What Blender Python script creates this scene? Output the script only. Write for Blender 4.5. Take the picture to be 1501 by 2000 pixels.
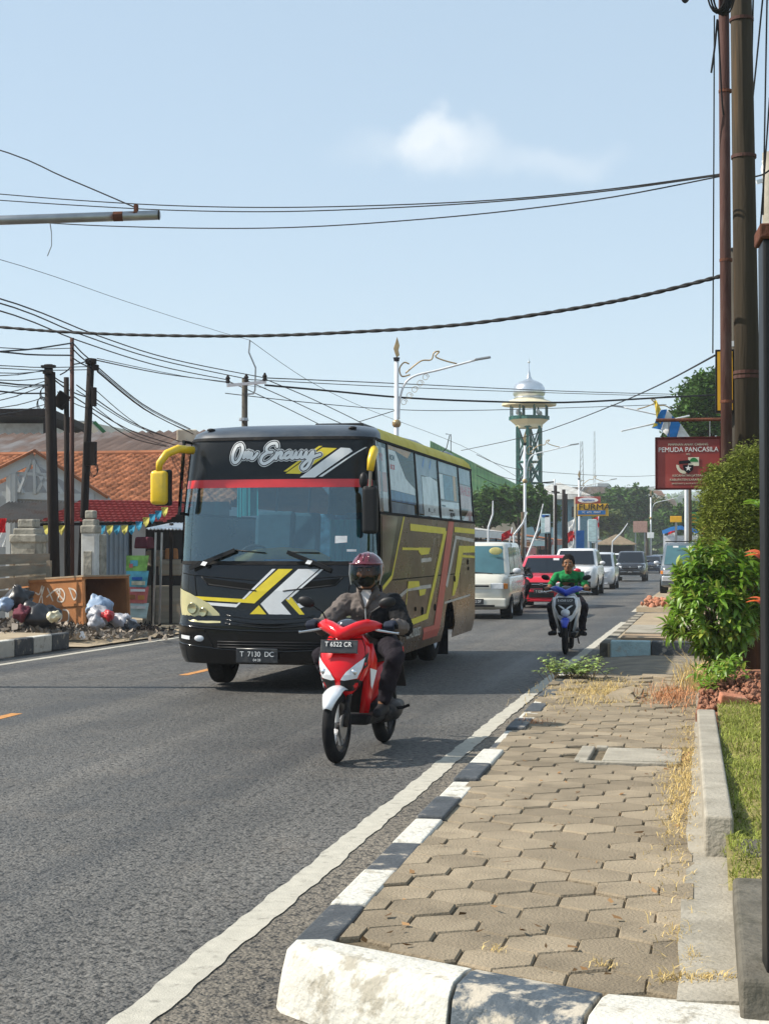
import bpy, math, random
import numpy as np
from mathutils import Vector, Matrix, Euler
R = math.radians
random.seed(7); rng = np.random.default_rng(7)
S = bpy.context.scene
for o in list(bpy.data.objects): bpy.data.objects.remove(o)
COL = S.collection

# ------------------------------------------------------------------ camera, sky, sun, exposure
CAM_H, YAW, PITCH = 1.57, R(11.86), math.atan(70/3000.)
cam = bpy.data.objects.new('camera', bpy.data.cameras.new('camera')); COL.objects.link(cam)
cam.location = (0, 0, CAM_H); cam.rotation_euler = (R(90)+PITCH, 0, YAW)
cam.data.sensor_fit = 'VERTICAL'; cam.data.sensor_height = 24; cam.data.lens = 36
cam.data.clip_start = .05; cam.data.clip_end = 12000
S.camera = cam
SUN_EL, SUN_AZ = R(42), R(11)            # light travels along +x, a little +y
W = bpy.data.worlds.new('World'); S.world = W; W.use_nodes = True
nt = W.node_tree; nt.nodes.clear()
def wn(t, **k):
    n = nt.nodes.new(t)
    for a, b in k.items(): setattr(n, a, b)
    return n
sky = wn('ShaderNodeTexSky', sky_type='NISHITA', sun_disc=False)
sky.sun_elevation = SUN_EL; sky.sun_rotation = R(270)-SUN_AZ
sky.air_density = 1.0; sky.dust_density = .6; sky.ozone_density = 1.0; sky.altitude = 50
bg = wn('ShaderNodeBackground'); bg.inputs[1].default_value = .13
out = wn('ShaderNodeOutputWorld')
tc = wn('ShaderNodeTexCoord')
veil = wn('ShaderNodeMix', data_type='RGBA'); veil.inputs[0].default_value = .72; nt.links.new(sky.outputs[0], veil.inputs[6]); veil.inputs[7].default_value = (2.62, 3.47, 4.28, 1)   # thin white haze veil over the whole sky
last = veil.outputs[2]
def cloud(last, c, ax, amount, nscale, core=.1):
    # a wisp of cumulus: soft ellipse about a direction, broken up by noise
    mp = wn('ShaderNodeMapping', vector_type='POINT')
    sub = wn('ShaderNodeVectorMath', operation='SUBTRACT'); sub.inputs[1].default_value = c
    nt.links.new(tc.outputs['Generated'], sub.inputs[0])
    nz = wn('ShaderNodeTexNoise'); nz.inputs['Scale'].default_value = nscale; nz.inputs['Detail'].default_value = 6
    nt.links.new(tc.outputs['Generated'], nz.inputs['Vector'])
    wob = wn('ShaderNodeVectorMath', operation='MULTIPLY_ADD'); 
    sb = wn('ShaderNodeVectorMath', operation='SUBTRACT'); sb.inputs[1].default_value = (.5, .5, .5)
    nt.links.new(nz.outputs['Color'], sb.inputs[0])
    nt.links.new(sb.outputs[0], wob.inputs[0]); wob.inputs[1].default_value = (.055,)*3
    nt.links.new(sub.outputs[0], wob.inputs[2])
    sc = wn('ShaderNodeVectorMath', operation='MULTIPLY'); sc.inputs[1].default_value = tuple(1/a for a in ax)
    nt.links.new(wob.outputs[0], sc.inputs[0])
    ln = wn('ShaderNodeVectorMath', operation='LENGTH'); nt.links.new(sc.outputs[0], ln.inputs[0])
    mr = wn('ShaderNodeMapRange', interpolation_type='SMOOTHSTEP')
    mr.inputs[1].default_value = 1; mr.inputs[2].default_value = core; mr.inputs[3].default_value = 0; mr.inputs[4].default_value = amount
    nt.links.new(ln.outputs['Value'], mr.inputs[0])
    mx = wn('ShaderNodeMix', data_type='RGBA'); nt.links.new(mr.outputs[0], mx.inputs[0])
    nt.links.new(last, mx.inputs[6]); mx.inputs[7].default_value = (4.9, 5.2, 5.5, 1)
    return mx.outputs[2]
CLOUDS = []
nt.links.new(bg.outputs[0], out.inputs[0])
sun = bpy.data.objects.new('sun', bpy.data.lights.new('sun', 'SUN')); COL.objects.link(sun)
sun.data.energy = 5.0; sun.data.angle = R(.55); sun.data.color = (1, .93, .82)
sdir = Vector((math.cos(SUN_EL)*math.cos(SUN_AZ), math.cos(SUN_EL)*math.sin(SUN_AZ), -math.sin(SUN_EL)))
sun.rotation_euler = sdir.to_track_quat('-Z', 'Y').to_euler()
vs = S.view_settings; vs.view_transform = 'Standard'; vs.look = 'None'; vs.gamma = 1; vs.use_curve_mapping = False
vs.exposure = .56
S.render.engine = 'CYCLES'; S.cycles.use_denoising = True
S.cycles.volume_bounces = 1; S.cycles.max_bounces = 8; S.cycles.transparent_max_bounces = 24

# a point of the place from a bearing and a distance (survey of the street)
Fh = Vector((-math.sin(YAW), math.cos(YAW), 0)); Rh = Vector((math.cos(YAW), math.sin(YAW), 0))
def at(u, v, d):
    a = (u-750.5)/3000; b = (1000-v)/3000
    f = math.cos(PITCH)-b*math.sin(PITCH); k = d/f
    return Rh*(a*k)+Fh*d+Vector((0, 0, CAM_H+(math.sin(PITCH)+b*math.cos(PITCH))*k))
def gz(y):
    if y < 15: return 0.
    if y < 130: return -.006*(y-15)
    if y < 260: return -.69
    return -.69+.033*(y-260)
d1 = (at(842, 268, 100)-cam.location).normalized(); d2 = (at(1100, 310, 100)-cam.location).normalized()
d3 = (at(850, 300, 100)-cam.location).normalized(); d4 = Vector((.55, .6, .45)).normalized(); d5 = Vector((-.8, .3, .4)).normalized()
for c, ax, am, ns, *co in ((d3, (.085, .06, .020), .35, 18), (d1, (.030, .04, .021), .8, 26, .35), (d1+Vector((.008, 0, -.006)), (.045, .05, .022), .45, 30), (d2, (.05, .05, .018), .3, 18),
                      (d4, (.1, .1, .05), .6, 12), (d5, (.09, .09, .05), .4, 12)):
    last = cloud(last, tuple(c), ax, am, ns, *co)
nt.links.new(last, bg.inputs[0])

# ------------------------------------------------------------------ materials
MAT = {}
def M(name, col, rough=.6, metal=0., var=.18, scale=6., bump=0., bscale=40., coat=0., dirt=None, dscale=3., damt=.5, island=0., obj=0., spec=None, trans=0., stretch=None, dlo=.5, dhi=.65, world=False):
    if name in MAT: return MAT[name]
    m = bpy.data.materials.new(name); m.use_nodes = True; t = m.node_tree; N = t.nodes; L = t.links
    p = N['Principled BSDF']; p.inputs['Roughness'].default_value = rough; p.inputs['Metallic'].default_value = metal
    p.inputs['Coat Weight'].default_value = coat; p.inputs['Coat Roughness'].default_value = .08
    p.inputs['Specular IOR Level'].default_value = spec if spec is not None else (.5 if rough < .5 else .15)
    tcn = N.new('ShaderNodeTexCoord'); src = tcn.outputs['Object'] if not world else N.new('ShaderNodeNewGeometry').outputs['Position']
    if stretch:
        mp = N.new('ShaderNodeMapping'); mp.inputs['Scale'].default_value = stretch; L.new(src, mp.inputs[0]); src = mp.outputs[0]
    nz = N.new('ShaderNodeTexNoise'); nz.inputs['Scale'].default_value = scale; nz.inputs['Detail'].default_value = 5; L.new(src, nz.inputs['Vector'])
    mr = N.new('ShaderNodeMapRange'); mr.inputs[1].default_value = .3; mr.inputs[2].default_value = .7; mr.inputs[3].default_value = 1-var; mr.inputs[4].default_value = 1+var
    L.new(nz.outputs[0], mr.inputs[0]); f = mr.outputs[0]
    def mul(f, o, a):
        r = N.new('ShaderNodeMapRange'); r.inputs[3].default_value = 1-a; r.inputs[4].default_value = 1+a; L.new(o, r.inputs[0])
        q = N.new('ShaderNodeMath'); q.operation = 'MULTIPLY'; L.new(f, q.inputs[0]); L.new(r.outputs[0], q.inputs[1]); return q.outputs[0]
    if island: g = N.new('ShaderNodeNewGeometry'); f = mul(f, g.outputs['Random Per Island'], island)
    if obj: g = N.new('ShaderNodeObjectInfo'); f = mul(f, g.outputs['Random'], obj)
    vm = N.new('ShaderNodeVectorMath'); vm.operation = 'SCALE'; vm.inputs[0].default_value = col[:3]; L.new(f, vm.inputs[3]); c = vm.outputs[0]
    if dirt:
        n2 = N.new('ShaderNodeTexNoise'); n2.inputs['Scale'].default_value = dscale; n2.inputs['Detail'].default_value = 8; n2.inputs['Roughness'].default_value = .65; L.new(src, n2.inputs['Vector'])
        r2 = N.new('ShaderNodeMapRange'); r2.inputs[1].default_value = dlo; r2.inputs[2].default_value = dhi; r2.inputs[4].default_value = damt; L.new(n2.outputs[0], r2.inputs[0])
        mx = N.new('ShaderNodeMix'); mx.data_type = 'RGBA'; L.new(r2.outputs[0], mx.inputs[0]); L.new(c, mx.inputs[6]); mx.inputs[7].default_value = (*dirt, 1); c = mx.outputs[2]
        rr = N.new('ShaderNodeMapRange'); rr.inputs[3].default_value = rough; rr.inputs[4].default_value = min(1, rough+.35); L.new(r2.outputs[0], rr.inputs[0]); L.new(rr.outputs[0], p.inputs['Roughness'])
    L.new(c, p.inputs['Base Color'])
    if trans:
        tr = N.new('ShaderNodeBsdfTranslucent'); L.new(c, tr.inputs[0]); ms = N.new('ShaderNodeMixShader'); ms.inputs[0].default_value = trans
        L.new(p.outputs[0], ms.inputs[1]); L.new(tr.outputs[0], ms.inputs[2]); L.new(ms.outputs[0], N['Material Output'].inputs[0])
    if bump:
        n3 = N.new('ShaderNodeTexNoise'); n3.inputs['Scale'].default_value = bscale; n3.inputs['Detail'].default_value = 6; L.new(src, n3.inputs['Vector'])
        b = N.new('ShaderNodeBump'); b.inputs['Strength'].default_value = min(1, bump); b.inputs['Distance'].default_value = .02; L.new(n3.outputs[0], b.inputs['Height']); L.new(b.outputs[0], p.inputs['Normal'])
    MAT[name] = m; return m
def glass(name, tint=(.35, .45, .5), refl=.08, rough=.02, ior=1.5):
    # a thin sheet: tinted see-through plus a Fresnel mirror
    if name in MAT: return MAT[name]
    m = bpy.data.materials.new(name); m.use_nodes = True; t = m.node_tree; N = t.nodes; L = t.links; N.remove(N['Principled BSDF'])
    a = N.new('ShaderNodeBsdfTransparent'); a.inputs[0].default_value = (*tint, 1)
    g = N.new('ShaderNodeBsdfGlossy'); g.inputs['Roughness'].default_value = rough; g.inputs[0].default_value = (.72, .93, 1, 1)
    fr = N.new('ShaderNodeFresnel'); fr.inputs[0].default_value = ior
    ad = N.new('ShaderNodeMath'); ad.operation = 'ADD'; ad.use_clamp = True; ad.inputs[1].default_value = refl; L.new(fr.outputs[0], ad.inputs[0])
    ms = N.new('ShaderNodeMixShader'); L.new(ad.outputs[0], ms.inputs[0]); L.new(a.outputs[0], ms.inputs[1]); L.new(g.outputs[0], ms.inputs[2])
    L.new(ms.outputs[0], N['Material Output'].inputs[0]); MAT[name] = m; return m

# ------------------------------------------------------------------ mesh building
class MB:
    def __init__(s): s.v = []; s.f = []
    def add(s, v, f):
        o = len(s.v); s.v += [tuple(p) for p in v]; s.f += [tuple(i+o for i in q) for q in f]; return s
    def box(s, c, d, rz=0, rx=0, ry=0, taper=1.):
        hx, hy, hz = d[0]/2, d[1]/2, d[2]/2
        m = Euler((rx, ry, rz)).to_matrix(); c = Vector(c)
        v = [c+m @ Vector((x*hx*(taper if z > 0 else 1), y*hy*(taper if z > 0 else 1), z*hz)) for z in (-1, 1) for x, y in ((-1, -1), (1, -1), (1, 1), (-1, 1))]
        return s.add(v, [(3, 2, 1, 0), (4, 5, 6, 7), (0, 1, 5, 4), (1, 2, 6, 5), (2, 3, 7, 6), (3, 0, 4, 7)])
    def tube(s, pts, r, n=8, cap=True, sq=None):
        pts = [Vector(p) for p in pts]; k = len(pts)
        if not hasattr(r, '__len__'): r = [r]*k
        up = None; v = []
        for i, p in enumerate(pts):
            t = (pts[min(i+1, k-1)]-pts[max(i-1, 0)]).normalized()
            if up is None: up = Vector((0, 0, 1)) if abs(t.z) < .9 else Vector((0, 1, 0))
            a = t.cross(up).normalized(); b = a.cross(t).normalized(); up = b
            for j in range(n):
                q = 2*math.pi*(j+.5)/n
                v.append(p+a*(math.cos(q)*r[i]*(sq or 1))+b*(math.sin(q)*r[i]))
        f = [(i*n+j, i*n+(j+1) % n, (i+1)*n+(j+1) % n, (i+1)*n+j) for i in range(k-1) for j in range(n)]
        if cap: f += [tuple(range(n))[::-1], tuple(range((k-1)*n, k*n))]
        return s.add(v, f)
    def bar(s, p, q, w, h=None):
        return s.tube([p, q], w*.7071, 4, sq=None) if h is None else s.tube([p, q], h*.7071, 4, sq=w/h)
    def prism(s, poly, fn0, fn1):
        # a polygon (list of 2-tuples) carried to two surfaces by fn0 and fn1
        n = len(poly); v = [fn0(*p) for p in poly]+[fn1(*p) for p in poly]
        return s.add(v, [tuple(range(n))[::-1], tuple(range(n, 2*n))]+[(i, (i+1) % n, n+(i+1) % n, n+i) for i in range(n)])
    def lathe(s, prof, c=(0, 0, 0), n=16, axis='z', cap=True):
        v = []; c = Vector(c)
        for r, h in prof:
            for j in range(n):
                q = 2*math.pi*j/n; a, b = r*math.cos(q), r*math.sin(q)
                v.append(c+Vector({'z': (a, b, h), 'x': (h, a, b), 'y': (b, h, a)}[axis]))
        k = len(prof)
        f = [(i*n+j, i*n+(j+1) % n, (i+1)*n+(j+1) % n, (i+1)*n+j) for i in range(k-1) for j in range(n)]
        if cap: f += [tuple(range(n))[::-1], tuple(range((k-1)*n, k*n))]
        return s.add(v, f)
    def ball(s, c, r, nu=12, nv=8, rot=None):
        if not hasattr(r, '__len__'): r = (r, r, r)
        v = []; c = Vector(c); m = Euler(rot).to_matrix() if rot else Matrix.Identity(3)
        for i in range(1, nv):
            a = math.pi*i/nv
            for j in range(nu):
                q = 2*math.pi*j/nu
                v.append(c+m @ Vector((r[0]*math.sin(a)*math.cos(q), r[1]*math.sin(a)*math.sin(q), r[2]*math.cos(a))))
        v += [c+m @ Vector((0, 0, r[2])), c-m @ Vector((0, 0, r[2]))]; T = len(v)-2
        f = [(i*nu+j, (i+1)*nu+j, (i+1)*nu+(j+1) % nu, i*nu+(j+1) % nu) for i in range(nv-2) for j in range(nu)]
        f += [(T, j, (j+1) % nu) for j in range(nu)]+[(T+1, (nv-2)*nu+(j+1) % nu, (nv-2)*nu+j) for j in range(nu)]
        return s.add(v, f)
    def loft(s, secs, closed=True, cap=True):
        n = len(secs[0]); v = [p for q in secs for p in q]; k = len(secs); m = n if closed else n-1
        f = [(i*n+j, i*n+(j+1) % n, (i+1)*n+(j+1) % n, (i+1)*n+j) for i in range(k-1) for j in range(m)]
        if cap and closed: f += [tuple(range(n))[::-1], tuple(range((k-1)*n, k*n))]
        return s.add(v, f)
    def grid(s, fn, us, vs_):
        v = [fn(a, b) for b in vs_ for a in us]; n = len(us)
        return s.add(v, [(j*n+i, j*n+i+1, (j+1)*n+i+1, (j+1)*n+i) for j in range(len(vs_)-1) for i in range(n-1)])
    def mesh(s, name='m'):
        me = bpy.data.meshes.new(name); me.from_pydata(s.v, [], s.f); me.update(); return me
    def build(s, name, mat=None, parent=None, smooth=False, bevel=0., seg=2, sub=0, remesh=0., solid=0., loc=None, fix=True):
        me = s.mesh(name)
        if fix:
            import bmesh
            b = bmesh.new(); b.from_mesh(me); bmesh.ops.recalc_face_normals(b, faces=b.faces); b.to_mesh(me); b.free()
        return link(name, me, mat, parent, smooth, bevel, seg, sub, remesh, solid, loc)
def link(name, me, mat=None, parent=None, smooth=False, bevel=0., seg=2, sub=0, remesh=0., solid=0., loc=None):
    if mat is not None and not me.materials: me.materials.append(mat if not isinstance(mat, str) else MAT[mat])
    if smooth and len(me.polygons):
        me.polygons.foreach_set('use_smooth', [True]*len(me.polygons))
        if smooth != 'all' and not remesh and not sub: me.set_sharp_from_angle(angle=R(38))
    o = bpy.data.objects.new(name, me); COL.objects.link(o); o.parent = parent
    if loc is not None: o.location = loc
    if solid: d = o.modifiers.new('s', 'SOLIDIFY'); d.thickness = solid; d.offset = 0
    if bevel: b = o.modifiers.new('b', 'BEVEL'); b.width = bevel; b.segments = seg; b.limit_method = 'ANGLE'; b.angle_limit = R(35)
    if remesh:
        r = o.modifiers.new('r', 'REMESH'); r.mode = 'VOXEL'; r.voxel_size = remesh; r.use_smooth_shade = True
        q = o.modifiers.new('q', 'SMOOTH'); q.factor = .5; q.iterations = 6
    if sub: q = o.modifiers.new('u', 'SUBSURF'); q.levels = sub; q.render_levels = sub
    return o
def tag(o, label, cat=None, group=None, kind=None):
    o['label'] = label
    if cat: o['category'] = cat
    if group: o['group'] = group
    if kind: o['kind'] = kind
    return o
def thing(name, label, cat, loc=(0, 0, 0), rz=0, group=None):
    o = bpy.data.objects.new(name, None); COL.objects.link(o); o.location = loc; o.rotation_euler = (0, 0, rz); o.empty_display_size = .1
    return tag(o, label, cat, group)
def structure(o, kind='structure'): o['kind'] = kind; return o
def copy_tree(o, parent=None):
    c = o.copy(); COL.objects.link(c); c.parent = parent
    for ch in o.children: copy_tree(ch, c)
    return c
def text(name, s, size, mat, parent, loc, rot, ext=.002, shear=0., align='CENTER', sx=1., bold=0.):
    cu = bpy.data.curves.new(name, 'FONT'); cu.body = s; cu.size = size; cu.extrude = ext; cu.shear = shear; cu.align_x = align; cu.align_y = 'CENTER'; cu.offset = bold
    o = bpy.data.objects.new(name, cu); COL.objects.link(o)
    dg = bpy.context.evaluated_depsgraph_get(); me = bpy.data.meshes.new_from_object(o.evaluated_get(dg)); bpy.data.objects.remove(o); bpy.data.curves.remove(cu)
    me.materials.clear(); me.materials.append(mat)
    q = bpy.data.objects.new(name, me); COL.objects.link(q); q.parent = parent; q.location = loc; q.rotation_euler = rot; q.scale = (sx, 1, 1)
    return q
FACE = (R(90), 0, 0)      # lettering that reads from -y
def ribbon(pts, w, fn, off):
    # a flat brush stroke along 2-D points, carried onto a surface
    m = MB(); n = len(pts); L = []; Rr = []
    for i, (x, z) in enumerate(pts):
        a = pts[max(i-1, 0)]; b = pts[min(i+1, n-1)]; dx, dz = b[0]-a[0], b[1]-a[1]; l = math.hypot(dx, dz) or 1
        ww = w[i] if hasattr(w, '__len__') else w
        L.append(fn(x-dz/l*ww/2, z+dx/l*ww/2, off)); Rr.append(fn(x+dz/l*ww/2, z-dx/l*ww/2, off))
    m.add(L+Rr, [(i, i+1, n+i+1, n+i) for i in range(n-1)])
    for e in (0, n-1):
        ww = w[e] if hasattr(w, '__len__') else w
        m.add([fn(pts[e][0]+math.cos(q)*ww/2, pts[e][1]+math.sin(q)*ww/2, off) for q in [k*math.pi/5 for k in range(10)]], [tuple(range(10))])
    return m
def smooth_pts(p, k=6):
    o = []; n = len(p)
    for i in range(n-1):
        a, b, c, d = p[max(i-1, 0)], p[i], p[i+1], p[min(i+2, n-1)]
        for j in range(k):
            t = j/k
            o.append(tuple(.5*(2*b[m]+(c[m]-a[m])*t+(2*a[m]-5*b[m]+4*c[m]-d[m])*t*t+(3*b[m]-a[m]-3*c[m]+d[m])*t**3) for m in range(len(b))))
    return o+[tuple(p[-1])]
def fast_mesh(name, V, Fq):
    # numpy arrays: V (n,3), Fq (m,4)
    me = bpy.data.meshes.new(name); V = np.asarray(V, np.float32); Fq = np.asarray(Fq, np.int32); m, k = Fq.shape
    me.vertices.add(len(V)); me.vertices.foreach_set('co', V.ravel()); me.loops.add(m*k); me.loops.foreach_set('vertex_index', Fq.ravel())
    me.polygons.add(m); me.polygons.foreach_set('loop_start', np.arange(0, m*k, k, dtype=np.int32)); me.update(calc_edges=True); me.validate(); return me
# ------------------------------------------------------------------ the setting
def asphalt(name, base, grain=1.):
    m = bpy.data.materials.new(name); m.use_nodes = True; t = m.node_tree; N = t.nodes; L = t.links; p = N['Principled BSDF']
    tcn = N.new('ShaderNodeTexCoord'); pos = tcn.outputs['Object']
    def noise(sc, det=5, stretch=None, rough=.6):
        s = pos
        if stretch: mp = N.new('ShaderNodeMapping'); mp.inputs['Scale'].default_value = stretch; L.new(pos, mp.inputs[0]); s = mp.outputs[0]
        n = N.new('ShaderNodeTexNoise'); n.inputs['Scale'].default_value = sc; n.inputs['Detail'].default_value = det; n.inputs['Roughness'].default_value = rough; L.new(s, n.inputs['Vector']); return n.outputs[0]
    def rng_(o, a, b, c, d):
        r = N.new('ShaderNodeMapRange'); r.inputs[1].default_value = a; r.inputs[2].default_value = b; r.inputs[3].default_value = c; r.inputs[4].default_value = d; L.new(o, r.inputs[0]); return r.outputs[0]
    def mul(a, b): q = N.new('ShaderNodeMath'); q.operation = 'MULTIPLY'; L.new(a, q.inputs[0]); L.new(b, q.inputs[1]); return q.outputs[0]
    vo = N.new('ShaderNodeTexVoronoi'); vo.inputs['Scale'].default_value = 62; L.new(pos, vo.inputs['Vector'])
    agg = rng_(vo.outputs['Color'], 0, 1, 1-.36*grain, 1+.44*grain)
    pits = rng_(noise(24, 3), .36, .50, 1-.8*grain, 1)
    track = rng_(noise(1.0, 3, (1.1, .03, 1)), .35, .65, .62, 1.3)
    patch = rng_(noise(.35, 6), .35, .65, .74, 1.2)
    f = mul(mul(agg, pits), mul(track, patch))
    vm = N.new('ShaderNodeVectorMath'); vm.operation = 'SCALE'; vm.inputs[0].default_value = base; L.new(f, vm.inputs[3])
    dust = rng_(noise(1.7, 7), .55, .75, 0, .35)
    mx = N.new('ShaderNodeMix'); mx.data_type = 'RGBA'; L.new(dust, mx.inputs[0]); L.new(vm.outputs[0], mx.inputs[6]); mx.inputs[7].default_value = (.16, .135, .105, 1)
    L.new(mx.outputs[2], p.inputs['Base Color'])
    L.new(rng_(noise(1.0, 3, (1.1, .03, 1)), .35, .65, .5, .78), p.inputs['Roughness'])
    vo2 = N.new('ShaderNodeTexVoronoi'); vo2.inputs['Scale'].default_value = 62; L.new(pos, vo2.inputs['Vector'])
    h = N.new('ShaderNodeMath'); h.operation = 'SUBTRACT'; L.new(pits, h.inputs[0]); L.new(vo2.outputs['Distance'], h.inputs[1])
    b = N.new('ShaderNodeBump'); b.inputs['Strength'].default_value = .75*grain; b.inputs['Distance'].default_value = .012; L.new(h.outputs[0], b.inputs['Height']); L.new(b.outputs[0], p.inputs['Normal'])
    MAT[name] = m; return m
asphalt('asphalt', (.088, .083, .075))
asphalt('gutter_asphalt', (.16, .137, .105))
M('earth', (.30, .22, .145), .95, var=.3, scale=2, bump=.6, bscale=25, dirt=(.16, .13, .09), dscale=1.2, damt=.6)
M('sand', (.36, .29, .20), .95, var=.2, scale=5, bump=.5, bscale=60, dirt=(.22, .18, .13), dscale=2.5, damt=.6)
M('far_ground', (.17, .19, .10), .95, var=.4, scale=.02)
M('hill', (.07, .10, .055), .95, var=.3, scale=.006)
M('line_white', (.44, .415, .35), .75, var=.1, scale=14, dirt=(.16, .15, .13), dscale=9, damt=.7, dlo=.56, dhi=.7, bump=.3, bscale=150)
M('line_orange', (.50, .24, .08), .7, var=.15, scale=12, dirt=(.2, .12, .06), dscale=14, damt=.7)
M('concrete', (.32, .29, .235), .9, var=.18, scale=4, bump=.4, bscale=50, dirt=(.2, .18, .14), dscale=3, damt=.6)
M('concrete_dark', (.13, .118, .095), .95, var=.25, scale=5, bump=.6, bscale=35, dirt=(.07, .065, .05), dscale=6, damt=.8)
M('kerb_white', (.55, .53, .47), .8, var=.07, scale=10, bump=.55, bscale=38, dirt=(.33, .30, .24), dscale=9, damt=.85, dlo=.54, dhi=.62)
M('kerb_black', (.070, .075, .08), .55, var=.25, scale=7, bump=.45, bscale=34, dirt=(.40, .35, .28), dscale=7, damt=.75, dlo=.57, dhi=.64)
M('kerb_black_worn', (.07, .085, .10), .5, var=.25, scale=7, bump=.7, bscale=26, dirt=(.46, .41, .33), dscale=6, damt=.9, dlo=.49, dhi=.56)
M('kerb_pale_blue', (.34, .46, .47), .8, var=.12, scale=7, bump=.5, bscale=40, dirt=(.35, .33, .28), dscale=9, damt=.8, dlo=.54, dhi=.66)
M('paver', (.265, .215, .150), .92, var=.16, scale=3, bump=.5, bscale=90, obj=.2, dirt=(.12, .10, .072), dscale=2.2, damt=.55, dlo=.5, dhi=.7, world=True)
M('joint', (.15, .12, .08), 1, var=.35, scale=14, bump=.6, bscale=60)
M('red_soil', (.31, .145, .09), .98, var=.3, scale=14, bump=1, bscale=40)
M('brick', (.44, .185, .11), .9, var=.2, scale=12, bump=.5, bscale=70, dirt=(.35, .27, .2), dscale=8)
M('straw', (.60, .45, .19), .85, var=.1, island=.4, trans=.25)
M('straw_red', (.50, .24, .12), .85, var=.1, island=.35)
M('lawn', (.25, .28, .06), .8, var=.25, scale=3, island=.45, trans=.3)
M('lawn_soil', (.26, .22, .09), 1, var=.3, scale=9, bump=.5)

def zx(x, y): return gz(y)
ys = [-60, -20, 0, 15, 40, 70, 100, 130, 180, 260, 400, 700, 1100, 1700, 2500, 4200]
xs = [-3000, -1200, -500, -200, -80, -30, -10, 5, 30, 90, 250, 700, 1500, 3200]
structure(MB().grid(lambda x, y: (x, y, gz(y)-.09), xs, ys).build('ground', 'far_ground'))
# the road falls away gently from y = 15
ry = [-30]+list(range(-25, 264, 3))
road = structure(MB().grid(lambda x, y: (x, y, gz(y)), [-10.02, -8, -6, -4, -1.87], ry).build('road', 'asphalt'))
structure(MB().grid(lambda x, y: (x, y, gz(y)-.002), [-1.87, -1.6, -1.30], ry[:16]).build('road_gutter', 'gutter_asphalt'))
structure(MB().grid(lambda x, y: (x, y, gz(y)-.001), [-1.95, -1.4], ry[15:]).build('road_shoulder', 'gutter_asphalt'))
def wob(y, k): return .004*math.sin(y*2.3+k)+.004*math.sin(y*5.9+k*2)+.005*math.sin(y*13.1+k)+.003*math.sin(y*31+k)
def line(name, x, w, y0, y1, mat, step=.25):
    n = max(2, int((y1-y0)/(step*.2 if step < .3 else step))); m = MB()
    m.grid(lambda s, y: (x+s*w/2+wob(y, 1+s*3), y, gz(y)+.003), [-1, 1], [y0+(y1-y0)*i/n for i in range(n+1)])
    return m.build(name, mat, road, fix=False)
line('edge_line', -1.87, .142, -6, 35.4, 'line_white'); line('edge_line', -1.95, .16, 42, 130, 'line_white', 1)
line('edge_line', -9.45, .13, 6, 110, 'line_white', 1)
for k in range(14):
    y0 = 12.15+k*6.12
    if k not in (2, 3): line('centre_dash', -6.40, .12, y0, y0+1.42, 'line_orange', .5)

# ---- near footway on the right: hexagon pavers between a painted kerb and a planter
PV = .205
foot = structure(MB().prism([(-1.29, 5.17), (-.76, 4.92), (-.3, 4.72), (.12, 4.66), (.12, 7.0), (.02, 7.0), (-.02, 16.9), (-1.5, 16.9)], lambda x, y: (x, y, -.05), lambda x, y: (x, y, PV-.016)).build('footway', 'joint'))
def clip(poly, a, b):
    # keep the part left of the directed line a->b
    o = []; n = len(poly)
    sd = lambda p: (b[0]-a[0])*(p[1]-a[1])-(b[1]-a[1])*(p[0]-a[0])
    for i in range(n):
        p, q = poly[i], poly[(i+1) % n]; s, t = sd(p), sd(q)
        if s >= 0: o.append(p)
        if s*t < 0: k = s/(s-t); o.append((p[0]+(q[0]-p[0])*k, p[1]+(q[1]-p[1])*k))
    return o
def area(p): return abs(sum(p[i][0]*p[(i+1) % len(p)][1]-p[(i+1) % len(p)][0]*p[i][1] for i in range(len(p))))/2
HW = .252; HS = HW/math.sqrt(3); shared = {}
bounds = [((-1.60, 16.78), (-1.262, 5.21)), ((-1.262, 5.235), (-.747, 4.995)), ((-.747, 4.995), (-.3, 4.80)), ((-.3, 4.80), (.3, 4.76)), ((-.055, 4.6), (-.085, 16.9)), ((0, 16.86), (-1.7, 16.74))]
slab_rect = (-.86, -.06, 9.86, 10.66)
rr = random.Random(3)
def paver_mesh(poly):
    cx = sum(p[0] for p in poly)/len(poly); cy = sum(p[1] for p in poly)/len(poly)
    sc = lambda k: [((p[0]-cx)*(1-k/.12)+cx, (p[1]-cy)*(1-k/.12)+cy) for p in poly]
    m = MB(); a, b, c = sc(.0018), sc(.0022), sc(.0075); n = len(poly)
    m.add([(x, y, -.05) for x, y in a]+[(x, y, -.008) for x, y in b]+[(x, y, 0) for x, y in c],
          [(i, (i+1) % n, n+(i+1) % n, n+i) for i in range(n)]+[(n+i, n+(i+1) % n, 2*n+(i+1) % n, 2*n+i) for i in range(n)]+[tuple(range(2*n, 3*n))])
    return m
sunk = {}
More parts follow.
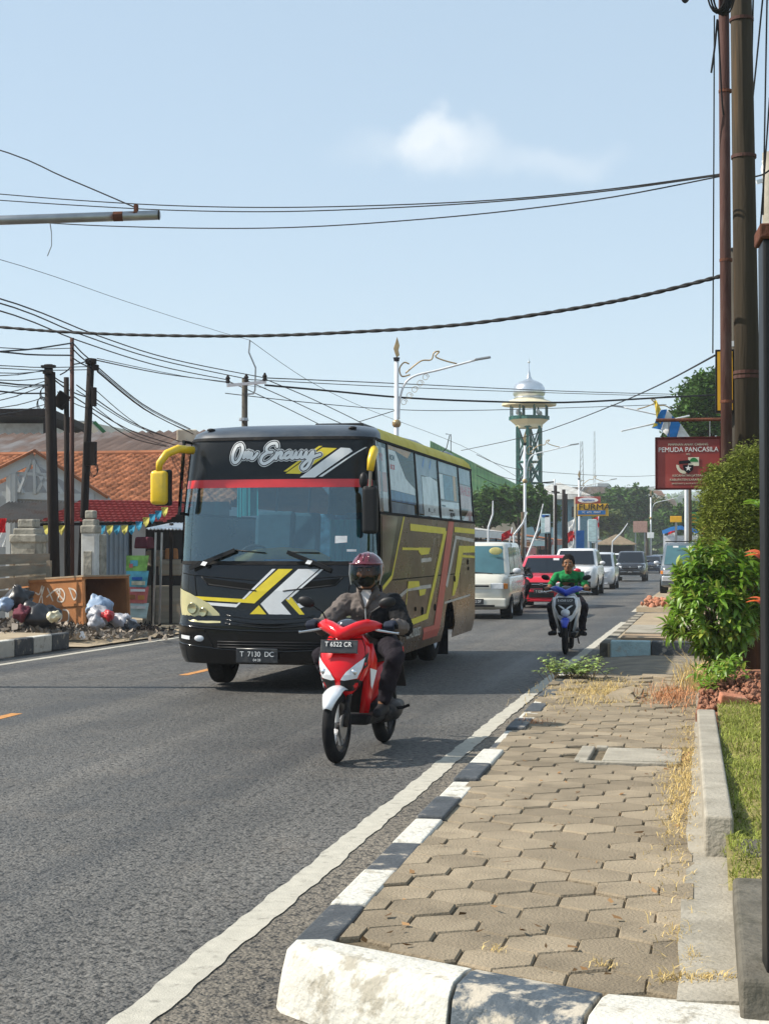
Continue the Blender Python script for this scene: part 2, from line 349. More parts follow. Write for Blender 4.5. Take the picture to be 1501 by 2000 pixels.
for j in range(-2, 64):
    for i in range(-8, 3):
        cx = i*HW+(HW/2 if j % 2 else 0)+.06; cy = 4.70+j*HS*1.5
        hexa = [(cx+HS*math.cos(R(30+60*k)), cy+HS*math.sin(R(30+60*k))) for k in range(6)]
        if slab_rect[0]-.03 < cx < slab_rect[1]+.2 and slab_rect[2]-.05 < cy < slab_rect[3]+.05: continue
        poly = hexa
        for a, b in bounds:
            poly = clip(poly, a, b)
            if len(poly) < 3: break
        if len(poly) < 3: continue
        if area(poly) < .22*area(hexa): continue
        whole = area(poly) > .985*area(hexa)
        drift = .010*math.sin(cx*4+cy*1.3)+.006*math.sin(cy*3.1)
        z = PV+drift*.6+rr.uniform(-.0035, .0035)
        if cy > 13.4: z += rr.choice([0, 0, .004, .012, -.008])
        if whole:
            key = rr.randrange(3)
            if key not in shared:
                me = paver_mesh([(p[0]-cx+rr.uniform(-.002, .002), p[1]-cy+rr.uniform(-.002, .002)) for p in hexa]).mesh('paver'); me.materials.append(MAT['paver']); shared[key] = me
            o = link('paver', shared[key], None, foot)
        else:
            o = link('paver', paver_mesh([(p[0]-cx, p[1]-cy) for p in poly]).mesh('paver'), 'paver', foot)
        o.location = (cx, cy, z); o.rotation_euler = (rr.gauss(0, .008), rr.gauss(0, .008), rr.gauss(0, .006))
# three loose pavers tipped up on the straw
for k, (x, y, a) in enumerate([(-.80, 14.15, .35), (-.72, 14.45, .3), (-.76, 13.9, .22)]):
    o = link('paver', shared[k], None, foot); o.location = (x, y, PV+.03); o.rotation_euler = (.12, -a, .5+k*.4); o['label'] = 'loose paver tipped up on dry straw'
# concrete drain cover let into the pavers, with a broken corner hole
m = MB(); m.box((-.42, 10.25, PV-.015), (.50, .62, .05)); m.build('drain_slab', 'concrete', foot, bevel=.008)
m = MB(); m.box((-.80, 10.25, PV-.012), (.09, .70, .05)); m.box((-.71, 10.60, PV-.012), (.08, .08, .05)); m.box((-.5, 9.89, PV-.015), (.62, .05, .045)); m.build('drain_rim', 'concrete', foot, bevel=.008)
# concrete strip along the planter foot
def strip_x(y): return .02*math.sin(y*3)+.012*math.sin(y*9)
m = MB(); m.grid(lambda s, y: ((-.10+.3*strip_x(y)) if s == 0 else .13 if y < 6.9 else .02, y, PV-.004+(.003*math.sin(y*7) if s == 0 else .012)), [0, 1], [4.72+.1*i for i in range(122)])
m.build('footway_edging', 'concrete', foot, solid=.02, fix=False)
# painted kerb: one block after another, white and black
kerb = thing('kerb', 'black and white painted kerb edging the paved footway', 'kerb')
del kerb['category']; structure(kerb)
def kx(y): return -1.425-.0125*(y-5)-(.0 if y < 13 else .004*(y-13))
k = 0; y = 5.13
while y < 16.4:
    l = .63 if k < 6 else .66; y1 = min(y+l, 16.75); h = PV+.012-.004*(y-5)*.3
    g = .006; m = MB()
    wv = .155
    m.prism([(kx(y), y+g), (kx(y1), y1-g), (kx(y1)+wv, y1-g), (kx(y)+wv, y+g)], lambda x, yy: (x-.02 if x < kx(yy)+.05 else x, yy, -.05), lambda x, yy: (x+(.012 if x < kx(yy)+.05 else 0), yy, h))
    o = m.build('kerb_block', 'kerb_black' if k % 2 == 0 else 'kerb_white', kerb, bevel=.014, seg=3)
    o.location.z = rr.uniform(-.006, .006); o.rotation_euler.y = rr.gauss(0, .006)
    y = y1; k += 1
# the rounded end of the kerb turning into the driveway
outer = [(-1.425, 5.13), (-1.39, 5.06), (-.775, 4.66), (-.36, 4.42), (.25, 4.22)]
inner = [(-1.26, 5.20), (-1.24, 5.19), (-.747, 4.965), (-.314, 4.775), (.28, 4.73)]
for a, b, mt in ((0, 2, 'kerb_white'), (2, 3, 'kerb_black_worn'), (3, 4, 'kerb_white')):
    n = 9; secs = []
    for q in range(n+1):
        f = a+(b-a)*q/n
        def ip(pl, f):
            i = min(int(f), len(pl)-2); t = f-i; return (pl[i][0]*(1-t)+pl[i+1][0]*t, pl[i][1]*(1-t)+pl[i+1][1]*t)
        if q == n: f -= .012
        if q == 0 and a: f += .012
        o_, i_ = ip(outer, f), ip(inner, f); jz = lambda s: s*(math.sin(f*23)*.5+math.sin(f*51+1)*.5)
        dx, dy = i_[0]-o_[0], i_[1]-o_[1]
        pt = lambda t, z: (o_[0]+dx*t, o_[1]+dy*t, z)
        secs.append([pt(-.22, -.06), pt(-.13+jz(.02), .06), pt(-.06+jz(.02), .13), pt(.03, .19+jz(.004)), pt(.22, .222+jz(.003)), pt(.75, .220), pt(1.0, .206), pt(1.0, -.05)])
    MB().loft(secs).build('kerb_block', mt, kerb, smooth=True, bevel=.006)
# ---- planter wall, lawn and soil bank
plant = thing('planter_wall', 'low weathered concrete wall holding the lawn beside the footway', 'low wall')
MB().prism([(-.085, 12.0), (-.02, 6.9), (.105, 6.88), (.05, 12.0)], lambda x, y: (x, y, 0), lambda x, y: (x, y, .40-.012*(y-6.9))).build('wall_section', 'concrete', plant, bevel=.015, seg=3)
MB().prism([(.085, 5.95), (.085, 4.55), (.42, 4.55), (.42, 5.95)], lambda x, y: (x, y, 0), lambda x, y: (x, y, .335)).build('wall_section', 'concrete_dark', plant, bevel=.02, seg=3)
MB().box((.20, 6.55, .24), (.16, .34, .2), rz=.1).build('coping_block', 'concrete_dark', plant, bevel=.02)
lawn_z = lambda x, y: .31+.015*math.sin(x*7+y*3)+.01*math.sin(y*5.1)
structure(MB().grid(lambda x, y: (x, y, lawn_z(x, y)), [.07, .25, .5, .8, 1.3], [5.9+.3*i for i in range(24)]).build('lawn_bed', 'lawn_soil'))
def blades(n, xf, zf, h, w, lean=.5, curl=.6, seed=1):
    g = np.random.default_rng(seed); P = np.array([xf(g) for _ in range(n)]); Z = np.array([zf(*p) for p in P])
    a = g.uniform(0, 2*np.pi, n); l = h*g.uniform(.5, 1.2, n); t = g.uniform(0, lean, n); dx, dy = np.cos(a), np.sin(a); sx, sy = -dy*w/2, dx*w/2
    V = np.zeros((n, 6, 3)); 
    for k, (f, ww) in enumerate(((0, 1), (.55, .8), (1, .15))):
        off = l*f*np.sin(t+curl*f*f); hh = l*f*np.cos(t+curl*f*f*.8)
        V[:, k*2, 0] = P[:, 0]+dx*off+sx*ww; V[:, k*2, 1] = P[:, 1]+dy*off+sy*ww; V[:, k*2, 2] = Z+hh
        V[:, k*2+1, 0] = P[:, 0]+dx*off-sx*ww; V[:, k*2+1, 1] = P[:, 1]+dy*off-sy*ww; V[:, k*2+1, 2] = Z+hh
    b = np.arange(n)[:, None]*6; Fq = np.concatenate([b+np.array([[0, 1, 3, 2]]), b+np.array([[2, 3, 5, 4]])])
    return fast_mesh('blades', V.reshape(-1, 3), Fq)
lawn = tag(link('lawn_grass', blades(15000, lambda g: (g.uniform(.08, .95), 5.95+6.6*g.random()), lawn_z, .055, .006, .9, .8, 4), 'lawn'), 'short yellow-green lawn grass behind the low planter wall', 'grass', kind='stuff')
def patch(cx, cy, rx, ry_, n, z, h, w, mat, label, seed, lean=1.3):
    o = link('dry_grass', blades(n, lambda g: (cx+rx*g.normal()*.5, cy+ry_*g.normal()*.5), lambda x, y: z, h, w, lean, .9, seed), mat)
    return tag(o, label, 'dry grass', kind='stuff')
patch(-1.02, 14.6, .45, 1.3, 1500, PV-.005, .10, .005, 'straw', 'patch of flattened yellow straw across the far pavers', 11)
patch(-.32, 14.3, .28, .9, 700, PV-.005, .14, .005, 'straw_red', 'reddish dry grass spilling from under the bush', 12)
patch(-.15, 9.4, .11, 3.2, 2200, PV-.005, .06, .004, 'straw', 'thin line of dry grass at the foot of the planter wall', 13)
patch(-.10, 5.55, .06, .12, 60, PV, .05, .003, 'straw', 'small straw tuft on the concrete strip in the foreground', 14)
patch(-.02, 4.98, .16, .05, 260, PV, .05, .004, 'straw', 'matted dry grass along the near white kerb end', 15)
patch(-.72, 5.22, .05, .04, 30, PV, .035, .003, 'straw', 'tiny straw tuft in the paver joint nearest the road corner', 16)
patch(-.33, 5.10, .05, .04, 40, PV, .035, .003, 'straw', 'tiny straw tuft between the nearest pavers', 17)
patch(-.05, 5.25, .05, .1, 70, PV, .04, .003, 'straw', 'small straw clump beside the near concrete step', 18)
patch(-.22, 10.25, .14, .35, 500, PV-.03, .07, .004, 'straw_red', 'reddish dry litter in the broken end of the drain slab', 19)
patch(-.70, 10.3, .05, .2, 120, PV-.05, .05, .004, 'straw', 'dry grass growing in the hole of the drain slab', 20)
patch(.14, 6.85, .06, .5, 260, .25, .06, .004, 'lawn', 'green grass tuft over the broken end of the planter wall', 21)
patch(-1.35, 12.0, .2, .12, 160, PV, .05, .005, 'straw_red', 'reddish twigs lying over the kerb', 22, 1.5)
# red soil bank with bricks under the bush
def lumps(name, mat, pts, parent=None):
    m = MB()
    for (x, y, z, r) in pts: m.ball((x, y, z), (r*rr.uniform(.8, 1.3), r*rr.uniform(.8, 1.3), r*rr.uniform(.6, 1)), 7, 5, rot=(rr.random()*3, rr.random()*3, rr.random()*3))
    for i, v in enumerate(m.v): m.v[i] = (v[0]+rr.uniform(-.012, .012), v[1]+rr.uniform(-.012, .012), v[2]+rr.uniform(-.012, .012))
    return m.build(name, mat, parent, smooth='all')
pts = []
for k in range(1700):
    x = rr.uniform(-.06, 1.0); y = rr.uniform(12.5, 14.6); hgt = .22*max(0, 1-((x-.45)/.75)**2)*max(.25, 1-((y-13.7)/1.5)**2); pts.append((x, y, .25+rr.uniform(.4, 1)*hgt, rr.choice([.010, .014, .018, .022, .03])))
tag(lumps('soil_heap', 'red_soil', pts), 'heap of crumbly red soil under the leafy bush', 'soil', kind='stuff')
MB().prism([(-.1, 12.3), (1.3, 12.3), (1.3, 19), (.0, 19)], lambda x, y: (x, y, 0), lambda x, y: (x, y, .27)).build('soil_bed', 'red_soil', None)['kind'] = 'structure'
for (x, y, z, a, lab) in ((.19, 12.62, .36, .25, 'red brick lying on the soil heap under the bush'), (.30, 12.75, .30, -.5, 'half-buried red brick at the foot of the soil heap')):
    tag(MB().box((0, 0, 0), (.21, .11, .075)).build('brick_lump', 'brick', bevel=.012, loc=(x, y, z)), lab, 'brick').rotation_euler = (.2, .15, a)
# ---- driveway and the next stretch of footway
M('driveway', (.19, .165, .13), .95, var=.25, scale=3, bump=.5, bscale=40, dirt=(.3, .25, .18), dscale=2)
structure(MB().grid(lambda x, y: (x, y, gz(y)+(.006 if x < -1 else .05)), [-1.50, -.9, 1.5], [16.85, 18, 20, 22.9]).build('driveway', 'driveway', fix=False))
far = structure(MB().prism([(-1.45, 22.9), (-.2, 22.86), (2, 22.86), (2, 35.6), (-1.45, 35.6)], lambda x, y: (x, y, -.2), lambda x, y: (x, y, gz(y)+.20)).build('far_footway', 'sand'))
k2 = thing('far_kerb', 'pale blue and black kerb across the far side of the driveway', 'kerb'); del k2['category']; structure(k2)
for i, (x0, x1, mt) in enumerate(((-1.40, -.82, 'kerb_pale_blue'), (-.81, -.2, 'kerb_black'))):
    MB().box(((x0+x1)/2, 22.86, .06), (x1-x0, .2, .30)).build('kerb_block', mt, k2, bevel=.02)
for i in range(18):
    y0 = 23.0+i*.7; MB().box((-1.49, y0+.35, gz(y0)+.06), (.17, .69, .30)).build('kerb_block', 'concrete' if i % 2 else 'concrete_dark', k2, bevel=.02)
slab = MB().box((-.75, 26.6, gz(26)+.23), (1.15, 2.6, .06)); slab.build('slab', 'concrete', far)
slab = MB().box((-.75, 24.6, gz(24)+.205), (1.15, 1.1, .06)); slab.build('slab', 'earth', far)
# rubble and sand at the far side of the next driveway
structure(MB().prism([(-1.9, 42.2), (.8, 41), (3, 41), (3, 130), (-1.75, 130)], lambda x, y: (x, y, gz(y)-.2), lambda x, y: (x, y, gz(y)+.12)).build('right_verge', 'sand'))
structure(MB().grid(lambda x, y: (x, y, gz(y)+.004), [-1.45, 2], [35.6, 38, 42.5]).build('side_lane', 'driveway', fix=False))
pts = [(rr.uniform(-1.75, -.2), rr.uniform(42.3, 46.5), gz(43)+.13+rr.uniform(0, .12), rr.choice([.03, .04, .06, .09])) for _ in range(170)]
tag(lumps('rubble', 'brick', pts), 'broken brick rubble on the sandy verge past the driveway', 'rubble', kind='stuff')
# ---- left verge
structure(MB().grid(lambda x, y: (x, y, gz(y)+.03-.0*x), [-60, -30, -14, -9.75], [23.2, 26, 30, 40, 70, 130, 180]).build('left_verge', 'sand', fix=False))
structure(MB().prism([(-10.05, 8), (-10.05, 23.0), (-10.6, 23.3), (-40, 23.3), (-40, 8)], lambda x, y: (x, y, -.1), lambda x, y: (x, y, .19)).build('left_footway', 'sand'))
k3 = thing('left_kerb', 'black and white painted kerb along the far side of the road', 'kerb'); del k3['category']; structure(k3)
for i in range(9):
    y1 = 23.05-i*.66; MB().box((-10.06, y1-.33, .09), (.16, .65, .26)).build('kerb_block', 'kerb_black' if i % 2 == 0 else 'kerb_white', k3, bevel=.02)
# ---- hills far off
def hz(u, y):
    return 62+26*math.sin(u*.0021+1.3)+16*math.sin(u*.0057)+9*math.sin(u*.013+2)+4*math.sin(u*.031)
hx = [-2600+80*i for i in range(66)]
structure(MB().grid(lambda x, t: (x, 2100+t*900, 20+(hz(x, 0)+(18 if t == 2 else 0))*(0, .75, 1.0, .4)[t]), hx, [0, 1, 2, 3]).build('hills', 'hill', smooth='all', fix=False))
# ------------------------------------------------------------------ the bus
M('bus_black', (.004, .0045, .005), .14, var=.1, spec=.4, coat=.15)
M('bus_bronze', (.14, .074, .028), .24, metal=.25, var=.3, scale=1.2, spec=.4, dirt=(.10, .075, .05), dscale=1.6, damt=.6, dlo=.4, dhi=.75, stretch=(1, .6, 1))
M('bus_yellow', (.58, .47, .015), .5, var=.12, scale=3, spec=.25, dirt=(.26, .20, .05), dscale=3, damt=.6, dlo=.42, dhi=.75)
M('stripe_yellow', (.80, .62, .02), .35, var=.06, coat=.3, dirt=(.4, .3, .06), dscale=5, damt=.25)
M('stripe_yellow_side', (.78, .66, .04), .4, var=.12, dirt=(.4, .32, .08), dscale=3, damt=.3, dlo=.4, dhi=.7)
M('stripe_white', (.78, .78, .77), .35, var=.04, coat=.3, dirt=(.4, .38, .34), dscale=5, damt=.2)
M('stripe_silver', (.55, .53, .48), .4, var=.15, dirt=(.25, .2, .14), dscale=3, damt=.5)
M('stripe_red', (.62, .03, .035), .35, var=.08, coat=.3)
M('stripe_red_side', (.60, .12, .085), .45, var=.15, dirt=(.28, .13, .07), dscale=3, damt=.5, dlo=.4, dhi=.7)
M('roof_dusty', (.40, .40, .38), .5, var=.2, scale=2, dirt=(.2, .18, .15), dscale=1.5, damt=.6)
M('roof_cap', (.025, .035, .05), .35, var=.25, scale=2, coat=.3, dirt=(.16, .17, .17), dscale=2.5, damt=.35, dlo=.4, dhi=.75)
M('rubber', (.009, .009, .010), .85, var=.3, scale=9, spec=.2, bump=.2, dirt=(.05, .045, .037), dscale=6, damt=.4)
M('black_plastic', (.010, .010, .011), .5, var=.2, spec=.3)
M('dark_recess', (.008, .008, .008), .9, var=.1)
M('mirror_yellow', (.80, .52, .012), .38, var=.08, coat=.3, dirt=(.35, .25, .06), dscale=5, damt=.3)
M('chrome', (.72, .72, .72), .2, metal=1, var=.05)
M('steel', (.35, .35, .35), .4, metal=.9, var=.15)
M('lens_yellowed', (.50, .46, .24), .16, var=.12, scale=8, coat=.8)
M('lens_clear', (.62, .64, .66), .1, var=.15, scale=14, coat=.9)
M('reflector', (.42, .40, .24), .15, metal=.75, var=.1)
M('plate_black', (.02, .022, .025), .4, var=.1, dirt=(.12, .11, .1), dscale=12, damt=.3)
M('ink_white', (.75, .75, .73), .6, var=.05); M('ink_black', (.015, .015, .02), .6, var=.05); M('ink_red', (.62, .045, .04), .6, var=.1); M('ink_blue', (.03, .12, .42), .6, var=.1)
M('curtain_teal', (.05, .32, .33), .8, var=.25, scale=5, stretch=(6, 6, .6), trans=.4)
M('seat_blue', (.06, .16, .24), .85, var=.4, scale=12); M('seat_cover', (.045, .09, .115), .8, var=.2, scale=12)
M('dash_brown', (.58, .27, .07), .55, var=.2); M('interior', (.17, .19, .20), .8, var=.15)
M('sheet_and_reflection_white', (.80, .80, .79), .6, var=.1, dirt=(.33, .35, .38), dscale=4, damt=.45); M('reflection_grey', (.27, .31, .36), .5, var=.3, scale=4, dirt=(.5, .52, .55), dscale=3, damt=.6)  # white and grey also paint the reflections in the bus side windows
M('tray_and_reflection_blue', (.03, .12, .27), .5, var=.3); M('reflection_pink', (.55, .36, .34), .6, var=.25, scale=5)  # blue and pink paint reflected banners in the bus side windows
glass('windshield', (.46, .70, .78), .11, .015); glass('bus_side_glass', (.90, .92, .93), .0, .02, 1.10)

BUS_W, BUS_L = 1.12, 7.45
bus = thing('bus', 'black and bronze bus with yellow stripes and yellow mirrors coming along the road', 'bus', (-4.66, 16.15, 0))
def lerp_tab(tab, z):
    if z <= tab[0][0]: return tab[0][1]
    for (a, p), (b, q) in zip(tab, tab[1:]):
        if z <= b: return p+(q-p)*(z-a)/(b-a)
    return tab[-1][1]
WT = [(.30, 1.10), (.5, 1.15), (1.2, 1.155), (1.95, 1.15), (2.77, 1.095), (2.86, 1.07), (2.93, .99), (2.975, .82), (2.99, .4)]
FT = [(.28, .02), (.36, -.04), (.5, -.06), (.72, -.055), (.8, -.01), (1.1, .0), (1.36, .035), (1.42, .06), (2.3, .165), (2.77, .225), (2.86, .29), (2.93, .47), (2.975, .85), (2.99, 1.4)]
wz = lambda z: lerp_tab(WT, z)
CR = .32
def fy(x, z):
    w = wz(z); a = abs(x); y = lerp_tab(FT, z)-.03+.12*(a/w)**2
    if a > w-CR: y += CR-math.sqrt(max(0, CR*CR-(min(a, w)-(w-CR))**2))
    return y
frontpt = lambda x, z, off: (x, fy(x, z)-off, z)
def sidept(y, z, off): return (wz(z)+off, y, z)
TS = [0, .12, .25, .38, .5, .62, .72, .8, .85, .89, .925, .955, .975, .99, 1.0]
TS = [-t for t in TS[:0:-1]]+TS
SY = [.62, 1.02, 1.42, 2.0, 2.62, 3.3, 3.9, 4.5, 4.95, 5.42, 6.0, 6.6, 7.2]
cols = [('F', t) for t in TS]+[('R', y) for y in SY]+[('B', t) for t in (1, .93, .5, 0, -.5, -.93, -1)]+[('L', y) for y in SY[::-1]]
def colpt(c, z):
    k, t = c; w = wz(z); taper = 0 if z < 2.8 else (z-2.8)*1.2
    if k == 'F': return (t*w, fy(t*w, z), z)
    if k == 'B': return (t*w, BUS_L-taper-(.0 if abs(t) < .95 else .12)+.05*(1-t*t), z)
    return ((w if k == 'R' else -w), max(min(t, BUS_L-taper-.14), fy(w, z)+.002*t), z)
ZS = [.30, .36, .5, .72, .87, .9, 1.1, 1.36, 1.42, 1.7, 1.95, 2.3, 2.6, 2.77, 2.82, 2.86, 2.90, 2.93, 2.955, 2.975, 2.99]
buckets = {}
P = {}
def bucket(c0, c1, z0, z1):
    k0, t0 = c0; k1, t1 = c1; zm = (z0+z1)/2
    front = k0 == 'F' and k1 == 'F'
    if z0 >= 2.77:
        if front: return 'roof_cap'
        if z0 >= 2.93: return 'roof_skin'
        if (k0 in 'RF' and k1 in 'RB' and not front) or (k0 in 'BL' and k1 in 'LF'): return 'cove_right' if k0 in 'RF' and k1 in 'RB' else 'cove_left'
        return 'rear_panel'
    if front:
        tm = (t0+t1)/2
        if z0 >= 1.42: return None if abs(tm) < .97 else ('corner_pillar_right' if tm > 0 else 'corner_pillar_left')
        return 'front_panel' if z0 >= .72 else 'bumper'
    if (k0 in 'RF') and (k1 in 'RB'): side = 'right'
    elif (k0 in 'BL') and (k1 in 'LF'): side = 'left'
    else: return 'rear_panel'
    ya = t0 if k0 in 'RL' else (.3 if k0 == 'F' else BUS_L); yb = t1 if k1 in 'RL' else (.3 if k1 == 'F' else BUS_L); ym = (ya+yb)/2
    if z0 >= 1.95 and ym < 7.2 and z1 <= 2.78: return None
    if z1 <= .88 and (.62 < ym < 1.42 or 4.5 < ym < 5.42): return None
    return 'side_panel_'+side
nc = len(cols)
for i, z in enumerate(ZS[:-1]):
    z1 = ZS[i+1]
    for j in range(nc):
        c0, c1 = cols[j], cols[(j+1) % nc]; b = bucket(c0, c1, z, z1)
        if b is None: continue
        mb = buckets.setdefault(b, (MB(), {}))
        ids = []
        for key in ((j, i), ((j+1) % nc, i), ((j+1) % nc, i+1), (j, i+1)):
            if key not in mb[1]: mb[1][key] = len(mb[0].v); mb[0].v.append(colpt(cols[key[0]], ZS[key[1]]))
            ids.append(mb[1][key])
        mb[0].f.append(tuple(ids))
bm_ = {'roof_cap': 'roof_cap', 'roof_skin': 'roof_dusty', 'cove_right': 'bus_yellow', 'cove_left': 'bus_yellow', 'front_panel': 'bus_black', 'bumper': 'bus_black', 'corner_pillar_right': 'bus_black', 'corner_pillar_left': 'bus_black', 'side_panel_right': 'bus_bronze', 'side_panel_left': 'bus_bronze', 'rear_panel': 'bus_bronze'}
PART = {}
for b, (mb, _) in buckets.items():
    PART[b] = mb.build(b.replace('_right', '').replace('_left', ''), bm_[b], bus, smooth='all' if b != 'bumper' else True, fix=False)
# roof lid closes the crown
top = [colpt(c, 2.99) for c in cols]; MB().add([(x, y, 2.9895) for x, y, z in top], [tuple(range(nc))]).build('roof_lid', 'roof_dusty', bus, fix=False)
side = PART['side_panel_right']; frontp = PART['front_panel']
# wheel arches
for s in (-1, 1):
    for yc, hw in ((1.02, .40), (4.96, .46)):
        m = MB(); arc = [(yc-math.cos(R(a))*hw*.97, .43+math.sin(R(a))*hw*.93) for a in range(0, 181, 12)]
        poly1 = [(yc-hw, .30), (yc-hw, .87)]+[(yc, .87)]+[p for p in arc[:8]][::-1]; poly2 = [(yc, .87), (yc+hw, .87), (yc+hw, .30)]+arc[8:][::-1]+[arc[7]]
        for poly in (poly1, poly2):
            m.add([(s*wz(max(z, .31)), y, max(z, .30)) for y, z in poly], [tuple(range(len(poly)))])
        m.build('wheel_arch', 'bus_bronze', bus, fix=False)
        m = MB(); m.loft([[(s*1.09, y, z) for y, z in arc], [(s*.5, y, z) for y, z in arc]], closed=False); m.build('wheel_housing', 'dark_recess', bus, fix=False)
MB().box((0, 3.85, .5), (1.7, 6.8, .25)).build('chassis', 'dark_recess', bus)
MB().box((0, 3.8, .93), (2.18, 7.0, .05)).build('cabin_floor', 'interior', bus)
def wheel(parent, x, y, r, w, rimmat='steel', n=28, name='wheel', rr_=.58, side=1):
    t = bpy.data.objects.new(name, None); COL.objects.link(t); t.parent = parent; t.location = (x, y, r)
    prof = [(r*rr_, -w/2), (r*.86, -w/2), (r*.97, -w*.40), (r, -w*.25), (r, w*.25), (r*.97, w*.40), (r*.86, w/2), (r*rr_, w/2)]
    MB().lathe(prof, n=n, axis='x', cap=False).build('tyre', 'rubber', t, smooth=True)
    m = MB(); s = side
    m.lathe([(r*rr_, s*w*.45), (r*rr_*.95, s*w*.40), (r*rr_*.88, s*w*.25), (r*.28, s*w*.22), (r*.24, s*w*.38), (.01, s*w*.40)], n=n, axis='x', cap=False)
    m.build('rim', rimmat, t, smooth=True, fix=True)
    return t
for s in (-1, 1):
    wheel(bus, s*.86, 1.02, .39, .215, side=s)
    wheel(bus, s*.84, 4.96, .39, .23, side=s); wheel(bus, s*.58, 4.96, .39, .2, side=s)
    MB().box((s*.84, 5.48, .33), (.40, .02, .55)).build('mud_flap', 'rubber', bus)
# windscreen: one curved sheet; its top is painted black, a red film runs below
xs_ = [t for t in TS if abs(t) <= .976]
def sheet(x0, x1, z0, z1, off, nz=8, nx=None):
    m = MB(); zz = [z0+(z1-z0)*i/nz for i in range(nz+1)]
    ts = [t for t in xs_ if x0 < t < x1]; ts = [x0]+ts+[x1]
    m.grid(lambda t, z: frontpt(t*wz(z), z, off), ts, zz); return m
sheet(-.972, .972, 1.40, 2.315, .004, 12).build('windscreen', 'windshield', bus, smooth='all', fix=False)
band = sheet(-.972, .972, 2.315, 2.785, .004, 6).build('header_band', M('header_black', (.012, .014, .016), .3, var=.1, spec=.25, dirt=(.03, .032, .035), dscale=2, damt=.4), bus, smooth='all', fix=False)
sheet(-.972, .94, 2.235, 2.325, .009, 2).build('red_film', 'stripe_red', bus, smooth='all', fix=False)
for z0, z1 in ((1.385, 1.425), (2.765, 2.80)): sheet(-.985, .985, z0, z1, .010, 2).build('windscreen_seal', 'rubber', bus, smooth='all', fix=False)
for s in (-1, 1):
    m = MB(); m.tube([frontpt(s*.978*wz(z), z, .006) for z in [1.40+.1385*i for i in range(11)]], .012, 6); m.build('windscreen_seal', 'rubber', bus, smooth='all')
def decal(poly, mat, name='stripe', off=.006, parent=None, fn=frontpt, step=.06):
    m = MB(); a0 = min(p[0] for p in poly); a1 = max(p[0] for p in poly); k = a0
    z0 = min(p[1] for p in poly); z1 = max(p[1] for p in poly); cuts = [z for z in (.5, .72, .8, 1.1, 1.36, 1.42, 1.95, 2.3, 2.77) if z0 < z < z1]; cuts = [z0-.01]+cuts+[z1+.01]
    while k < a1-1e-6:
        q = clip(clip(poly, (k, -9), (k, -10)), (k+step, -10), (k+step, -9)) if True else poly
        q = clip(clip(poly, (k, 10), (k, -10)), (k+step, -10), (k+step, 10))
        for c0, c1 in zip(cuts, cuts[1:]):
            if len(q) < 3: break
            p = clip(clip(q, (-10, c0), (10, c0)), (10, c1), (-10, c1))
            if len(p) >= 3 and area(p) > 1e-6: m.add([fn(x, z, off) for x, z in p], [tuple(range(len(p)))])
        k += step
    return m.build(name, mat, parent or bus, fix=False)
Y, Wt = 'stripe_yellow', 'stripe_white'
# livery on the nose
decal([(.02, 1.34), (.06, 1.34), (-.38, .92), (-.80, .97), (-.79, .945)][:3]+[(-.79, .945), (-.80, .975), (-.37, .955)], Wt, parent=frontp)
decal([(.09, 1.34), (.25, 1.34), (-.17, .965), (-.90, 1.00), (-.94, 1.04), (-.28, 1.01)], Y, parent=frontp, off=.007)
decal([(.31, 1.34), (.54, 1.34), (.13, .975), (.26, .83), (.02, .82), (-.10, .96)], Wt, parent=frontp)
decal([(-.12, .945), (-.01, .82), (-.24, .83)], Y, parent=frontp)
decal([(.56, 1.34), (.585, 1.335), (.215, 1.005), (.19, 1.015)], Wt, parent=frontp)
decal([(.24, 1.04), (.18, 1.01), (.36, .82), (.39, .85)], Y, parent=frontp)
decal([(.25, 1.04), (.31, .965), (.41, .985), (.43, .95), (.34, .915)], Wt, parent=frontp)
# livery and name on the header
for poly, mt in (([(.49, 2.69), (.53, 2.69), (.145, 2.41), (.105, 2.41)], Y), ([(.53, 2.672), (.69, 2.664), (.29, 2.382), (.13, 2.388)], Y),
                 ([(.73, 2.67), (.83, 2.664), (.86, 2.63), (.46, 2.342), (.29, 2.342)], Wt), ([(.98, 2.68), (1.0, 2.68), (.54, 2.35), (.50, 2.35)], Wt)):
    decal(poly, mt, parent=band, off=.008)
strokes = [[(185, 138), (150, 155), (122, 215), (118, 275), (140, 303), (175, 280), (205, 215), (208, 165), (188, 138), (168, 150)],
           [(222, 262), (240, 205), (230, 258), (258, 212), (270, 215), (258, 266), (286, 220), (298, 224), (288, 262), (310, 268), (348, 222)],
           [(528, 165), (515, 135), (465, 142), (430, 180), (445, 212), (482, 212)], [(445, 214), (398, 245), (384, 292), (412, 316), (465, 292), (515, 246), (532, 212), (520, 272)],
           [(524, 250), (556, 214), (572, 224), (560, 266), (592, 262), (606, 236), (638, 212), (642, 222)], [(616, 222), (598, 250), (616, 270), (650, 246), (668, 208), (656, 258), (676, 268), (706, 214), (696, 258), (722, 262), (748, 214)],
           [(742, 225), (745, 262), (770, 258), (795, 212), (786, 256), (808, 262), (852, 210), (834, 290), (802, 350), (768, 368), (756, 345), (790, 302), (850, 262), (912, 238)]]
sx_ = lambda X: -.53+(X-85)*.001254
sz_ = lambda Yp: 2.755-(Yp-110)*.00125
for wdt, mt, off, nm in ((.070, 'stripe_white', .0105, 'lettering'), (.054, 'ink_black', .0125, 'lettering'), (.034, 'stripe_white', .0145, 'lettering')):
    m = MB()
    for st in strokes:
        r_ = ribbon(smooth_pts([(sx_(a), sz_(b)) for a, b in st], 6), wdt, frontpt, off); m.add(r_.v, r_.f)
    m.build(nm, mt, band, fix=False)
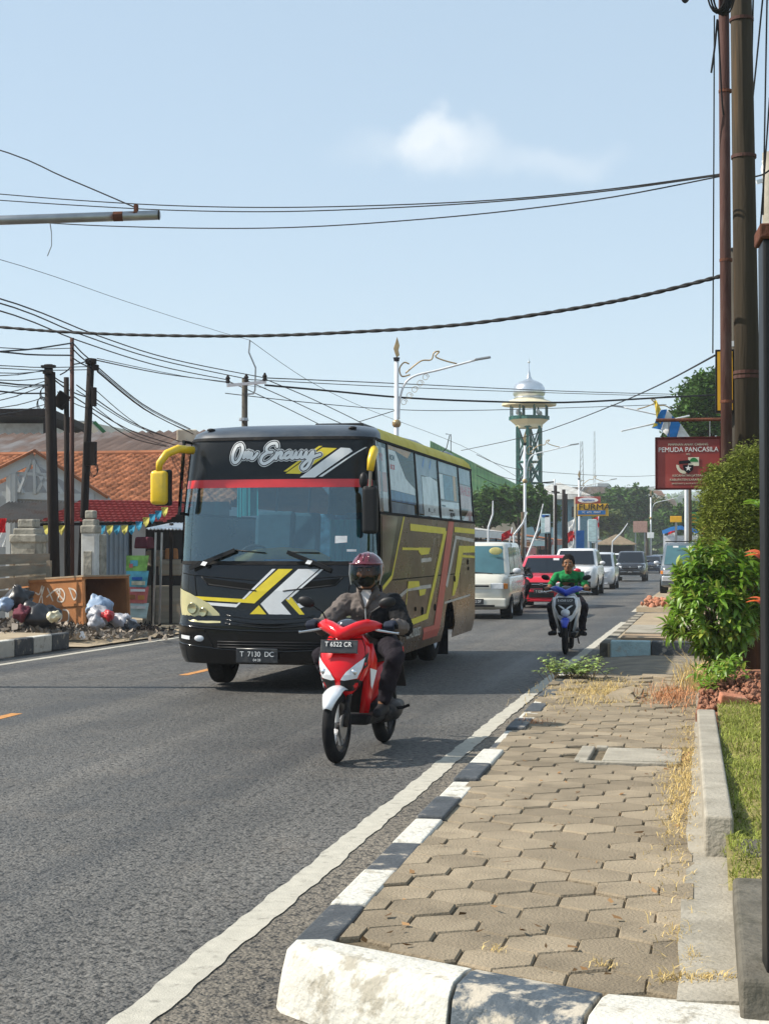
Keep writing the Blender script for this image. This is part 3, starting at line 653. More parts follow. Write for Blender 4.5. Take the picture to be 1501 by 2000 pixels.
# nose seams, slots, grille, lamps, bumper
def rail(pts, r, mat, name, parent=bus, off=.0, n=6, fn=frontpt): return MB().tube([fn(x, z, off) for x, z in pts], r, n).build(name, mat, parent, smooth='all')
spread = lambda a, b, n=14: [(a[0]+(b[0]-a[0])*i/n, a[1]+(b[1]-a[1])*i/n) for i in range(n+1)]
rail(spread((-1.07, 1.29), (-.89, 1.265))+spread((-.89, 1.265), (0, 1.20))+spread((0, 1.20), (1.07, 1.28)), .005, 'dark_recess', 'seam')
for s in (-1, 1):
    rail(spread((s*.89, 1.26), (s*.84, .95), 6), .004, 'dark_recess', 'seam')
    rail(spread((s*.80, 1.25), (s*.72, 1.165), 4)+spread((s*.72, 1.165), (s*.15, 1.10)), .011, 'black_plastic', 'hood_slot')
    decal([(s*-.80, 1.245), (s*-.72, 1.165), (s*-.15, 1.10), (s*-.15, 1.17)][::s], 'dark_recess', 'hood_slot', .003)
decal([(-.55, .815), (-.1, .775), (.1, .775), (.55, .815), (.47, .74), (.1, .69), (-.1, .69), (-.47, .74)][::-1], 'dark_recess', 'grille', .004)
for dz in (.79, .745, .705): rail([(x, dz+.04*(abs(x)/.5)**2) for x in [-.5+.1*i for i in range(11)]], .010, 'bus_black', 'grille_bar', off=.012)
HL = [(-1.11, 1.12), (-.94, 1.07), (-.70, .96), (-.575, .85), (-.55, .75), (-.71, .745), (-.92, .76), (-1.06, .82), (-1.11, .95)]
for s in (-1, 1):
    pl = [(x*-s, z) for x, z in HL]; pl = pl if s < 0 else pl[::-1]
    h = decal(pl[::-1], 'lens_yellowed', 'headlight', .012, step=.03)
    for (cx, cz, r) in ((-.90, .905, .062), (-.765, .865, .05)):
        cx *= -s; m = MB(); y0 = fy(cx, cz)
        m.lathe([(r, 0), (r*1.02, .006), (r*.9, .010), (r*.5, .004), (.008, .002)], (0, 0, 0), 20, 'y'); o = m.build('reflector', 'reflector', h, smooth=True)
        o.location = (cx, y0-.022, cz); o.rotation_euler = (0, 0, s*.25)
        o.scale = (1, -1, 1)
    decal([(s*-1.05, .61), (s*-.92, .60), (s*-.92, .56), (s*-1.05, .57)][::s], 'lens_clear', 'marker_lamp', .01, step=.03)
    m = MB(); m.ball((s*-.80, fy(.8, .575)-.0, .575), (.06, .02, .035), 12, 8); m.build('fog_lamp', 'lens_clear', bus, smooth='all')
    rail(spread((s*-.62, .46), (s*-.75, .70), 6), .006, 'dark_recess', 'seam')
rail([(x, .715-.05*(1-(abs(x)/1.05)**2)) for x in [-1.08+.09*i for i in range(25)]], .016, 'bus_black', 'bumper_lip', off=.004)
rail([(x, .515-.07*(1-(abs(x)/1.05)**2)) for x in [-1.08+.09*i for i in range(25)]], .012, 'bus_black', 'bumper_lip', off=.002)
decal([(-.62, .56), (.62, .56), (.52, .47), (-.52, .47)][::-1], 'dark_recess', 'lower_intake', .004)
for z in (.545, .515, .485): rail([(-.58, z), (-.3, z), (0, z), (.3, z), (.58, z)], .008, 'black_plastic', 'intake_bar', off=.008)
pl = MB().box((-.12, fy(-.12, .4)-.03, .40), (.47, .012, .155)).build('number_plate', 'plate_black', bus, bevel=.006)
text('plate_text', 'T  7130  DC', .078, MAT['ink_white'], pl, (-.12, fy(-.12, .4)-.038, .415), FACE, sx=.95)
text('plate_text', '04·28', .038, MAT['ink_white'], pl, (-.12, fy(-.12, .4)-.038, .352), FACE)
rail([(-.35, .475), (.11, .475)], .004, 'steel', 'plate_frame', pl, .036)
# wipers
for pts, h in (([(-.94, 1.345), (-.41, 1.545)], 1), ([(.19, 1.525), (.68, 1.335)], -1)):
    a, b = pts; q = spread(a, b, 6)
    w_ = MB().tube([frontpt(x, z, .05) for x, z in q], .030, 4, sq=.5).build('wiper', 'black_plastic', bus, smooth=True)
    e = (-.08, 1.50) if h > 0 else (.55, 1.50)
    rail([(a if h < 0 else b), ((a if h < 0 else b)[0]+.35, 1.515)], .007, 'black_plastic', 'wiper_blade', w_, .03)
    mid = q[2] if h > 0 else q[3]; decal([(mid[0]-.035, mid[1]-.03), (mid[0]+.02, mid[1]-.04), (mid[0]+.045, mid[1]+.0), (mid[0]-.01, mid[1]+.01)], 'stripe_white', 'wiper_sticker', .078, w_)
decal([(.70, 1.62), (.83, 1.63), (.83, 1.70), (.70, 1.70)], 'sheet_and_reflection_white', 'window_sticker', .007); decal([(.83, 1.53), (.93, 1.53), (.93, 1.555), (.83, 1.555)], 'stripe_white', 'window_sticker', .007)
# mirrors
ml = MB().tube([(-.96, .22, 2.66), (-1.08, .06, 2.67), (-1.18, -.04, 2.61), (-1.25, -.08, 2.50), (-1.255, -.08, 2.42)], [.045, .048, .046, .042, .036], 10, sq=.8).build('mirror_arm', 'mirror_yellow', bus, smooth='all')
MB().box((-1.255, -.07, 2.235), (.19, .11, .38)).build('mirror_housing', 'mirror_yellow', ml, bevel=.045, seg=4, smooth='all')
MB().box((-1.235, -.0, 2.235), (.20, .07, .40)).build('mirror_back', 'black_plastic', ml, bevel=.02)
mr_ = MB().tube([(1.10, .18, 2.60), (1.14, .06, 2.62), (1.13, -.02, 2.52), (1.12, -.04, 2.40)], [.05, .06, .055, .045], 10, sq=.8).build('mirror_arm', 'mirror_yellow', bus, smooth='all')
MB().box((1.10, .05, 1.98), (.17, .10, .52)).build('mirror_housing', 'black_plastic', mr_, bevel=.04, seg=3); MB().tube([(1.12, -.02, 2.40), (1.10, .03, 2.22)], .018, 6).build('mirror_stalk', 'steel', mr_)
MB().ball((1.02, .08, 2.30), (.05, .05, .09), 10, 8).build('convex_mirror', 'black_plastic', mr_, smooth='all')
# side: window band with frames; panels painted as banner reflections behind the glass
piers = [.30, .92, 2.60, 4.25, 5.98, 7.22]
for s in (-1, 1):
    for a, b in zip(piers, piers[1:]):
        m = MB(); m.grid(lambda y, z: (s*(wz(z)+.004), y, z), [a+.03, b-.03], [1.95, 2.2, 2.5, 2.77]); w_ = m.build('side_window', 'bus_side_glass', bus, fix=False)
    for y in piers: MB().tube([(s*(wz(z)+.002), y, z) for z in (1.94, 2.3, 2.78)], .034, 4, sq=.5).build('window_pillar', 'black_plastic' if y > .5 else 'bus_black', bus)
    for z in (1.955, 2.765): MB().tube([(s*(wz(z)+.004), y, z) for y in (.28, 3, 7.24)], .020, 4).build('window_rail', 'rubber', bus)
def inner(y0, y1, z0, z1, mat, name='window_reflection', off=-.016): return MB().add([(wz(z)+off, y, z) for y, z in ((y0, z0), (y1, z0), (y1, z1), (y0, z1))], [(0, 1, 2, 3)]).build(name, mat, bus, fix=False, solid=.004)  # flat panel coloured like a reflection in the side glass
inner(.34, .88, 1.98, 2.70, 'sheet_and_reflection_white'); inner(.36, .86, 2.2, 2.42, 'reflection_pink', off=-.010)
def innerpoly(poly, mat, off=-.012): return MB().add([(wz(z)+off, y, z) for y, z in poly], [tuple(range(len(poly)))]).build('window_reflection', mat, bus, fix=False, solid=.003)
innerpoly([(.96, 2.24), (1.0, 2.70), (1.45, 2.70), (2.0, 2.40), (2.55, 2.30), (2.55, 2.22)], 'sheet_and_reflection_white'); innerpoly([(.96, 2.11), (.96, 2.235), (2.55, 2.215), (2.55, 2.10)], 'tray_and_reflection_blue'); innerpoly([(.98, 1.97), (.98, 2.10), (2.45, 2.09), (2.45, 1.97)], 'reflection_grey')
innerpoly([(1.0, 2.705), (1.0, 2.765), (2.5, 2.765), (2.2, 2.66), (1.5, 2.705)], 'dash_brown')
inner(2.66, 3.05, 2.0, 2.74, 'reflection_grey'); innerpoly([(3.1, 1.98), (3.1, 2.48), (3.7, 2.50), (4.2, 2.46), (4.2, 1.98)], 'sheet_and_reflection_white'); inner(3.06, 4.22, 2.5, 2.75, 'reflection_grey', off=-.02)
inner(4.30, 4.72, 2.24, 2.58, 'sheet_and_reflection_white'); inner(4.75, 5.55, 2.24, 2.58, 'seat_blue', off=-.018); inner(5.58, 5.80, 2.24, 2.6, 'dash_brown'); innerpoly([(4.30, 1.98), (4.30, 2.20), (5.95, 2.22), (5.95, 1.98)], 'sheet_and_reflection_white'); inner(4.30, 5.95, 2.6, 2.75, 'reflection_grey', off=-.02)
inner(6.02, 7.18, 2.15, 2.5, 'reflection_pink'); inner(6.02, 7.18, 2.52, 2.75, 'reflection_grey', off=-.018); innerpoly([(6.3, 1.98), (6.9, 2.14), (7.18, 2.14), (7.18, 1.98)], 'reflection_pink')
SIDE = (R(90), 0, R(90))
for s_, sz, y, z, mt, k in (('MAHLER', .20, 6.58, 2.41, 'ink_red', 1.55), ('KIAI', .09, 5.3, 2.03, 'ink_black', 2.4), ('ROH', .09, 1.22, 2.61, 'ink_black', 1.5), ('BCR', .08, 1.22, 2.50, 'ink_red', 1.7), ('IL  __  E', .07, 3.65, 2.06, 'ink_black', 2), ('mmmm', .05, 4.6, 2.15, 'ink_black', 2), ('mm mm', .05, 5.2, 2.10, 'ink_black', 2), ('BR', .12, .6, 2.58, 'ink_red', 1)):
    text('reflected_print', s_, sz, MAT[mt], bus, (wz(z)-.006, y, z), SIDE, sx=k)  # lettering of the banners whose reflection is painted here
for y in (3.25, 3.75): MB().box((wz(2.7)-.008, y, 2.66), (.002, .16, .07), rx=R(45)).build('reflected_print', 'ink_blue', bus)
# side livery
dc = lambda poly, mt, off=.004, nm='stripe': decal(poly, mt, nm, off, side, sidept, 2.0)
def stroke(pts, w, mt, off=.004):
    r_ = ribbon(pts, w, sidept, off); r_.v = r_.v[:2*len(pts)]; r_.f = r_.f[:len(pts)-1]; return r_.build('stripe', mt, side, fix=False)
def clipstroke(pts, w, mt, off=.004):
    for a, b in zip(pts, pts[1:]):
        n = 6; stroke([(a[0]+(b[0]-a[0])*i/n, a[1]+(b[1]-a[1])*i/n) for i in range(n+1)], w, mt, off); off += .0005
dc([(.34, 1.95), (1.62, 1.95), (.9, 1.24), (.42, 1.13), (.36, .4), (.34, .4)], 'bus_black', .003, 'door_panel')
dc([(.40, 1.93), (1.30, 1.93), (.75, 1.30), (.40, 1.25)], M('door_glass', (.02, .025, .03), .06, var=.1, coat=1), .006, 'door_glass')
SYm = 'stripe_yellow_side'
clipstroke([(1.68, 1.95), (.93, 1.24), (.42, 1.12)], .05, SYm, .005)
clipstroke([(2.05, 1.82), (4.62, 1.80)], .085, SYm); dc([(4.46, 1.80), (4.72, 1.80), (3.22, .66), (3.02, .66)], SYm, .0047); clipstroke([(3.2, .70), (1.75, .66)], .075, SYm, .0055)
dc([(4.86, 1.94), (5.32, 1.94), (4.06, .40), (3.55, .40)], 'stripe_red_side', .0052); dc([(3.0, .40), (3.55, .40), (3.7, .56), (2.9, .56)], 'stripe_red_side', .0045)
clipstroke([(5.36, 1.83), (7.28, 1.82)], .075, SYm); clipstroke([(5.5, 1.72), (7.2, 1.68)], .05, 'stripe_silver'); dc([(5.42, 1.74), (5.62, 1.74), (4.72, 1.02), (4.58, 1.06)], 'stripe_silver', .005)
dc([(5.75, 1.60), (7.28, 1.60), (7.28, 1.50), (6.12, 1.50), (5.62, 1.05), (5.35, .90), (5.12, .90)], SYm, .0047); clipstroke([(6.0, 1.45), (7.25, 1.43)], .035, SYm, .0058)
clipstroke([(1.55, 1.56), (2.6, 1.555)], .03, SYm); dc([(2.6, 1.52), (2.6, 1.575), (3.42, 1.57), (3.3, 1.49), (2.75, 1.48)], SYm); clipstroke([(2.75, 1.41), (3.5, 1.42)], .05, 'stripe_silver')
clipstroke([(3.5, 1.42), (3.75, 1.7)], .02, 'stripe_silver', .0045)
clipstroke([(1.0, .95), (1.9, 1.075), (3.45, 1.075)], .045, 'stripe_silver', .005); dc([(1.85, 1.08), (1.9, 1.17), (2.6, 1.16), (2.65, 1.09)], SYm, .0062); dc([(2.6, 1.05), (2.65, .97), (3.0, .98), (3.1, 1.05)], SYm, .0064)
clipstroke([(1.85, 1.08), (1.70, .70)], .03, SYm, .0066); clipstroke([(4.5, .82), (6.8, .86)], .03, 'stripe_silver', .0045)
clipstroke([(.95, 1.205), (5.85, 1.20)], .012, 'dark_recess', .003); clipstroke([(5.86, 1.95), (5.86, .9)], .012, 'dark_recess', .0025); clipstroke([(3.95, 1.9), (3.95, .4)], .010, 'dark_recess', .0025)
for y, z, r in ((2.85, .78, .055), (3.76, .79, .05), (2.38, .82, .03), (5.35, 1.13, .05), (6.57, 1.36, .045), (6.62, 1.26, .03)): MB().lathe([(r, 0), (r*.8, .012), (.01, .010)], sidept(y, z, 0), 14, 'x').build('fuel_cap', 'dark_recess', side)
text('lettering', 'BLACKBUS7', .15, MAT['stripe_silver'], side, sidept(2.25, .53, .008), SIDE, sx=1.15, shear=.15)
# roof hatch, vent hump, aerials
MB().box((.32, 2.2, 3.03), (.60, .7, .09)).build('roof_hatch', 'black_plastic', bus, bevel=.015)
MB().ball((.45, 4.6, 2.93), (.42, 1.1, .16), 16, 8).build('roof_vent', 'roof_cap', bus, smooth='all')
MB().ball((.75, 6.7, 2.93), (.18, .5, .10), 12, 8).build('roof_vent', 'roof_cap', bus, smooth='all')
MB().tube([(.82, 5.9, 2.9), (.95, 5.9, 3.02), (1.0, 5.9, 3.22), (.94, 5.9, 3.23)], .007, 5).build('aerial', 'black_plastic', bus); MB().tube([(.85, 6.9, 2.9), (.85, 6.9, 3.30)], .006, 5).build('aerial', 'black_plastic', bus)
for s in (-1, 1): MB().ball((s*.82, .42, 2.90), (.05, .05, .02), 10, 6).build('marker_lamp', 'black_plastic', bus)
# inside
MB().prism([(-1.0, .42), (1.0, .42), (1.0, .95), (-1.0, .95)], lambda x, y: (x, y, .96), lambda x, y: (x, y, 1.40)).build('dashboard', 'dash_brown', bus, bevel=.06, seg=3)
MB().tube([(-.55, .55, 1.40), (-.3, .55, 1.49), (0, .55, 1.51), (.35, .55, 1.48), (.5, .55, 1.40)], .075, 8).build('dash_hood', 'dash_brown', bus, smooth='all'); MB().box((.1, .45, 1.41), (.6, .1, .07)).build('dash_tray', 'tray_and_reflection_blue', bus, bevel=.02)
MB().tube([(-.5+.2*math.cos(R(a)), 1.02+.08*math.sin(R(a)), 1.42+.18*math.sin(R(a))) for a in range(0, 361, 20)], .014, 6).build('steering_wheel', 'black_plastic', bus, smooth='all')
for y in (1.75, 2.55, 3.35, 4.15, 4.95, 5.75, 6.55):
    for x in ((-.58, .58) if y > 2 else (-.52,)):
        st = MB().box((x, y, 1.28), (.85 if y > 2 else .5, .45, .14)).build('seat', 'seat_blue', bus, bevel=.04)
        MB().box((x, y+.25, 1.66), (.85 if y > 2 else .5, .12, .72), rx=-.15).build('backrest', 'seat_cover' if y < 3 else 'seat_blue', st, bevel=.05)
MB().box((0, 7.28, 1.45), (2.1, .03, 1.0)).build('rear_bulkhead', 'interior', bus)
for x0, x1, y in ((-.75, -.55, 1.4), (-1.04, -.98, 2.1), (.35, .72, 1.25), (.95, 1.0, 1.5)):
    MB().grid(lambda x, z: (x, y+.03*math.sin(x*60), z), [x0+(x1-x0)*i/10 for i in range(11)], [1.55 if y < 1.3 else 1.95, 2.3, 2.7] if y != 1.25 else [1.42, 1.7, 1.9]).build('curtain', 'curtain_teal', bus, fix=False)
# ------------------------------------------------------------------ scooters and riders
M('scooter_red', (.60, .004, .008), .2, var=.06, coat=.35, spec=.3); M('scooter_white', (.72, .74, .76), .2, var=.05, coat=.8); M('scooter_blue', (.006, .04, .42), .2, var=.06, coat=.4, spec=.3)
M('scooter_black', (.009, .009, .010), .4, var=.2, spec=.3, dirt=(.05, .045, .035), dscale=9, damt=.3); M('engine', (.025, .025, .027), .5, metal=.4, var=.3, dirt=(.13, .11, .09), dscale=8, damt=.5)
M('seat_vinyl', (.02, .02, .022), .55, var=.2, bump=.2, bscale=90)
M('skin', (.235, .115, .062), .5, var=.12, scale=9); M('hair', (.008, .007, .007), .9, var=.3, spec=.15)
M('jacket', (.125, .105, .095), .85, var=.2, scale=7, bump=.7, bscale=14); M('trousers_dark', (.016, .013, .018), .85, var=.25, scale=8, bump=.6, bscale=14)
M('tshirt_green', (.014, .20, .06), .85, var=.12, scale=8, bump=.5, bscale=12); M('shirt_white', (.7, .68, .66), .8, var=.08)
M('glove', (.02, .025, .04), .8, var=.3); M('glove_blue', (.02, .06, .3), .7, var=.2); M('mask_black', (.008, .008, .009), .8, var=.2); M('helmet_maroon', (.11, .004, .014), .14, var=.12, coat=1, scale=6)
M('trim_silver', (.5, .5, .5), .3, metal=.6, var=.1); M('shoe', (.018, .018, .02), .6, var=.2); M('lining', (.02, .02, .02), .9, var=.1)
M('eye_white', (.6, .58, .55), .3, var=.02); M('lip', (.16, .065, .05), .5, var=.05)
glass('visor', (.62, .58, .54), .0, .03, 1.35); glass('lamp_glass', (.85, .87, .9), .10, .02)

def scooter(name, label, loc, rz, c1, c2, fend, plate1, plate2, style):
    t = thing(name, label, 'scooter', loc, rz)
    t.rotation_euler = (0, 0, rz)
    def moto_wheel(y, w):
        q = bpy.data.objects.new('wheel', None); COL.objects.link(q); q.parent = t; r = .268; q.location = (0, y, r)
        MB().lathe([(r*.70, -w/2), (r*.84, -w/2), (r*.95, -w*.34), (r*.995, -w*.12), (r*.995, w*.12), (r*.95, w*.34), (r*.84, w/2), (r*.70, w/2), (r*.66, 0)], n=36, axis='x', cap=False).build('tyre', 'rubber', q, smooth=True)
        MB().lathe([(r*.71, -w*.42), (r*.66, -w*.3), (r*.66, w*.3), (r*.71, w*.42)], n=36, axis='x', cap=False).build('rim', 'scooter_black', q, smooth=True)
        for k in range(5):
            a = R(72*k+18); ca, sa = math.cos(a), math.sin(a)
            MB().tube([(0, ca*.03, sa*.03), (0, ca*r*.4, sa*r*.4), (0, ca*r*.68, sa*r*.68)], [.020, .014, .017], 6, sq=1.2).build('spoke', 'trim_silver' if style == 'red' else 'scooter_black', q, smooth=True)
        MB().lathe([(.035, -.05), (.035, .05)], n=16, axis='x').build('hub', 'engine', q, smooth=True)
        if y == 0: MB().lathe([(.09, .048), (.09, .052), (.05, .052)], n=24, axis='x').build('brake_disc', 'steel', q); MB().box((.055, .03, .08), (.035, .05, .07)).build('brake_caliper', 'engine', q, bevel=.01)
    moto_wheel(0, .082); moto_wheel(1.26, .095)
    for s in (-1, 1): MB().tube([(s*.062, 0, .268), (s*.062, .10, .50), (s*.055, .16, .66)], [.022, .022, .018], 8).build('fork_leg', 'engine', t, smooth='all')
    # front mudguard
    secs = []
    for k in range(13):
        a = R(31+k*8); rad = .298+(.03 if k == 0 else 0)*0; w = .068*min(1, .45+k*.14) if k < 5 else .068
        arch = []
        for q in range(7):
            f = -1+q/3.; arch.append((w*f, -math.cos(a)*(rad-.03*f*f)*1.0, .268+math.sin(a)*(rad-.03*f*f)))
        secs.append(arch)
    MB().loft(secs, closed=False).build('front_fender', fend, t, smooth='all', solid=.006, fix=False)
    # nose cowl: horizontal slices
    CT = [(.46, .04, .10, .06), (.50, .085, .055, .10), (.56, .135, .022, .13), (.64, .175, .018, .16), (.72, .198, .045, .19), (.80, .195, .085, .22), (.87, .17, .125, .24), (.92, .13, .155, .24)]
    def cowl_y(x, z):
        w = lerp_tab([(a, b) for a, b, c, d in CT], z); yf = lerp_tab([(a, c) for a, b, c, d in CT], z); yb = lerp_tab([(a, d) for a, b, c, d in CT], z); f = min(1, abs(x)/w)
        return yf+(yb-yf)*(1-math.sqrt(max(0, 1-f**2.2)))
    cp = lambda x, z, off: (x, cowl_y(x, z)-off, z)
    secs = []
    for z, w, yf, yb in CT:
        row = [(w*f, cowl_y(w*f, z), z) for f in (-1, -.93, -.8, -.6, -.3, 0, .3, .6, .8, .93, 1)]
        row += [(w*.97, yb+.05, z), (w*.5, yb+.07, z), (-w*.5, yb+.07, z), (-w*.97, yb+.05, z)]; secs.append(row)
    cw = MB().loft(secs).build('front_cowl', c1, t, smooth='all', fix=True)
    for s in (-1, 1): MB().tube([cp(s*lerp_tab([(a, b) for a, b, c, d in CT], z)*.90, z, .002) for z in (.60, .68, .76, .84, .90)], .0035, 5).build('panel_gap', 'dark_recess', cw)
    MB().tube([cp(x, .895, .002) for x in (-.13, -.08, 0, .08, .13)], .005, 5).build('panel_gap', 'dark_recess', cw)
    def fdecal(poly, mat, name, off, par=t):
        m = MB(); a0 = min(p[0] for p in poly); a1 = max(p[0] for p in poly); k = a0
        while k < a1-1e-6:
            for j in range(10):
                zb = .44+j*.05; q = clip(clip(clip(clip(poly, (k, 10), (k, -10)), (k+.02, -10), (k+.02, 10)), (-10, zb), (10, zb)), (10, zb+.05), (-10, zb+.05))
                if len(q) >= 3 and area(q) > 1e-7: m.add([cp(x, z, off) for x, z in q], [tuple(range(len(q)))])
            k += .02
        return m.build(name, mat, par, fix=False)
    if style == 'red':
        for s in (-1, 1):
            pl = [(.022, .605), (.05, .60), (.135, .615), (.165, .69), (.178, .765), (.125, .72), (.06, .66)]
            h = fdecal([(x*s, z) for x, z in pl], 'lens_clear', 'headlight', .008, t); MB().ball(cp(s*.115, .66, .006), (.024, .008, .022), 10, 8).build('bulb', 'chrome', h, smooth='all')
            fdecal([(s*x, z) for x, z in ((.02, .60), (.135, .61), (.16, .58), (.10, .52), (.02, .52))], 'scooter_black', 'chin_panel', .006)
            fdecal([(s*x, z) for x, z in ((.165, .765), (.19, .80), (.19, .70), (.172, .68))], 'scooter_black', 'cowl_trim', .006)
    else:
        fdecal([(-.12, .86), (.12, .86), (.16, .72), (.10, .60), (.0, .56), (-.10, .60), (-.16, .72)], 'scooter_black', 'nose_panel', .006)
        MB().ball(cp(0, .63, -.01), (.072, .045, .062), 16, 10).build('headlight', 'lens_clear', t, smooth='all')
        for s in (-1, 1): fdecal([(s*x, z) for x, z in ((.012, .70), (.10, .76), (.115, .74), (.03, .685))], 'scooter_white', 'nose_chevron', .011); fdecal([(s*x, z) for x, z in ((.125, .58), (.15, .60), (.185, .74), (.165, .86), (.15, .86), (.165, .74))], 'scooter_white', 'nose_rim', .012)
    # plate on a bracket
    pz = .845 if style == 'red' else .80
    p_ = MB().box((0, .055, pz), (.285, .010, .098), rx=-.25).build('number_plate', 'plate_black', t, bevel=.004)
    tr = (R(90)-.25, 0, 0)
    text('plate_text', plate1, .050, MAT['ink_white'], p_, (-.005, .047, pz+.016), tr, sx=.92); text('plate_text', plate2, .026, MAT['ink_white'], p_, (.06, .058, pz-.03), tr)
    MB().box((0, .06, pz-.047), (.285, .006, .004), rx=-.25).build('plate_edge', 'trim_silver', p_)
    # handlebar cover: lofted across
    HB = [(-.25, .33, .985, .022, .018), (-.215, .29, .99, .045, .034), (-.16, .235, .99, .07, .052), (-.09, .185, .968, .085, .056), (-.03, .165, .938, .10, .058), (0, .158, .925, .105, .058)]
    HB = HB+[(-a, b, c, d, e) for a, b, c, d, e in HB[-2::-1]]
    MB().loft([[(x, y+ry*math.cos(R(a)), z+rz_*math.sin(R(a))) for a in range(0, 360, 30)] for x, y, z, ry, rz_ in HB]).build('handlebar_cover', c1 if style == 'red' else c2, t, smooth='all')
    MB().ball((0, .27, 1.0), (.085, .05, .035), 12, 8, rot=(.5, 0, 0)).build('speedometer', M('dial', (.03, .035, .05), .08, coat=1), t, smooth='all')
    for s in (-1, 1):
        MB().tube([(s*.24, .335, .985), (s*.365, .36, .98)], .018, 10).build('grip', 'rubber', t, smooth=True)
        MB().tube([(s*.19, .285, .965), (s*.24, .262, .955), (s*.37, .285, .935), (s*.39, .288, .933)], [.011, .010, .008, .011], 6).build('brake_lever', 'chrome', t, smooth=True)
        mi = MB().tube([(s*.165, .26, 1.03), (s*.19, .24, 1.09), (s*.275, .24, 1.145)], .0065, 6).build('mirror_stem', 'black_plastic', t, smooth=True)
        MB().ball((s*.315, .235, 1.165), (.068, .026, .042), 14, 8, rot=(.15, s*-.25, 0)).build('mirror_head', 'black_plastic', mi, smooth='all')
        # side fairing from cowl down to the footboard
        secs = [[(s*(.150), .18, .86), (s*.20, .25, .86), (s*.17, .28, .86)], [(s*.165, .17, .74), (s*.225, .28, .74), (s*.18, .31, .74)], [(s*.15, .18, .60), (s*.205, .31, .60), (s*.16, .34, .60)], [(s*.12, .22, .47), (s*.165, .34, .46), (s*.13, .37, .46)], [(s*.09, .27, .34), (s*.13, .38, .33), (s*.10, .40, .33)]]
        fr_ = MB().loft(secs).build('side_fairing', c1 if style == 'red' else 'scooter_white', t, smooth='all')
        if style == 'red': MB().add([(s*.182, .208, .68), (s*.213, .275, .66), (s*.178, .27, .52), (s*.172, .255, .55)], [(0, 1, 2, 3)]).build('fairing_flash', 'scooter_white', fr_, fix=False, solid=.004).location.x = s*.010
    # legshield, floor, body, seat, engine
    MB().prism([(-.19, .86), (.19, .86), (.185, .60), (.13, .33), (-.13, .33), (-.185, .60)], lambda x, z: (x, .29+(.86-z)*.16, z), lambda x, z: (x, .32+(.86-z)*.16, z)).build('leg_shield', 'scooter_black', t, bevel=.01)
    MB().prism([(-.15, .38), (.15, .38), (.165, .80), (-.165, .80)], lambda x, y: (x*.8, y, .235), lambda x, y: (x, y, .315)).build('footboard', 'scooter_black', t, bevel=.02)
    secs = []
    for y, w, z0, z1 in ((.66, .06, .30, .66), (.78, .125, .36, .73), (1.0, .155, .42, .745), (1.25, .145, .50, .755), (1.5, .09, .60, .77), (1.62, .035, .68, .76)):
        secs.append([(w*math.cos(R(a))*(1 if math.sin(R(a)) > -.3 else .9), y, (z0+z1)/2+(z1-z0)/2*math.sin(R(a))) for a in range(0, 360, 30)])
    MB().loft(secs).build('rear_body', c1 if style == 'red' else 'scooter_white', t, smooth='all')
    secs = [[(w*f, y, z+.04*(1-f*f)) for f in (-1, -.6, 0, .6, 1)]+[(w*.9, y, z-.05), (-w*.9, y, z-.05)] for y, w, z in ((.70, .06, .72), (.82, .12, .735), (1.05, .14, .735), (1.3, .13, .765), (1.55, .08, .78))]
    MB().loft(secs).build('saddle', 'seat_vinyl', t, smooth='all')
    MB().box((0.02, .95, .30), (.2, .5, .18)).build('engine_block', 'engine', t, bevel=.05, seg=3)
    MB().tube([(.1, .85, .27), (.11, 1.1, .28), (.10, 1.34, .30)], [.07, .085, .05], 10).build('gear_case', 'engine', t, smooth='all')
    MB().tube([(-.08, .8, .24), (-.13, 1.0, .26), (-.15, 1.15, .30), (-.16, 1.55, .36)], [.018, .02, .05, .05], 10).build('exhaust', 'steel', t, smooth='all')
    MB().tube([(.10, 1.0, .30), (.22, 1.02, .31), (.27, 1.04, .33)], .012, 6).build('foot_peg', 'rubber', t); MB().tube([(.12, .95, .26), (.16, .85, .12)], .012, 6).build('side_stand', 'engine', t)
    MB().box((0, 1.62, .55), (.14, .02, .30), rx=.5).build('rear_fender', 'scooter_black', t, bevel=.01); MB().box((0, 1.63, .72), (.12, .05, .06)).build('tail_lamp', 'ink_red', t, bevel=.01)
    return t
def limb(m, pts, r, n=12):
    m.tube(pts, r, n)
    for p, q in zip(pts, r): m.ball(p, q, 12, 8)
    return m
def fold(o, s=.012, size=.12):
    tx = bpy.data.textures.new('fold', 'CLOUDS'); tx.noise_scale = size; d = o.modifiers.new('d', 'DISPLACE'); d.texture = tx; d.strength = s; d.mid_level = .5; d.texture_coords = 'LOCAL'
    return o
def hand(m, s, k=0.):
    # palm over the grip, four fingers curled round the bar and a thumb under it
    bx, by, bz = .305*s, .345, .983
    m.ball((bx+s*.005, by+.035, bz+.012), (.045+k, .036+k, .019+k), 10, 8, rot=(.25, 0, s*.15))
    for i, (dx, l) in enumerate(((-.030, .92), (-.010, 1.0), (.011, .96), (.031, .80))):
        pts = []
        for a in (80, 125, 175, 225, 265):
            rad = .027*(1 if a < 240 else .9); pts.append((bx+s*dx, by+math.cos(R(a))*rad*(1.15+.25*l if a < 200 else 1.1), bz+math.sin(R(a))*rad))
        limb(m, pts, [.0098+k, .0098+k, .0092+k, .0086+k, .0078+k], 8)
    limb(m, [(bx-s*.035, by+.04, bz+.004), (bx-s*.052, by+.018, bz-.012), (bx-s*.050, by-.010, bz-.022)], [.012+k, .0105+k, .009+k], 8)
HEADZ = 1.385
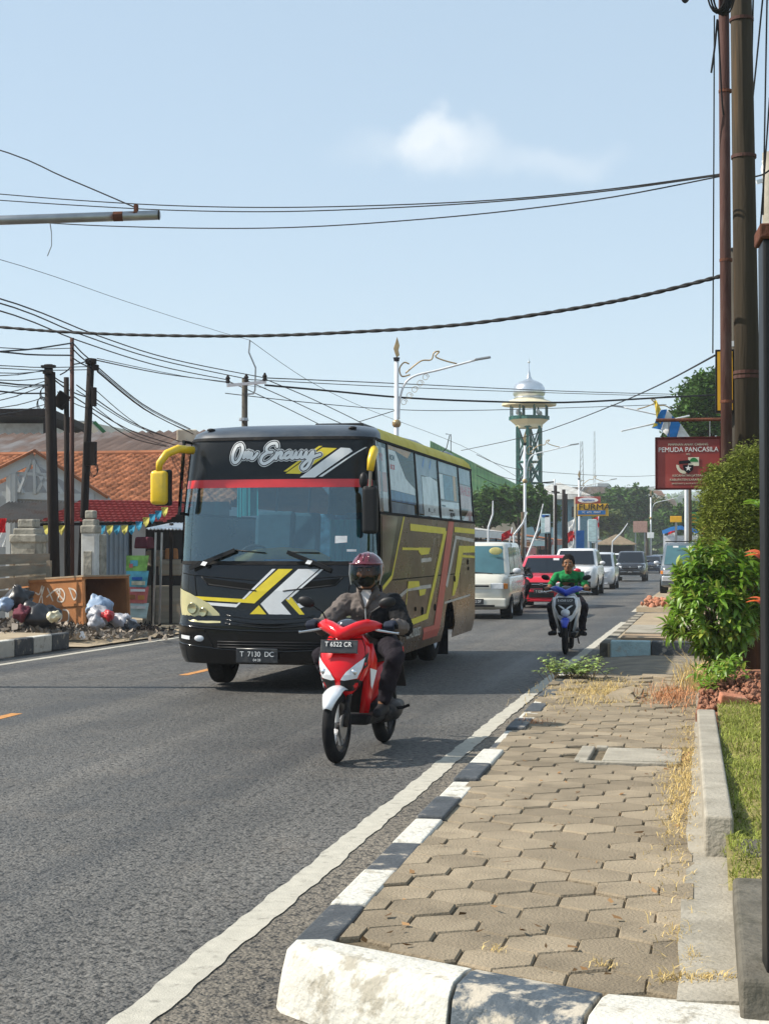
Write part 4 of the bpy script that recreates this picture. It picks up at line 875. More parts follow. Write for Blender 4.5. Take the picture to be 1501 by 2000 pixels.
def head_shape(m, c):
    x, y, z = c
    m.ball((x, y, z+.02), (.076, .095, .10), 16, 12); m.ball((x, y-.03, z-.055), (.058, .062, .07), 14, 10)
    m.ball((x, y-.065, z-.085), (.030, .026, .026), 10, 8)                       # chin
    limb(m, [(x, y-.092, z+.012), (x, y-.104, z-.010), (x, y-.112, z-.028)], [.010, .012, .015], 8)   # nose
    for s in (-1, 1):
        m.ball((x+s*.016, y-.098, z-.032), (.010, .010, .008), 8, 6); m.ball((x+s*.079, y-.002, z-.012), (.010, .022, .032), 8, 8)
        m.ball((x+s*.034, y-.078, z+.030), (.026, .014, .009), 8, 6); m.ball((x+s*.045, y-.066, z-.022), (.024, .020, .022), 8, 6)
    m.ball((x, y-.086, z-.062), (.026, .014, .012), 10, 6)
    limb(m, [(x, y+.02, z-.05), (x, y+.045, z-.16)], [.052, .056])
def rider(name, label, loc, rz, kind):
    t = thing(name, label, 'person', loc, rz)
    hc = (.0, .78, HEADZ-(.02 if kind == 2 else 0)); sh = .185; J = {}; up = .045 if kind == 2 else 0
    for s in (-1, 1):
        J[s] = dict(sh=(s*sh, .86, 1.135+up), el=(s*(.335 if kind == 1 else .315), .66, .955), wr=(s*.31, .41, .995), hip=(s*.095, 1.0, .815), kn=(s*.29, .53, .735), an=(s*.175, .60, .375), toe=(s*.18, .44, .335))
        if kind == 2: J[s]['an'] = (s*.215, .66, .33); J[s]['toe'] = (s*.27, .52, .30); J[s]['kn'] = (s*.25, .55, .70)
    m = MB(); head_shape(m, hc)
    if kind == 2: m.v = [tuple(hc[i]+(p[i]-hc[i])*1.13 for i in range(3)) for p in m.v]
    limb(m, [(0, .845, 1.22), (0, .88, 1.12), (0, .95, .95), (0, 1.0, .84)], [.075, .125, .125, .125])
    for s in (-1, 1):
        j = J[s]; limb(m, [(s*.05, .85, 1.17), j['sh'], j['el'], j['wr']], [.055, .052, .040, .028]); limb(m, [j['wr'], (s*.305, .375, .995)], [.028, .030]); hand(m, s)
        limb(m, [j['hip'], j['kn'], j['an']], [.078, .055, .040]); limb(m, [j['an'], (j['an'][0], j['an'][1]+.03, j['an'][2]-.03), j['toe']], [.036, .034, .026])
    m.build('body', 'skin', t, remesh=.0085, smooth='all')
    if kind == 2: hc0 = hc; hc = (hc[0], hc[1]-.012, hc[2])
    for s in (-1, 1):
        MB().ball((hc[0]+s*.033, hc[1]-.089, hc[2]+.012), (.014, .008, .006), 10, 6).build('eye', 'eye_white', t, smooth='all'); MB().ball((hc[0]+s*.033, hc[1]-.0965, hc[2]+.012), (.006, .003, .006), 8, 6).build('iris', 'hair', t, smooth='all')
        MB().tube([(hc[0]+s*.014, hc[1]-.096, hc[2]+.030), (hc[0]+s*.035, hc[1]-.092, hc[2]+.036), (hc[0]+s*.056, hc[1]-.078, hc[2]+.030)], [.004, .0045, .003], 6).build('eyebrow', 'hair', t)
    MB().tube([(hc[0]-.022, hc[1]-.096, hc[2]-.062), (hc[0], hc[1]-.101, hc[2]-.061), (hc[0]+.022, hc[1]-.096, hc[2]-.062)], [.004, .006, .004], 6).build('mouth', 'lip', t)
    if kind == 2: hc = hc0
    # top
    m = MB(); fat = .012 if kind == 2 else .024
    m.ball((0, .87, 1.10+up), (.19+fat*.5, .115+fat, .11), 14, 10); m.ball((0, .92, .98), (.155+fat, .12+fat, .16), 14, 10); m.ball((0, .985, .86), (.155+fat, .13+fat, .12), 14, 10)
    for s in (-1, 1):
        j = J[s]; e = j['el'] if kind == 1 else tuple(j['sh'][i]+(j['el'][i]-j['sh'][i])*.60 for i in range(3))
        limb(m, [(s*.08, .86, 1.15+up), j['sh'], e], [.07, (.068 if kind == 1 else .058)+fat*.6, (.052 if kind == 1 else .050)+fat*.5])
        if kind == 1: limb(m, [j['el'], (s*.315, .47, .98), (s*.31, .43, .99)], [.060, .050, .044])
    limb(m, [(0, .85, 1.20), (0, .845, 1.235 if kind == 1 else 1.225)], [.088, .074 if kind == 1 else .080])
    top = fold(m.build('jacket' if kind == 1 else 'tshirt', 'jacket' if kind == 1 else 'tshirt_green', t, remesh=.009, smooth='all'), .04 if kind == 1 else .025, .06)
    # trousers
    m = MB(); m.ball((0, 1.0, .83), (.165, .15, .11), 14, 10)
    for s in (-1, 1):
        j = J[s]; a = tuple(j['an'][i]*.86+j['kn'][i]*.14 for i in range(3)); limb(m, [j['hip'], tuple((j['hip'][i]+j['kn'][i])/2+(.015 if i == 2 else 0) for i in range(3)), j['kn'], a], [.098, .092, .078, .058])
    fold(m.build('trousers', 'trousers_dark', t, remesh=.010, smooth='all'), .035, .07)
    for s in (-1, 1):
        j = J[s]; m = MB(); x, y, z = j['an']; tx, ty, tz = j['toe']
        limb(m, [(x, y+.05, z-.045), (x, y-.02, z-.035), (tx, ty-.01, tz-.012)], [.042, .046, .036]); 
        if kind == 1: limb(m, [(x, y+.02, z-.03), (x, y+.01, z+.03)], [.046, .046])
        m.build('shoe', 'shoe', t, remesh=.010, smooth='all')
        if kind == 1:
            m = MB(); hand(m, s, .004); limb(m, [j['wr'], (s*.305, .375, .995)], [.034, .036]); m.build('glove', 'glove', t, remesh=.0075, smooth='all'); MB().ball((s*.306, .375, 1.014), (.034, .026, .009), 10, 6).build('glove_patch', 'glove_blue', t, smooth='all')
    x, y, z = hc
    if kind == 1:
        m = MB(); m.add([(-.05, .742, 1.20), (0, .730, 1.10), (.05, .742, 1.20), (.03, .765, 1.245), (-.03, .765, 1.245)], [(0, 1, 2, 3, 4)]); m.build('undershirt', 'shirt_white', t, solid=.01)
        m = MB(); m.ball((.075, .868, 1.02), (.15, .142, .17), 14, 10); m.ball((.19, .84, 1.12), (.085, .09, .085), 12, 8); limb(m, [(.19, .85, 1.135), (.335, .655, .955)], [.082, .068]); fold(m.build('jacket_panel', 'mask_black', top, remesh=.009, smooth='all'), .04, .06)
        MB().tube([(0, .722, 1.12), (.004, .725, 1.02), (.0, .76, .90)], .006, 6).build('zip', 'trim_silver', t)
        for s in (-1, 1): MB().tube([(s*.075, .80, 1.25), (s*.055, .742, 1.20), (s*.006, .722, 1.10)], [.022, .020, .010], 6).build('collar', 'jacket', top, smooth='all')
        m = MB(); nu, nv = 28, 18
        def hp(u, v, k): a = math.pi*v/nv; q = 2*math.pi*u/nu; return (x+k*.128*math.sin(a)*math.cos(q), y+.005+k*.152*math.sin(a)*math.sin(q), z+.018+k*.135*math.cos(a))
        for k, nm, mt in ((1.0, 'helmet', 'helmet_maroon'), (.93, 'helmet_lining', 'lining')):
            m = MB()
            for v in range(0, 13):
                for u in range(nu):
                    p = [hp(u, v, k), hp(u+1, v, k), hp(u+1, v+1, k), hp(u, v+1, k)]; c = sum((Vector(q) for q in p), Vector())/4
                    if c.y < y-.055 and z-.2 < c.z < z+.050: continue
                    m.add(p, [(0, 1, 2, 3)])
            o = m.build(nm, mt, t, smooth='all', fix=False)
            if nm == 'helmet': hel = o
            w_ = o.modifiers.new('w', 'WELD'); w_.merge_threshold = .0005
        m = MB(); m.grid(lambda q, h: (x+.136*math.sin(q)*(1-.10*((h+.02)/.09)**2), y+.008-.158*math.cos(q)*(1-.06*((h+.03)/.09)**2), z+h), [R(-72+12*i) for i in range(13)], [-.105+.0245*i for i in range(8)]); m.build('visor', 'visor', hel, smooth='all', fix=False)
        MB().tube([(x+.139*math.sin(q), y+.008-.160*math.cos(q), z+.062) for q in [R(-75+15*i) for i in range(11)]], .007, 6).build('visor_rim', 'helmet_maroon', hel, smooth='all')
        for s in (-1, 1): MB().tube([(x+s*.128, y-.04, z+.06), (x+s*.130, y-.05, z-.02), (x+s*.115, y-.055, z-.10)], .004, 6).build('visor_edge', 'trim_silver', hel)
        for a in (-.5, 0, .5): MB().tube([(x+a*.09, y-.128+abs(a)*.03, z+.085), (x+a*.075, y-.08, z+.132), (x+a*.07, y+.03, z+.155-abs(a)*.02)], [.006, .009, .005], 6).build('helmet_ridge', 'helmet_maroon', hel, smooth='all')
        m = MB(); m.ball((x, y-.038, z-.068), (.066, .073, .052), 14, 10); m.build('face_mask', 'mask_black', t, smooth='all'); MB().tube([(x-.11, y-.03, z-.07), (x-.05, y-.06, z-.135), (x+.05, y-.06, z-.135), (x+.11, y-.03, z-.07)], .007, 6).build('chin_strap', 'lining', hel)
    else:
        m = MB(); m.ball((x, y+.016, z+.055), (.084, .098, .085), 16, 12)
        for s in (-1, 1): m.ball((x+s*.066, y+.01, z+.025), (.022, .06, .05), 10, 8)
        m.ball((x, y+.06, z), (.07, .055, .085), 12, 8); m.v = [tuple(hc[i]+(p[i]-hc[i])*1.15 for i in range(3)) for p in m.v]; hr = fold(m.build('hair', 'hair', t, remesh=.008, smooth='all'), .012, .03)
        text('shirt_print', 'COPENHAGEN', .032, MAT['trousers_dark'], top, (0, .715, 1.12), (R(78), 0, 0), .012)
        pr = MB().add([(-.085, .742, .98), (-.01, .728, 1.045), (.04, .722, 1.075), (.085, .735, 1.075), (.10, .75, .98), (.055, .742, .98), (.035, .735, 1.03), (.01, .738, .98)], [tuple(range(8))]); pr.build('shirt_print', 'trousers_dark', top, solid=.02)
    return t
SA, SB = (-2.65, 10.93, 0), R(-4)
scooter('scooter', 'red scooter with white front mudguard in front of the bus', SA, SB, 'scooter_red', 'scooter_red', 'scooter_white', 'T 6522 CR', '12·26', 'red')
rider('person', 'rider in maroon helmet, black mask and dark jacket holding the handlebars', SA, SB, 1)
SC, SD = (-2.12, 23.45, gz(23.4)), R(1.5)
scooter('scooter', 'white and blue scooter beside the white edge line', SC, SD, 'scooter_white', 'scooter_blue', 'scooter_blue', 'B 6268 UCP', '05·25', 'blue')
rider('person', 'bareheaded rider in green t-shirt and dark trousers with hands on the bars', SC, SD, 2)
# ------------------------------------------------------------------ cars and vans
def paint(name, c, **k): return M(name, c, .22, var=.04, coat=.8, **k)
paint('paint_white', (.72, .72, .71)); paint('paint_cream', (.62, .60, .52), dirt=(.4, .36, .28), dscale=3, damt=.25); paint('paint_red', (.60, .012, .03)); paint('paint_silver', (.52, .54, .57)); paint('paint_dark', (.02, .022, .028)); paint('paint_grey', (.10, .12, .14)); paint('paint_navy', (.02, .03, .06))
M('car_glass', (.008, .012, .018), .06, var=.1, spec=.35); M('car_glass_teal', (.05, .13, .15), .05, var=.2, scale=2, coat=1)
M('tail_red', (.45, .02, .02), .2, var=.05, coat=.8); M('amber', (.6, .2, .03), .2, var=.05, coat=.8); M('plate_white', (.6, .6, .6), .5, var=.05)
def car(name, label, cat, loc, col, L=3.9, W=1.7, H=1.5, hood=(.78, .95), cowl=1.0, roof0=1.7, roof1=3.0, rear=3.6, belt=.98, clr=.2, wr=.31, ax=(.75, 3.15), glassm='car_glass', face='wide', plate='B 1275 AU', rz=0, back=False, grille='black_plastic', roofh=None):
    t = thing(name, label, cat, loc, rz); hw = W/2
    if back: t.rotation_euler = (0, 0, math.pi); t.location = (loc[0], loc[1]+L, loc[2])
    def top(y):
        if y < cowl: return hood[0]+(hood[1]-hood[0])*min(1, max(0, y/cowl))**.6
        return belt if y < rear else belt-(y-rear)*.12
    def wd(y):
        k = hw
        if y < .45: k = hw*(.80+.20*math.sin(min(1, y/.45)*math.pi/2))
        if y > L-.35: k = hw*(.86+.14*math.sin(min(1, (L-y)/.35)*math.pi/2))
        return k
    st = [0, .04, .12, .25, .45, .7]+([cowl] if cowl > .75 else [])+[cowl+.35, (cowl+L)/2, L-.7, L-.3, L-.1, L]
    st = sorted(set(st)); secs = []
    for y in st:
        w = wd(y); zt = top(y); e = 0
        if y < .12: zt -= (.12-y)*1.6; e = (.12-y)*.6
        zb = clr+e
        half = [(w*.6, zb), (w*.93, zb+.02), (w*.99, zb+.14), (w, (zb+zt)/2), (w*.985, zt-.10), (w*.93, zt-.02), (w*.7, zt+.015), (w*.3, zt+.03)]
        secs.append([(x, y, z) for x, z in half]+[(-x, y, z) for x, z in half[::-1]])
    body = MB().loft(secs).build('body', col, t, smooth='all')
    # cabin
    c0, c1 = cowl-.02, rear; tw = hw*.80; bw = hw*.955
    def ring(z, y0, y1, w, r=.12): return [(-w+r, y0, z), (0, y0-.06, z), (w-r, y0, z), (w, y0+r, z), (w, (y0+y1)/2, z), (w, y1-r, z), (w-r, y1, z), (-w+r, y1, z), (-w, y1-r, z), (-w, (y0+y1)/2, z), (-w, y0+r, z)]
    zr = H-.07
    cab = MB().loft([ring(belt-.03, c0, c1, bw), ring(zr, roof0, roof1, tw), ring(H-.02, roof0+.10, roof1-.1, tw*.93), ring(H, roof0+.3, roof1-.3, tw*.7)]).build('cabin', col, t, smooth=True)
    lerp = lambda a, b, f: a+(b-a)*f
    def panel(nm, pts, off, mat=glassm):
        v = [Vector(p) for p in pts]; n = (v[1]-v[0]).cross(v[3]-v[0]).normalized(); c = Vector((0, (c0+c1)/2, belt)); 
        if n.dot(v[0]-c) < 0: n = -n
        return MB().add([p+n*off for p in v], [(0, 1, 2, 3)]).build(nm, mat, t, fix=False)
    def frontp(f, g): # f across -1..1, g up 0..1
        w = lerp(bw, tw, g)-.05; y = lerp(c0, roof0, g)-.06*(1-f*f)+.02*abs(f); return (f*w, y, lerp(belt-.03, zr, g))
    m = MB(); m.grid(lambda f, g: Vector(frontp(f, g))+Vector((0, -.012, .008)), [-.93, -.7, -.35, 0, .35, .7, .93], [.07, .5, .95]); ws = m.build('windscreen', glassm, t, smooth='all', fix=False)
    for s in (-1, 1):
        for a, b in ((.06, .36), (.40, .68), (.72, .95)):
            def sp(f, g): y0 = lerp(c0+.1, roof0+.1, g); y1 = lerp(c1-.1, roof1-.1, g); return (s*(lerp(bw, tw, g)+.008), lerp(y0, y1, f), lerp(belt-.03, zr, g))
            MB().add([sp(a, .12), sp(b, .12), sp(b, .92), sp(a, .92)], [(0, 1, 2, 3)]).build('side_window', glassm, t, fix=False)
        mm = MB().tube([(s*bw, cowl+.28, belt+.02), (s*(hw+.08), cowl+.25, belt+.05)], .025, 6).build('mirror_arm', 'black_plastic', t)
        MB().ball((s*(hw+.13), cowl+.24, belt+.09), (.11, .06, .075), 12, 8).build('side_mirror', col if face != 'box' else 'paint_silver', t, smooth='all')
        for y in ax:
            wheel(t, s*(hw-.09), y, wr, .2, 'trim_silver', 22, side=s)
            MB().lathe([(wr*1.14, s*(hw-.25)), (wr*1.14, s*(hw+.004)), (wr*1.0, s*(hw+.003))], (0, y, wr+.01), 22, 'x', cap=False).build('wheel_arch', 'dark_recess', t)
    MB().add([(-tw+.1, roof1+.02, zr-.05), (tw-.1, roof1+.02, zr-.05), (bw-.12, c1+.012, belt+.08), (-bw+.12, c1+.012, belt+.08)], [(0, 1, 2, 3)]).build('rear_window', glassm, t, fix=False)
    def fb(nm, x, z, sx, sz, mat, y=None, sy=.05, rz_=0, bev=.012, ry=0, par=t):
        f = min(1, abs(x)/hw); yy = (.0+.30*f**3.2) if y is None else y
        o = MB().box((0, 0, 0), (sx, sy, sz), rz=rz_, ry=ry).build(nm, mat, par, bevel=bev); o.location = (x, yy, z); return o
    zf = hood[0]
    if face == 'box':
        for s in (-1, 1): fb('headlight', s*hw*.66, zf*.80, .30, .14, 'lens_clear', .02, .06); fb('indicator', s*hw*.90, zf*.80, .10, .13, 'amber', .09, .06, s*.5)
        fb('grille', 0, zf*.80, hw*.95, .12, col, .0, .05); fb('grille_slot', 0, zf*.80, hw*.85, .05, 'black_plastic', -.005, .05)
        fb('bumper', 0, clr+.17, W*.94, .22, col if col != 'paint_cream' else 'paint_cream', -.02, .12, bev=.04); fb('bumper_slot', 0, clr+.10, W*.6, .05, 'black_plastic', -.07, .04)
    else:
        for s in (-1, 1):
            h = fb('headlight', s*hw*.70, zf*.86, .36, .15, 'lens_clear', .09, .10, s*.42, .035, s*(-.18 if face != 'suv' else -.08)); fb('fog_lamp', s*hw*.68, clr+.20, .14, .08, 'lens_clear', .06, .05, s*.3)
            fb('bumper_corner', s*hw*.68, clr+.20, .30, .16, 'black_plastic', .075, .05, s*.3)
        g = fb('grille', 0, zf*.83, hw*.95, .17, grille, -.005, .05); fb('grille_bar', 0, zf*.86, hw*.93, .025, 'chrome', -.03, .02); fb('emblem', 0, zf*.86, .10, .07, 'chrome', -.04, .02, 0, .02)
        fb('lower_grille', 0, clr+.20, hw*.9, .15, 'black_plastic', -.005, .05); fb('bumper_bar', 0, clr+.31, hw*1.25, .03, 'chrome' if face == 'suv' else col, -.012, .05); fb('skid_plate', 0, clr+.05, hw*1.3, .07, 'trim_silver' if face == 'suv' else col, .0, .06)
    if face == 'suv': fb('lower_cladding', 0, clr+.15, hw*1.5, .24, 'black_plastic', .012, .06, 0, .03)
    p = fb('number_plate', 0, clr+.30 if face != 'box' else clr+.2, .43, .13, 'plate_black', -.06 if face != 'box' else -.09, .012, 0, .004)
    text('plate_text', plate, .09, MAT['ink_white'], p, (0, -.008, 0), FACE, sx=.8)
    for s in (-1, 1): MB().tube([(s*tw*.6, c0-.1+.0, belt+.03), (s*tw*.15-.25, c0-.02, belt+.06)], .012, 5).build('wiper', 'black_plastic', t)
    if back:
        for s in (-1, 1): o = MB().box((s*hw*.86, L-.02, belt-.12), (.14, .06, .34)).build('tail_lamp', 'tail_red', t, bevel=.02)
        MB().lathe([(.33, 0), (.36, .06), (.34, .18), (.30, .20), (.02, .205)], (.1, L-.02, 1.0), 24, 'y').build('spare_wheel_cover', 'paint_white', t, smooth=True); MB().box((0, L+.0, .50), (W*.9, .1, .2)).build('rear_bumper', 'paint_white', t, bevel=.03)
        MB().box((0, L+.04, .62), (.43, .02, .13)).build('number_plate', 'plate_black', t)
    return t
van = dict(L=3.7, W=1.6, H=1.84, hood=(.98, 1.06), cowl=.34, roof0=.85, roof1=3.4, rear=3.66, belt=1.05, clr=.22, wr=.27, ax=(.62, 2.6), face='box')
v1 = car('van', 'cream white van with boxy nose right behind the bus', 'van', (-5.42, 36.3, gz(36)), 'paint_cream', glassm='car_glass_teal', plate='T 1942 DF', **van)
MB().ball((.42, .56, 1.62), (.16, .02, .09), 14, 8).build('window_sticker', M('sticker_gold', (.55, .5, .2), .5), v1)
r1 = car('hatchback', 'red hatchback half hidden by the green-shirted rider', 'car', (-4.70, 44.4, gz(44)), 'paint_red', L=3.6, W=1.62, H=1.53, hood=(.80, .96), cowl=.85, roof0=1.55, roof1=2.9, rear=3.45, belt=.98, clr=.18, wr=.28, ax=(.68, 2.9), plate='T 1275 AU', grille='black_plastic')
MB().add([(.25, .98, 1.38), (.42, 1.0, 1.38), (.42, 1.03, 1.44), (.25, 1.01, 1.44)], [(0, 1, 2, 3)]).build('window_sticker', 'sheet_and_reflection_white', r1)
car('sport_utility_car', 'white sport utility car with black lower bumper behind the red hatchback', 'car', (-5.10, 59.6, gz(60)), 'paint_white', L=4.7, W=1.84, H=1.82, hood=(1.02, 1.18), cowl=1.15, roof0=1.9, roof1=3.9, rear=4.55, belt=1.16, clr=.28, wr=.37, ax=(.85, 3.65), face='suv', plate='B 1908 PJ')
car('people_carrier', 'silver people carrier following close behind the white sport utility car', 'car', (-5.05, 71.2, gz(71)), 'paint_silver', L=4.3, W=1.7, H=1.70, hood=(.90, 1.05), cowl=.95, roof0=1.7, roof1=3.8, rear=4.2, belt=1.04, clr=.22, wr=.30, ax=(.75, 3.4), plate='B 2231 KL')
car('sport_utility_car', 'black sport utility car alone on the road ahead of the farthest traffic', 'car', (-4.62, 94.5, gz(95)), 'paint_dark', L=4.7, W=1.86, H=1.84, hood=(1.02, 1.18), cowl=1.15, roof0=1.85, roof1=3.9, rear=4.55, belt=1.16, clr=.28, wr=.38, ax=(.85, 3.65), face='suv', plate='B 785 JF')
car('saloon_car', 'dark blue car at the far end of the road', 'car', (-4.85, 138, gz(138)), 'paint_navy', L=4.3, W=1.75, H=1.55, hood=(.82, .98), cowl=1.0, roof0=1.75, roof1=3.2, rear=3.9, belt=1.0, clr=.2, wr=.31, ax=(.8, 3.4), plate='B 1 XA')
car('sport_utility_car', 'white off-road car seen from behind with a covered spare wheel', 'car', (-7.0, 122, gz(122)), 'paint_white', L=4.0, W=1.72, H=1.78, hood=(1.0, 1.1), cowl=1.1, roof0=1.7, roof1=3.75, rear=3.95, belt=1.08, clr=.3, wr=.36, ax=(.8, 3.1), face='suv', back=True, plate='D 88')
g1 = car('van', 'dark grey van with roof rack parked on the right verge', 'van', (-.93, 58.5, gz(58)+.12), 'paint_grey', glassm='car_glass_teal', plate='T 1370 EA', **{**van, 'W': 1.66, 'H': 1.9})
m = MB()
for s in (-1, 1): MB().tube([(s*.62, .95, 1.95), (s*.62, 3.3, 1.95)], .02, 6).build('roof_rack', 'black_plastic', g1)
for y in (1.0, 1.7, 2.4, 3.2): MB().tube([(-.64, y, 1.95), (.64, y, 1.95)], .018, 6).build('roof_rack', 'black_plastic', g1)
for s in (-1, 1): MB().add([(-.10, .60, 1.72), (.10, .60, 1.72), (.10, .62, 1.78), (-.10, .62, 1.78)], [(0, 1, 2, 3)]).build('window_sticker', 'sheet_and_reflection_white', g1).location.x = s*.25
MB().box((0, -.03, .52), (1.5, .1, .26)).build('bumper', 'paint_silver', g1, bevel=.04)
car('van', 'white van parked behind the dark grey van', 'van', (.62, 66, gz(66)+.12), 'paint_white', plate='T 1022 AB', **{**van, 'H': 1.95})
car('hatchback', 'tiny silver car farthest along the oncoming lane', 'car', (-5.0, 160, gz(160)), 'paint_silver', L=3.7, W=1.65, H=1.55, plate='T 9')
car('van', 'small white van driving away at the far end of the left lane', 'van', (-7.2, 150, gz(150)), 'paint_white', plate='D 2', **{**van, 'H': 1.9})
# a further scooter in the traffic, behind the cream van
S1 = [o for o in COL.objects if o.name == 'scooter'][0]; P1 = [o for o in COL.objects if o.name == 'person'][0]
sc3 = copy_tree(S1); pe3 = copy_tree(P1)
tag(sc3, 'dark scooter squeezed between the cream van and the red hatchback', 'scooter'); tag(pe3, 'rider in black helmet beside the red hatchback', 'person')
for o in (sc3, pe3):
    o.location = (-5.02, 40.9, gz(41)); o.rotation_euler = (0, 0, 0)
    def swap(o):
        for s in o.material_slots:
            if s.material and s.material.name in ('scooter_red', 'helmet_maroon', 'scooter_white'): s.link = 'OBJECT'; s.material = MAT['scooter_black']
        for c in o.children: swap(c)
    swap(o)
# the traffic that faces us shares one row
for o in COL.objects:
    if o.parent is None and o.get('category') in ('car', 'van') and 'parked' not in o['label']: o['group'] = 'traffic following the bus'
# ------------------------------------------------------------------ right-hand side: post, poles, bushes, signs
M('leaf_bush', (.19, .34, .035), .4, var=.15, scale=3, island=.35, obj=.3, trans=.42, spec=.5)
M('leaf_conifer', (.17, .20, .035), .7, var=.3, scale=4, island=.45, trans=.2)
M('leaf_bush_pale', (.30, .36, .06), .45, var=.3, scale=6, island=.5, obj=.4, trans=.4); M('leaf_weed', (.33, .43, .14), .6, var=.2, island=.35, trans=.3)
M('leaf_tree', (.055, .115, .02), .6, var=.35, scale=.5, island=.5, trans=.25); M('leaf_tree_olive', (.075, .10, .022), .6, var=.35, scale=.5, island=.5, trans=.25)
M('leaf_croton', (.55, .10, .02), .4, var=.35, scale=20, obj=.3, trans=.25)
M('bark', (.10, .075, .05), .95, var=.3, bump=.6, bscale=25); M('twig', (.12, .09, .05), .9, var=.2)
M('iron_black', (.006, .006, .007), .45, var=.25, scale=3, spec=.3, dirt=(.04, .035, .032), dscale=5, damt=.35, stretch=(1, 1, .15)); M('rust', (.13, .05, .03), .85, var=.35, scale=10, bump=.5, dirt=(.05, .028, .022), dscale=6, damt=.6)
M('pole_rusty', (.07, .032, .026), .7, var=.3, scale=8, bump=.4, stretch=(1, 1, .2), dirt=(.15, .10, .085), dscale=5, damt=.45)
M('pole_wood', (.045, .035, .024), .9, var=.3, scale=8, bump=.7, bscale=30, stretch=(1, 1, .06), dirt=(.13, .075, .035), dscale=5, damt=.6, dlo=.57, dhi=.70); M('pole_grey', (.075, .068, .056), .85, var=.25, scale=6, stretch=(1, 1, .1), bump=.4)
M('cable', (.012, .012, .013), .6, var=.1); M('sign_red', (.30, .04, .032), .4, var=.15, scale=2, dirt=(.45, .12, .1), dscale=2, damt=.4); M('sign_edge', (.07, .012, .012), .6, var=.2)
M('sign_yellow', (.72, .38, .01), .45, var=.08); M('sign_cream', (.62, .58, .45), .5, var=.1); M('leaf_green_flat', (.03, .16, .05), .6); M('flag_white', (.68, .68, .66), .8, var=.08, trans=.3); M('flag_blue', (.04, .20, .52), .8, var=.1, trans=.3); M('flag_yellow', (.70, .52, .08), .8, var=.1, trans=.3); M('flag_red', (.52, .02, .025), .8, var=.1, trans=.3)
M('lamp_white', (.66, .68, .70), .35, var=.08, dirt=(.4, .36, .3), dscale=4, damt=.3); M('lamp_gold', (.36, .26, .13), .4, metal=.4, var=.2)
def leaf_mesh(L, w, curl, fold_, k=5):
    # a blade with a folded midrib that bends over: 2*(k-1) quads
    v = []; 
    for i in range(k):
        f = i/(k-1); ww = w*math.sin(math.pi*(f*.86+.09))**.8; z = -curl*L*f*f; y = L*f*(1-.25*curl*f)
        v += [(-ww, y, z+fold_*ww), (0, y, z), (ww, y, z+fold_*ww)]
    f = []
    for i in range(k-1): f += [(i*3, i*3+1, i*3+4, i*3+3), (i*3+1, i*3+2, i*3+5, i*3+4)]
    return np.array(v), np.array(f)
def rotm(d, roll, g):
    y = d/np.linalg.norm(d); up = np.array([0, 0, 1.]); x = np.cross(y, up); n = np.linalg.norm(x); x = x/n if n > 1e-3 else np.array([1., 0, 0]); z = np.cross(x, y)
    c, s = math.cos(roll), math.sin(roll); return np.stack([x*c+z*s, y, z*c-x*s], 1)
def scatter(variants, items):
    V = []; Fq = []; o = 0
    for k, M3, p in items:
        v, f = variants[k]; V.append(v @ M3.T+p); Fq.append(f+o); o += len(v)
    return np.concatenate(V), np.concatenate(Fq)
def m4(M3, p): return Matrix([[*M3[0], p[0]], [*M3[1], p[1]], [*M3[2], p[2]], [0, 0, 0, 1]])
# ---- the leafy bush in front of the poles: shoots with whorls of long leaves
g = np.random.default_rng(21)
bush = thing('bush', 'bright green leafy bush with long leaves over the red soil', 'bush', (0, 0, 0))
bc = np.array(at(1394, 1188, 14.1)); items = []
var = [leaf_mesh(.10, .017, .55, .35), leaf_mesh(.082, .015, .35, .4), leaf_mesh(.115, .018, .8, .3), leaf_mesh(.092, .019, .2, .45)]
base = np.array([bc[0]+.05, bc[1]+.1, .30])
def shoot(tip, d, n, sc=1.):
    for i in range(n):
        a = i*2.4+g.uniform(-.3, .3); f = i/n
        side = np.cross(d, [0, 0, 1.]); side /= max(1e-6, np.linalg.norm(side)); b2 = np.cross(side, d)
        ld = d*(.25+.7*f)+(side*math.cos(a)+b2*math.sin(a))*(1.0-.35*f); ld[2] += .12
        items.append((g.integers(4), rotm(ld, g.uniform(-.5, .5), g)*sc*g.uniform(.75, 1.2), tip-d*.11*(1-f)))
stems = MB()
for k in range(420):
    th = g.uniform(0, 2*np.pi); u = g.uniform(-.85, 1); r = math.sqrt(1-u*u)
    n_ = np.array([r*math.cos(th), r*math.sin(th), u]); rad = np.array([.46, .44, .60])*(g.uniform(.45, 1.0)**.5)*(1+.16*math.sin(th*3+u*4))
    p = bc+n_*rad
    if p[2] < .75: p[0] += (bc[0]+.12-p[0])*.45; p[1] += (bc[1]-p[1])*.3
    d = n_*.8+np.array([0, 0, .55]); d /= np.linalg.norm(d); shoot(p, d, 12)
for k in range(26):   # low tuft at the foot
    p = np.array(at(1398+g.normal()*24, 1305+g.normal()*22, 13.1+g.normal()*.12)); d = np.array([g.normal()*.6, g.normal()*.6-.3, 1.]); d /= np.linalg.norm(d); shoot(p, d, 8, .8)
for k in range(22):
    th = g.uniform(0, 6.28); e = bc+np.array([math.cos(th)*.3, math.sin(th)*.3, g.uniform(-.1, .4)]); stems.tube([base+g.normal(size=3)*.03, base*.5+e*.5+g.normal(size=3)*.05, e], [.012, .009, .005], 5)
stems.build('stems', 'twig', bush)['kind'] = 'stuff'
camp = np.array([0, 0, CAM_H])
order = sorted(range(len(items)), key=lambda i: np.linalg.norm(items[i][2]-camp)-.25*items[i][2][2])
lm = []
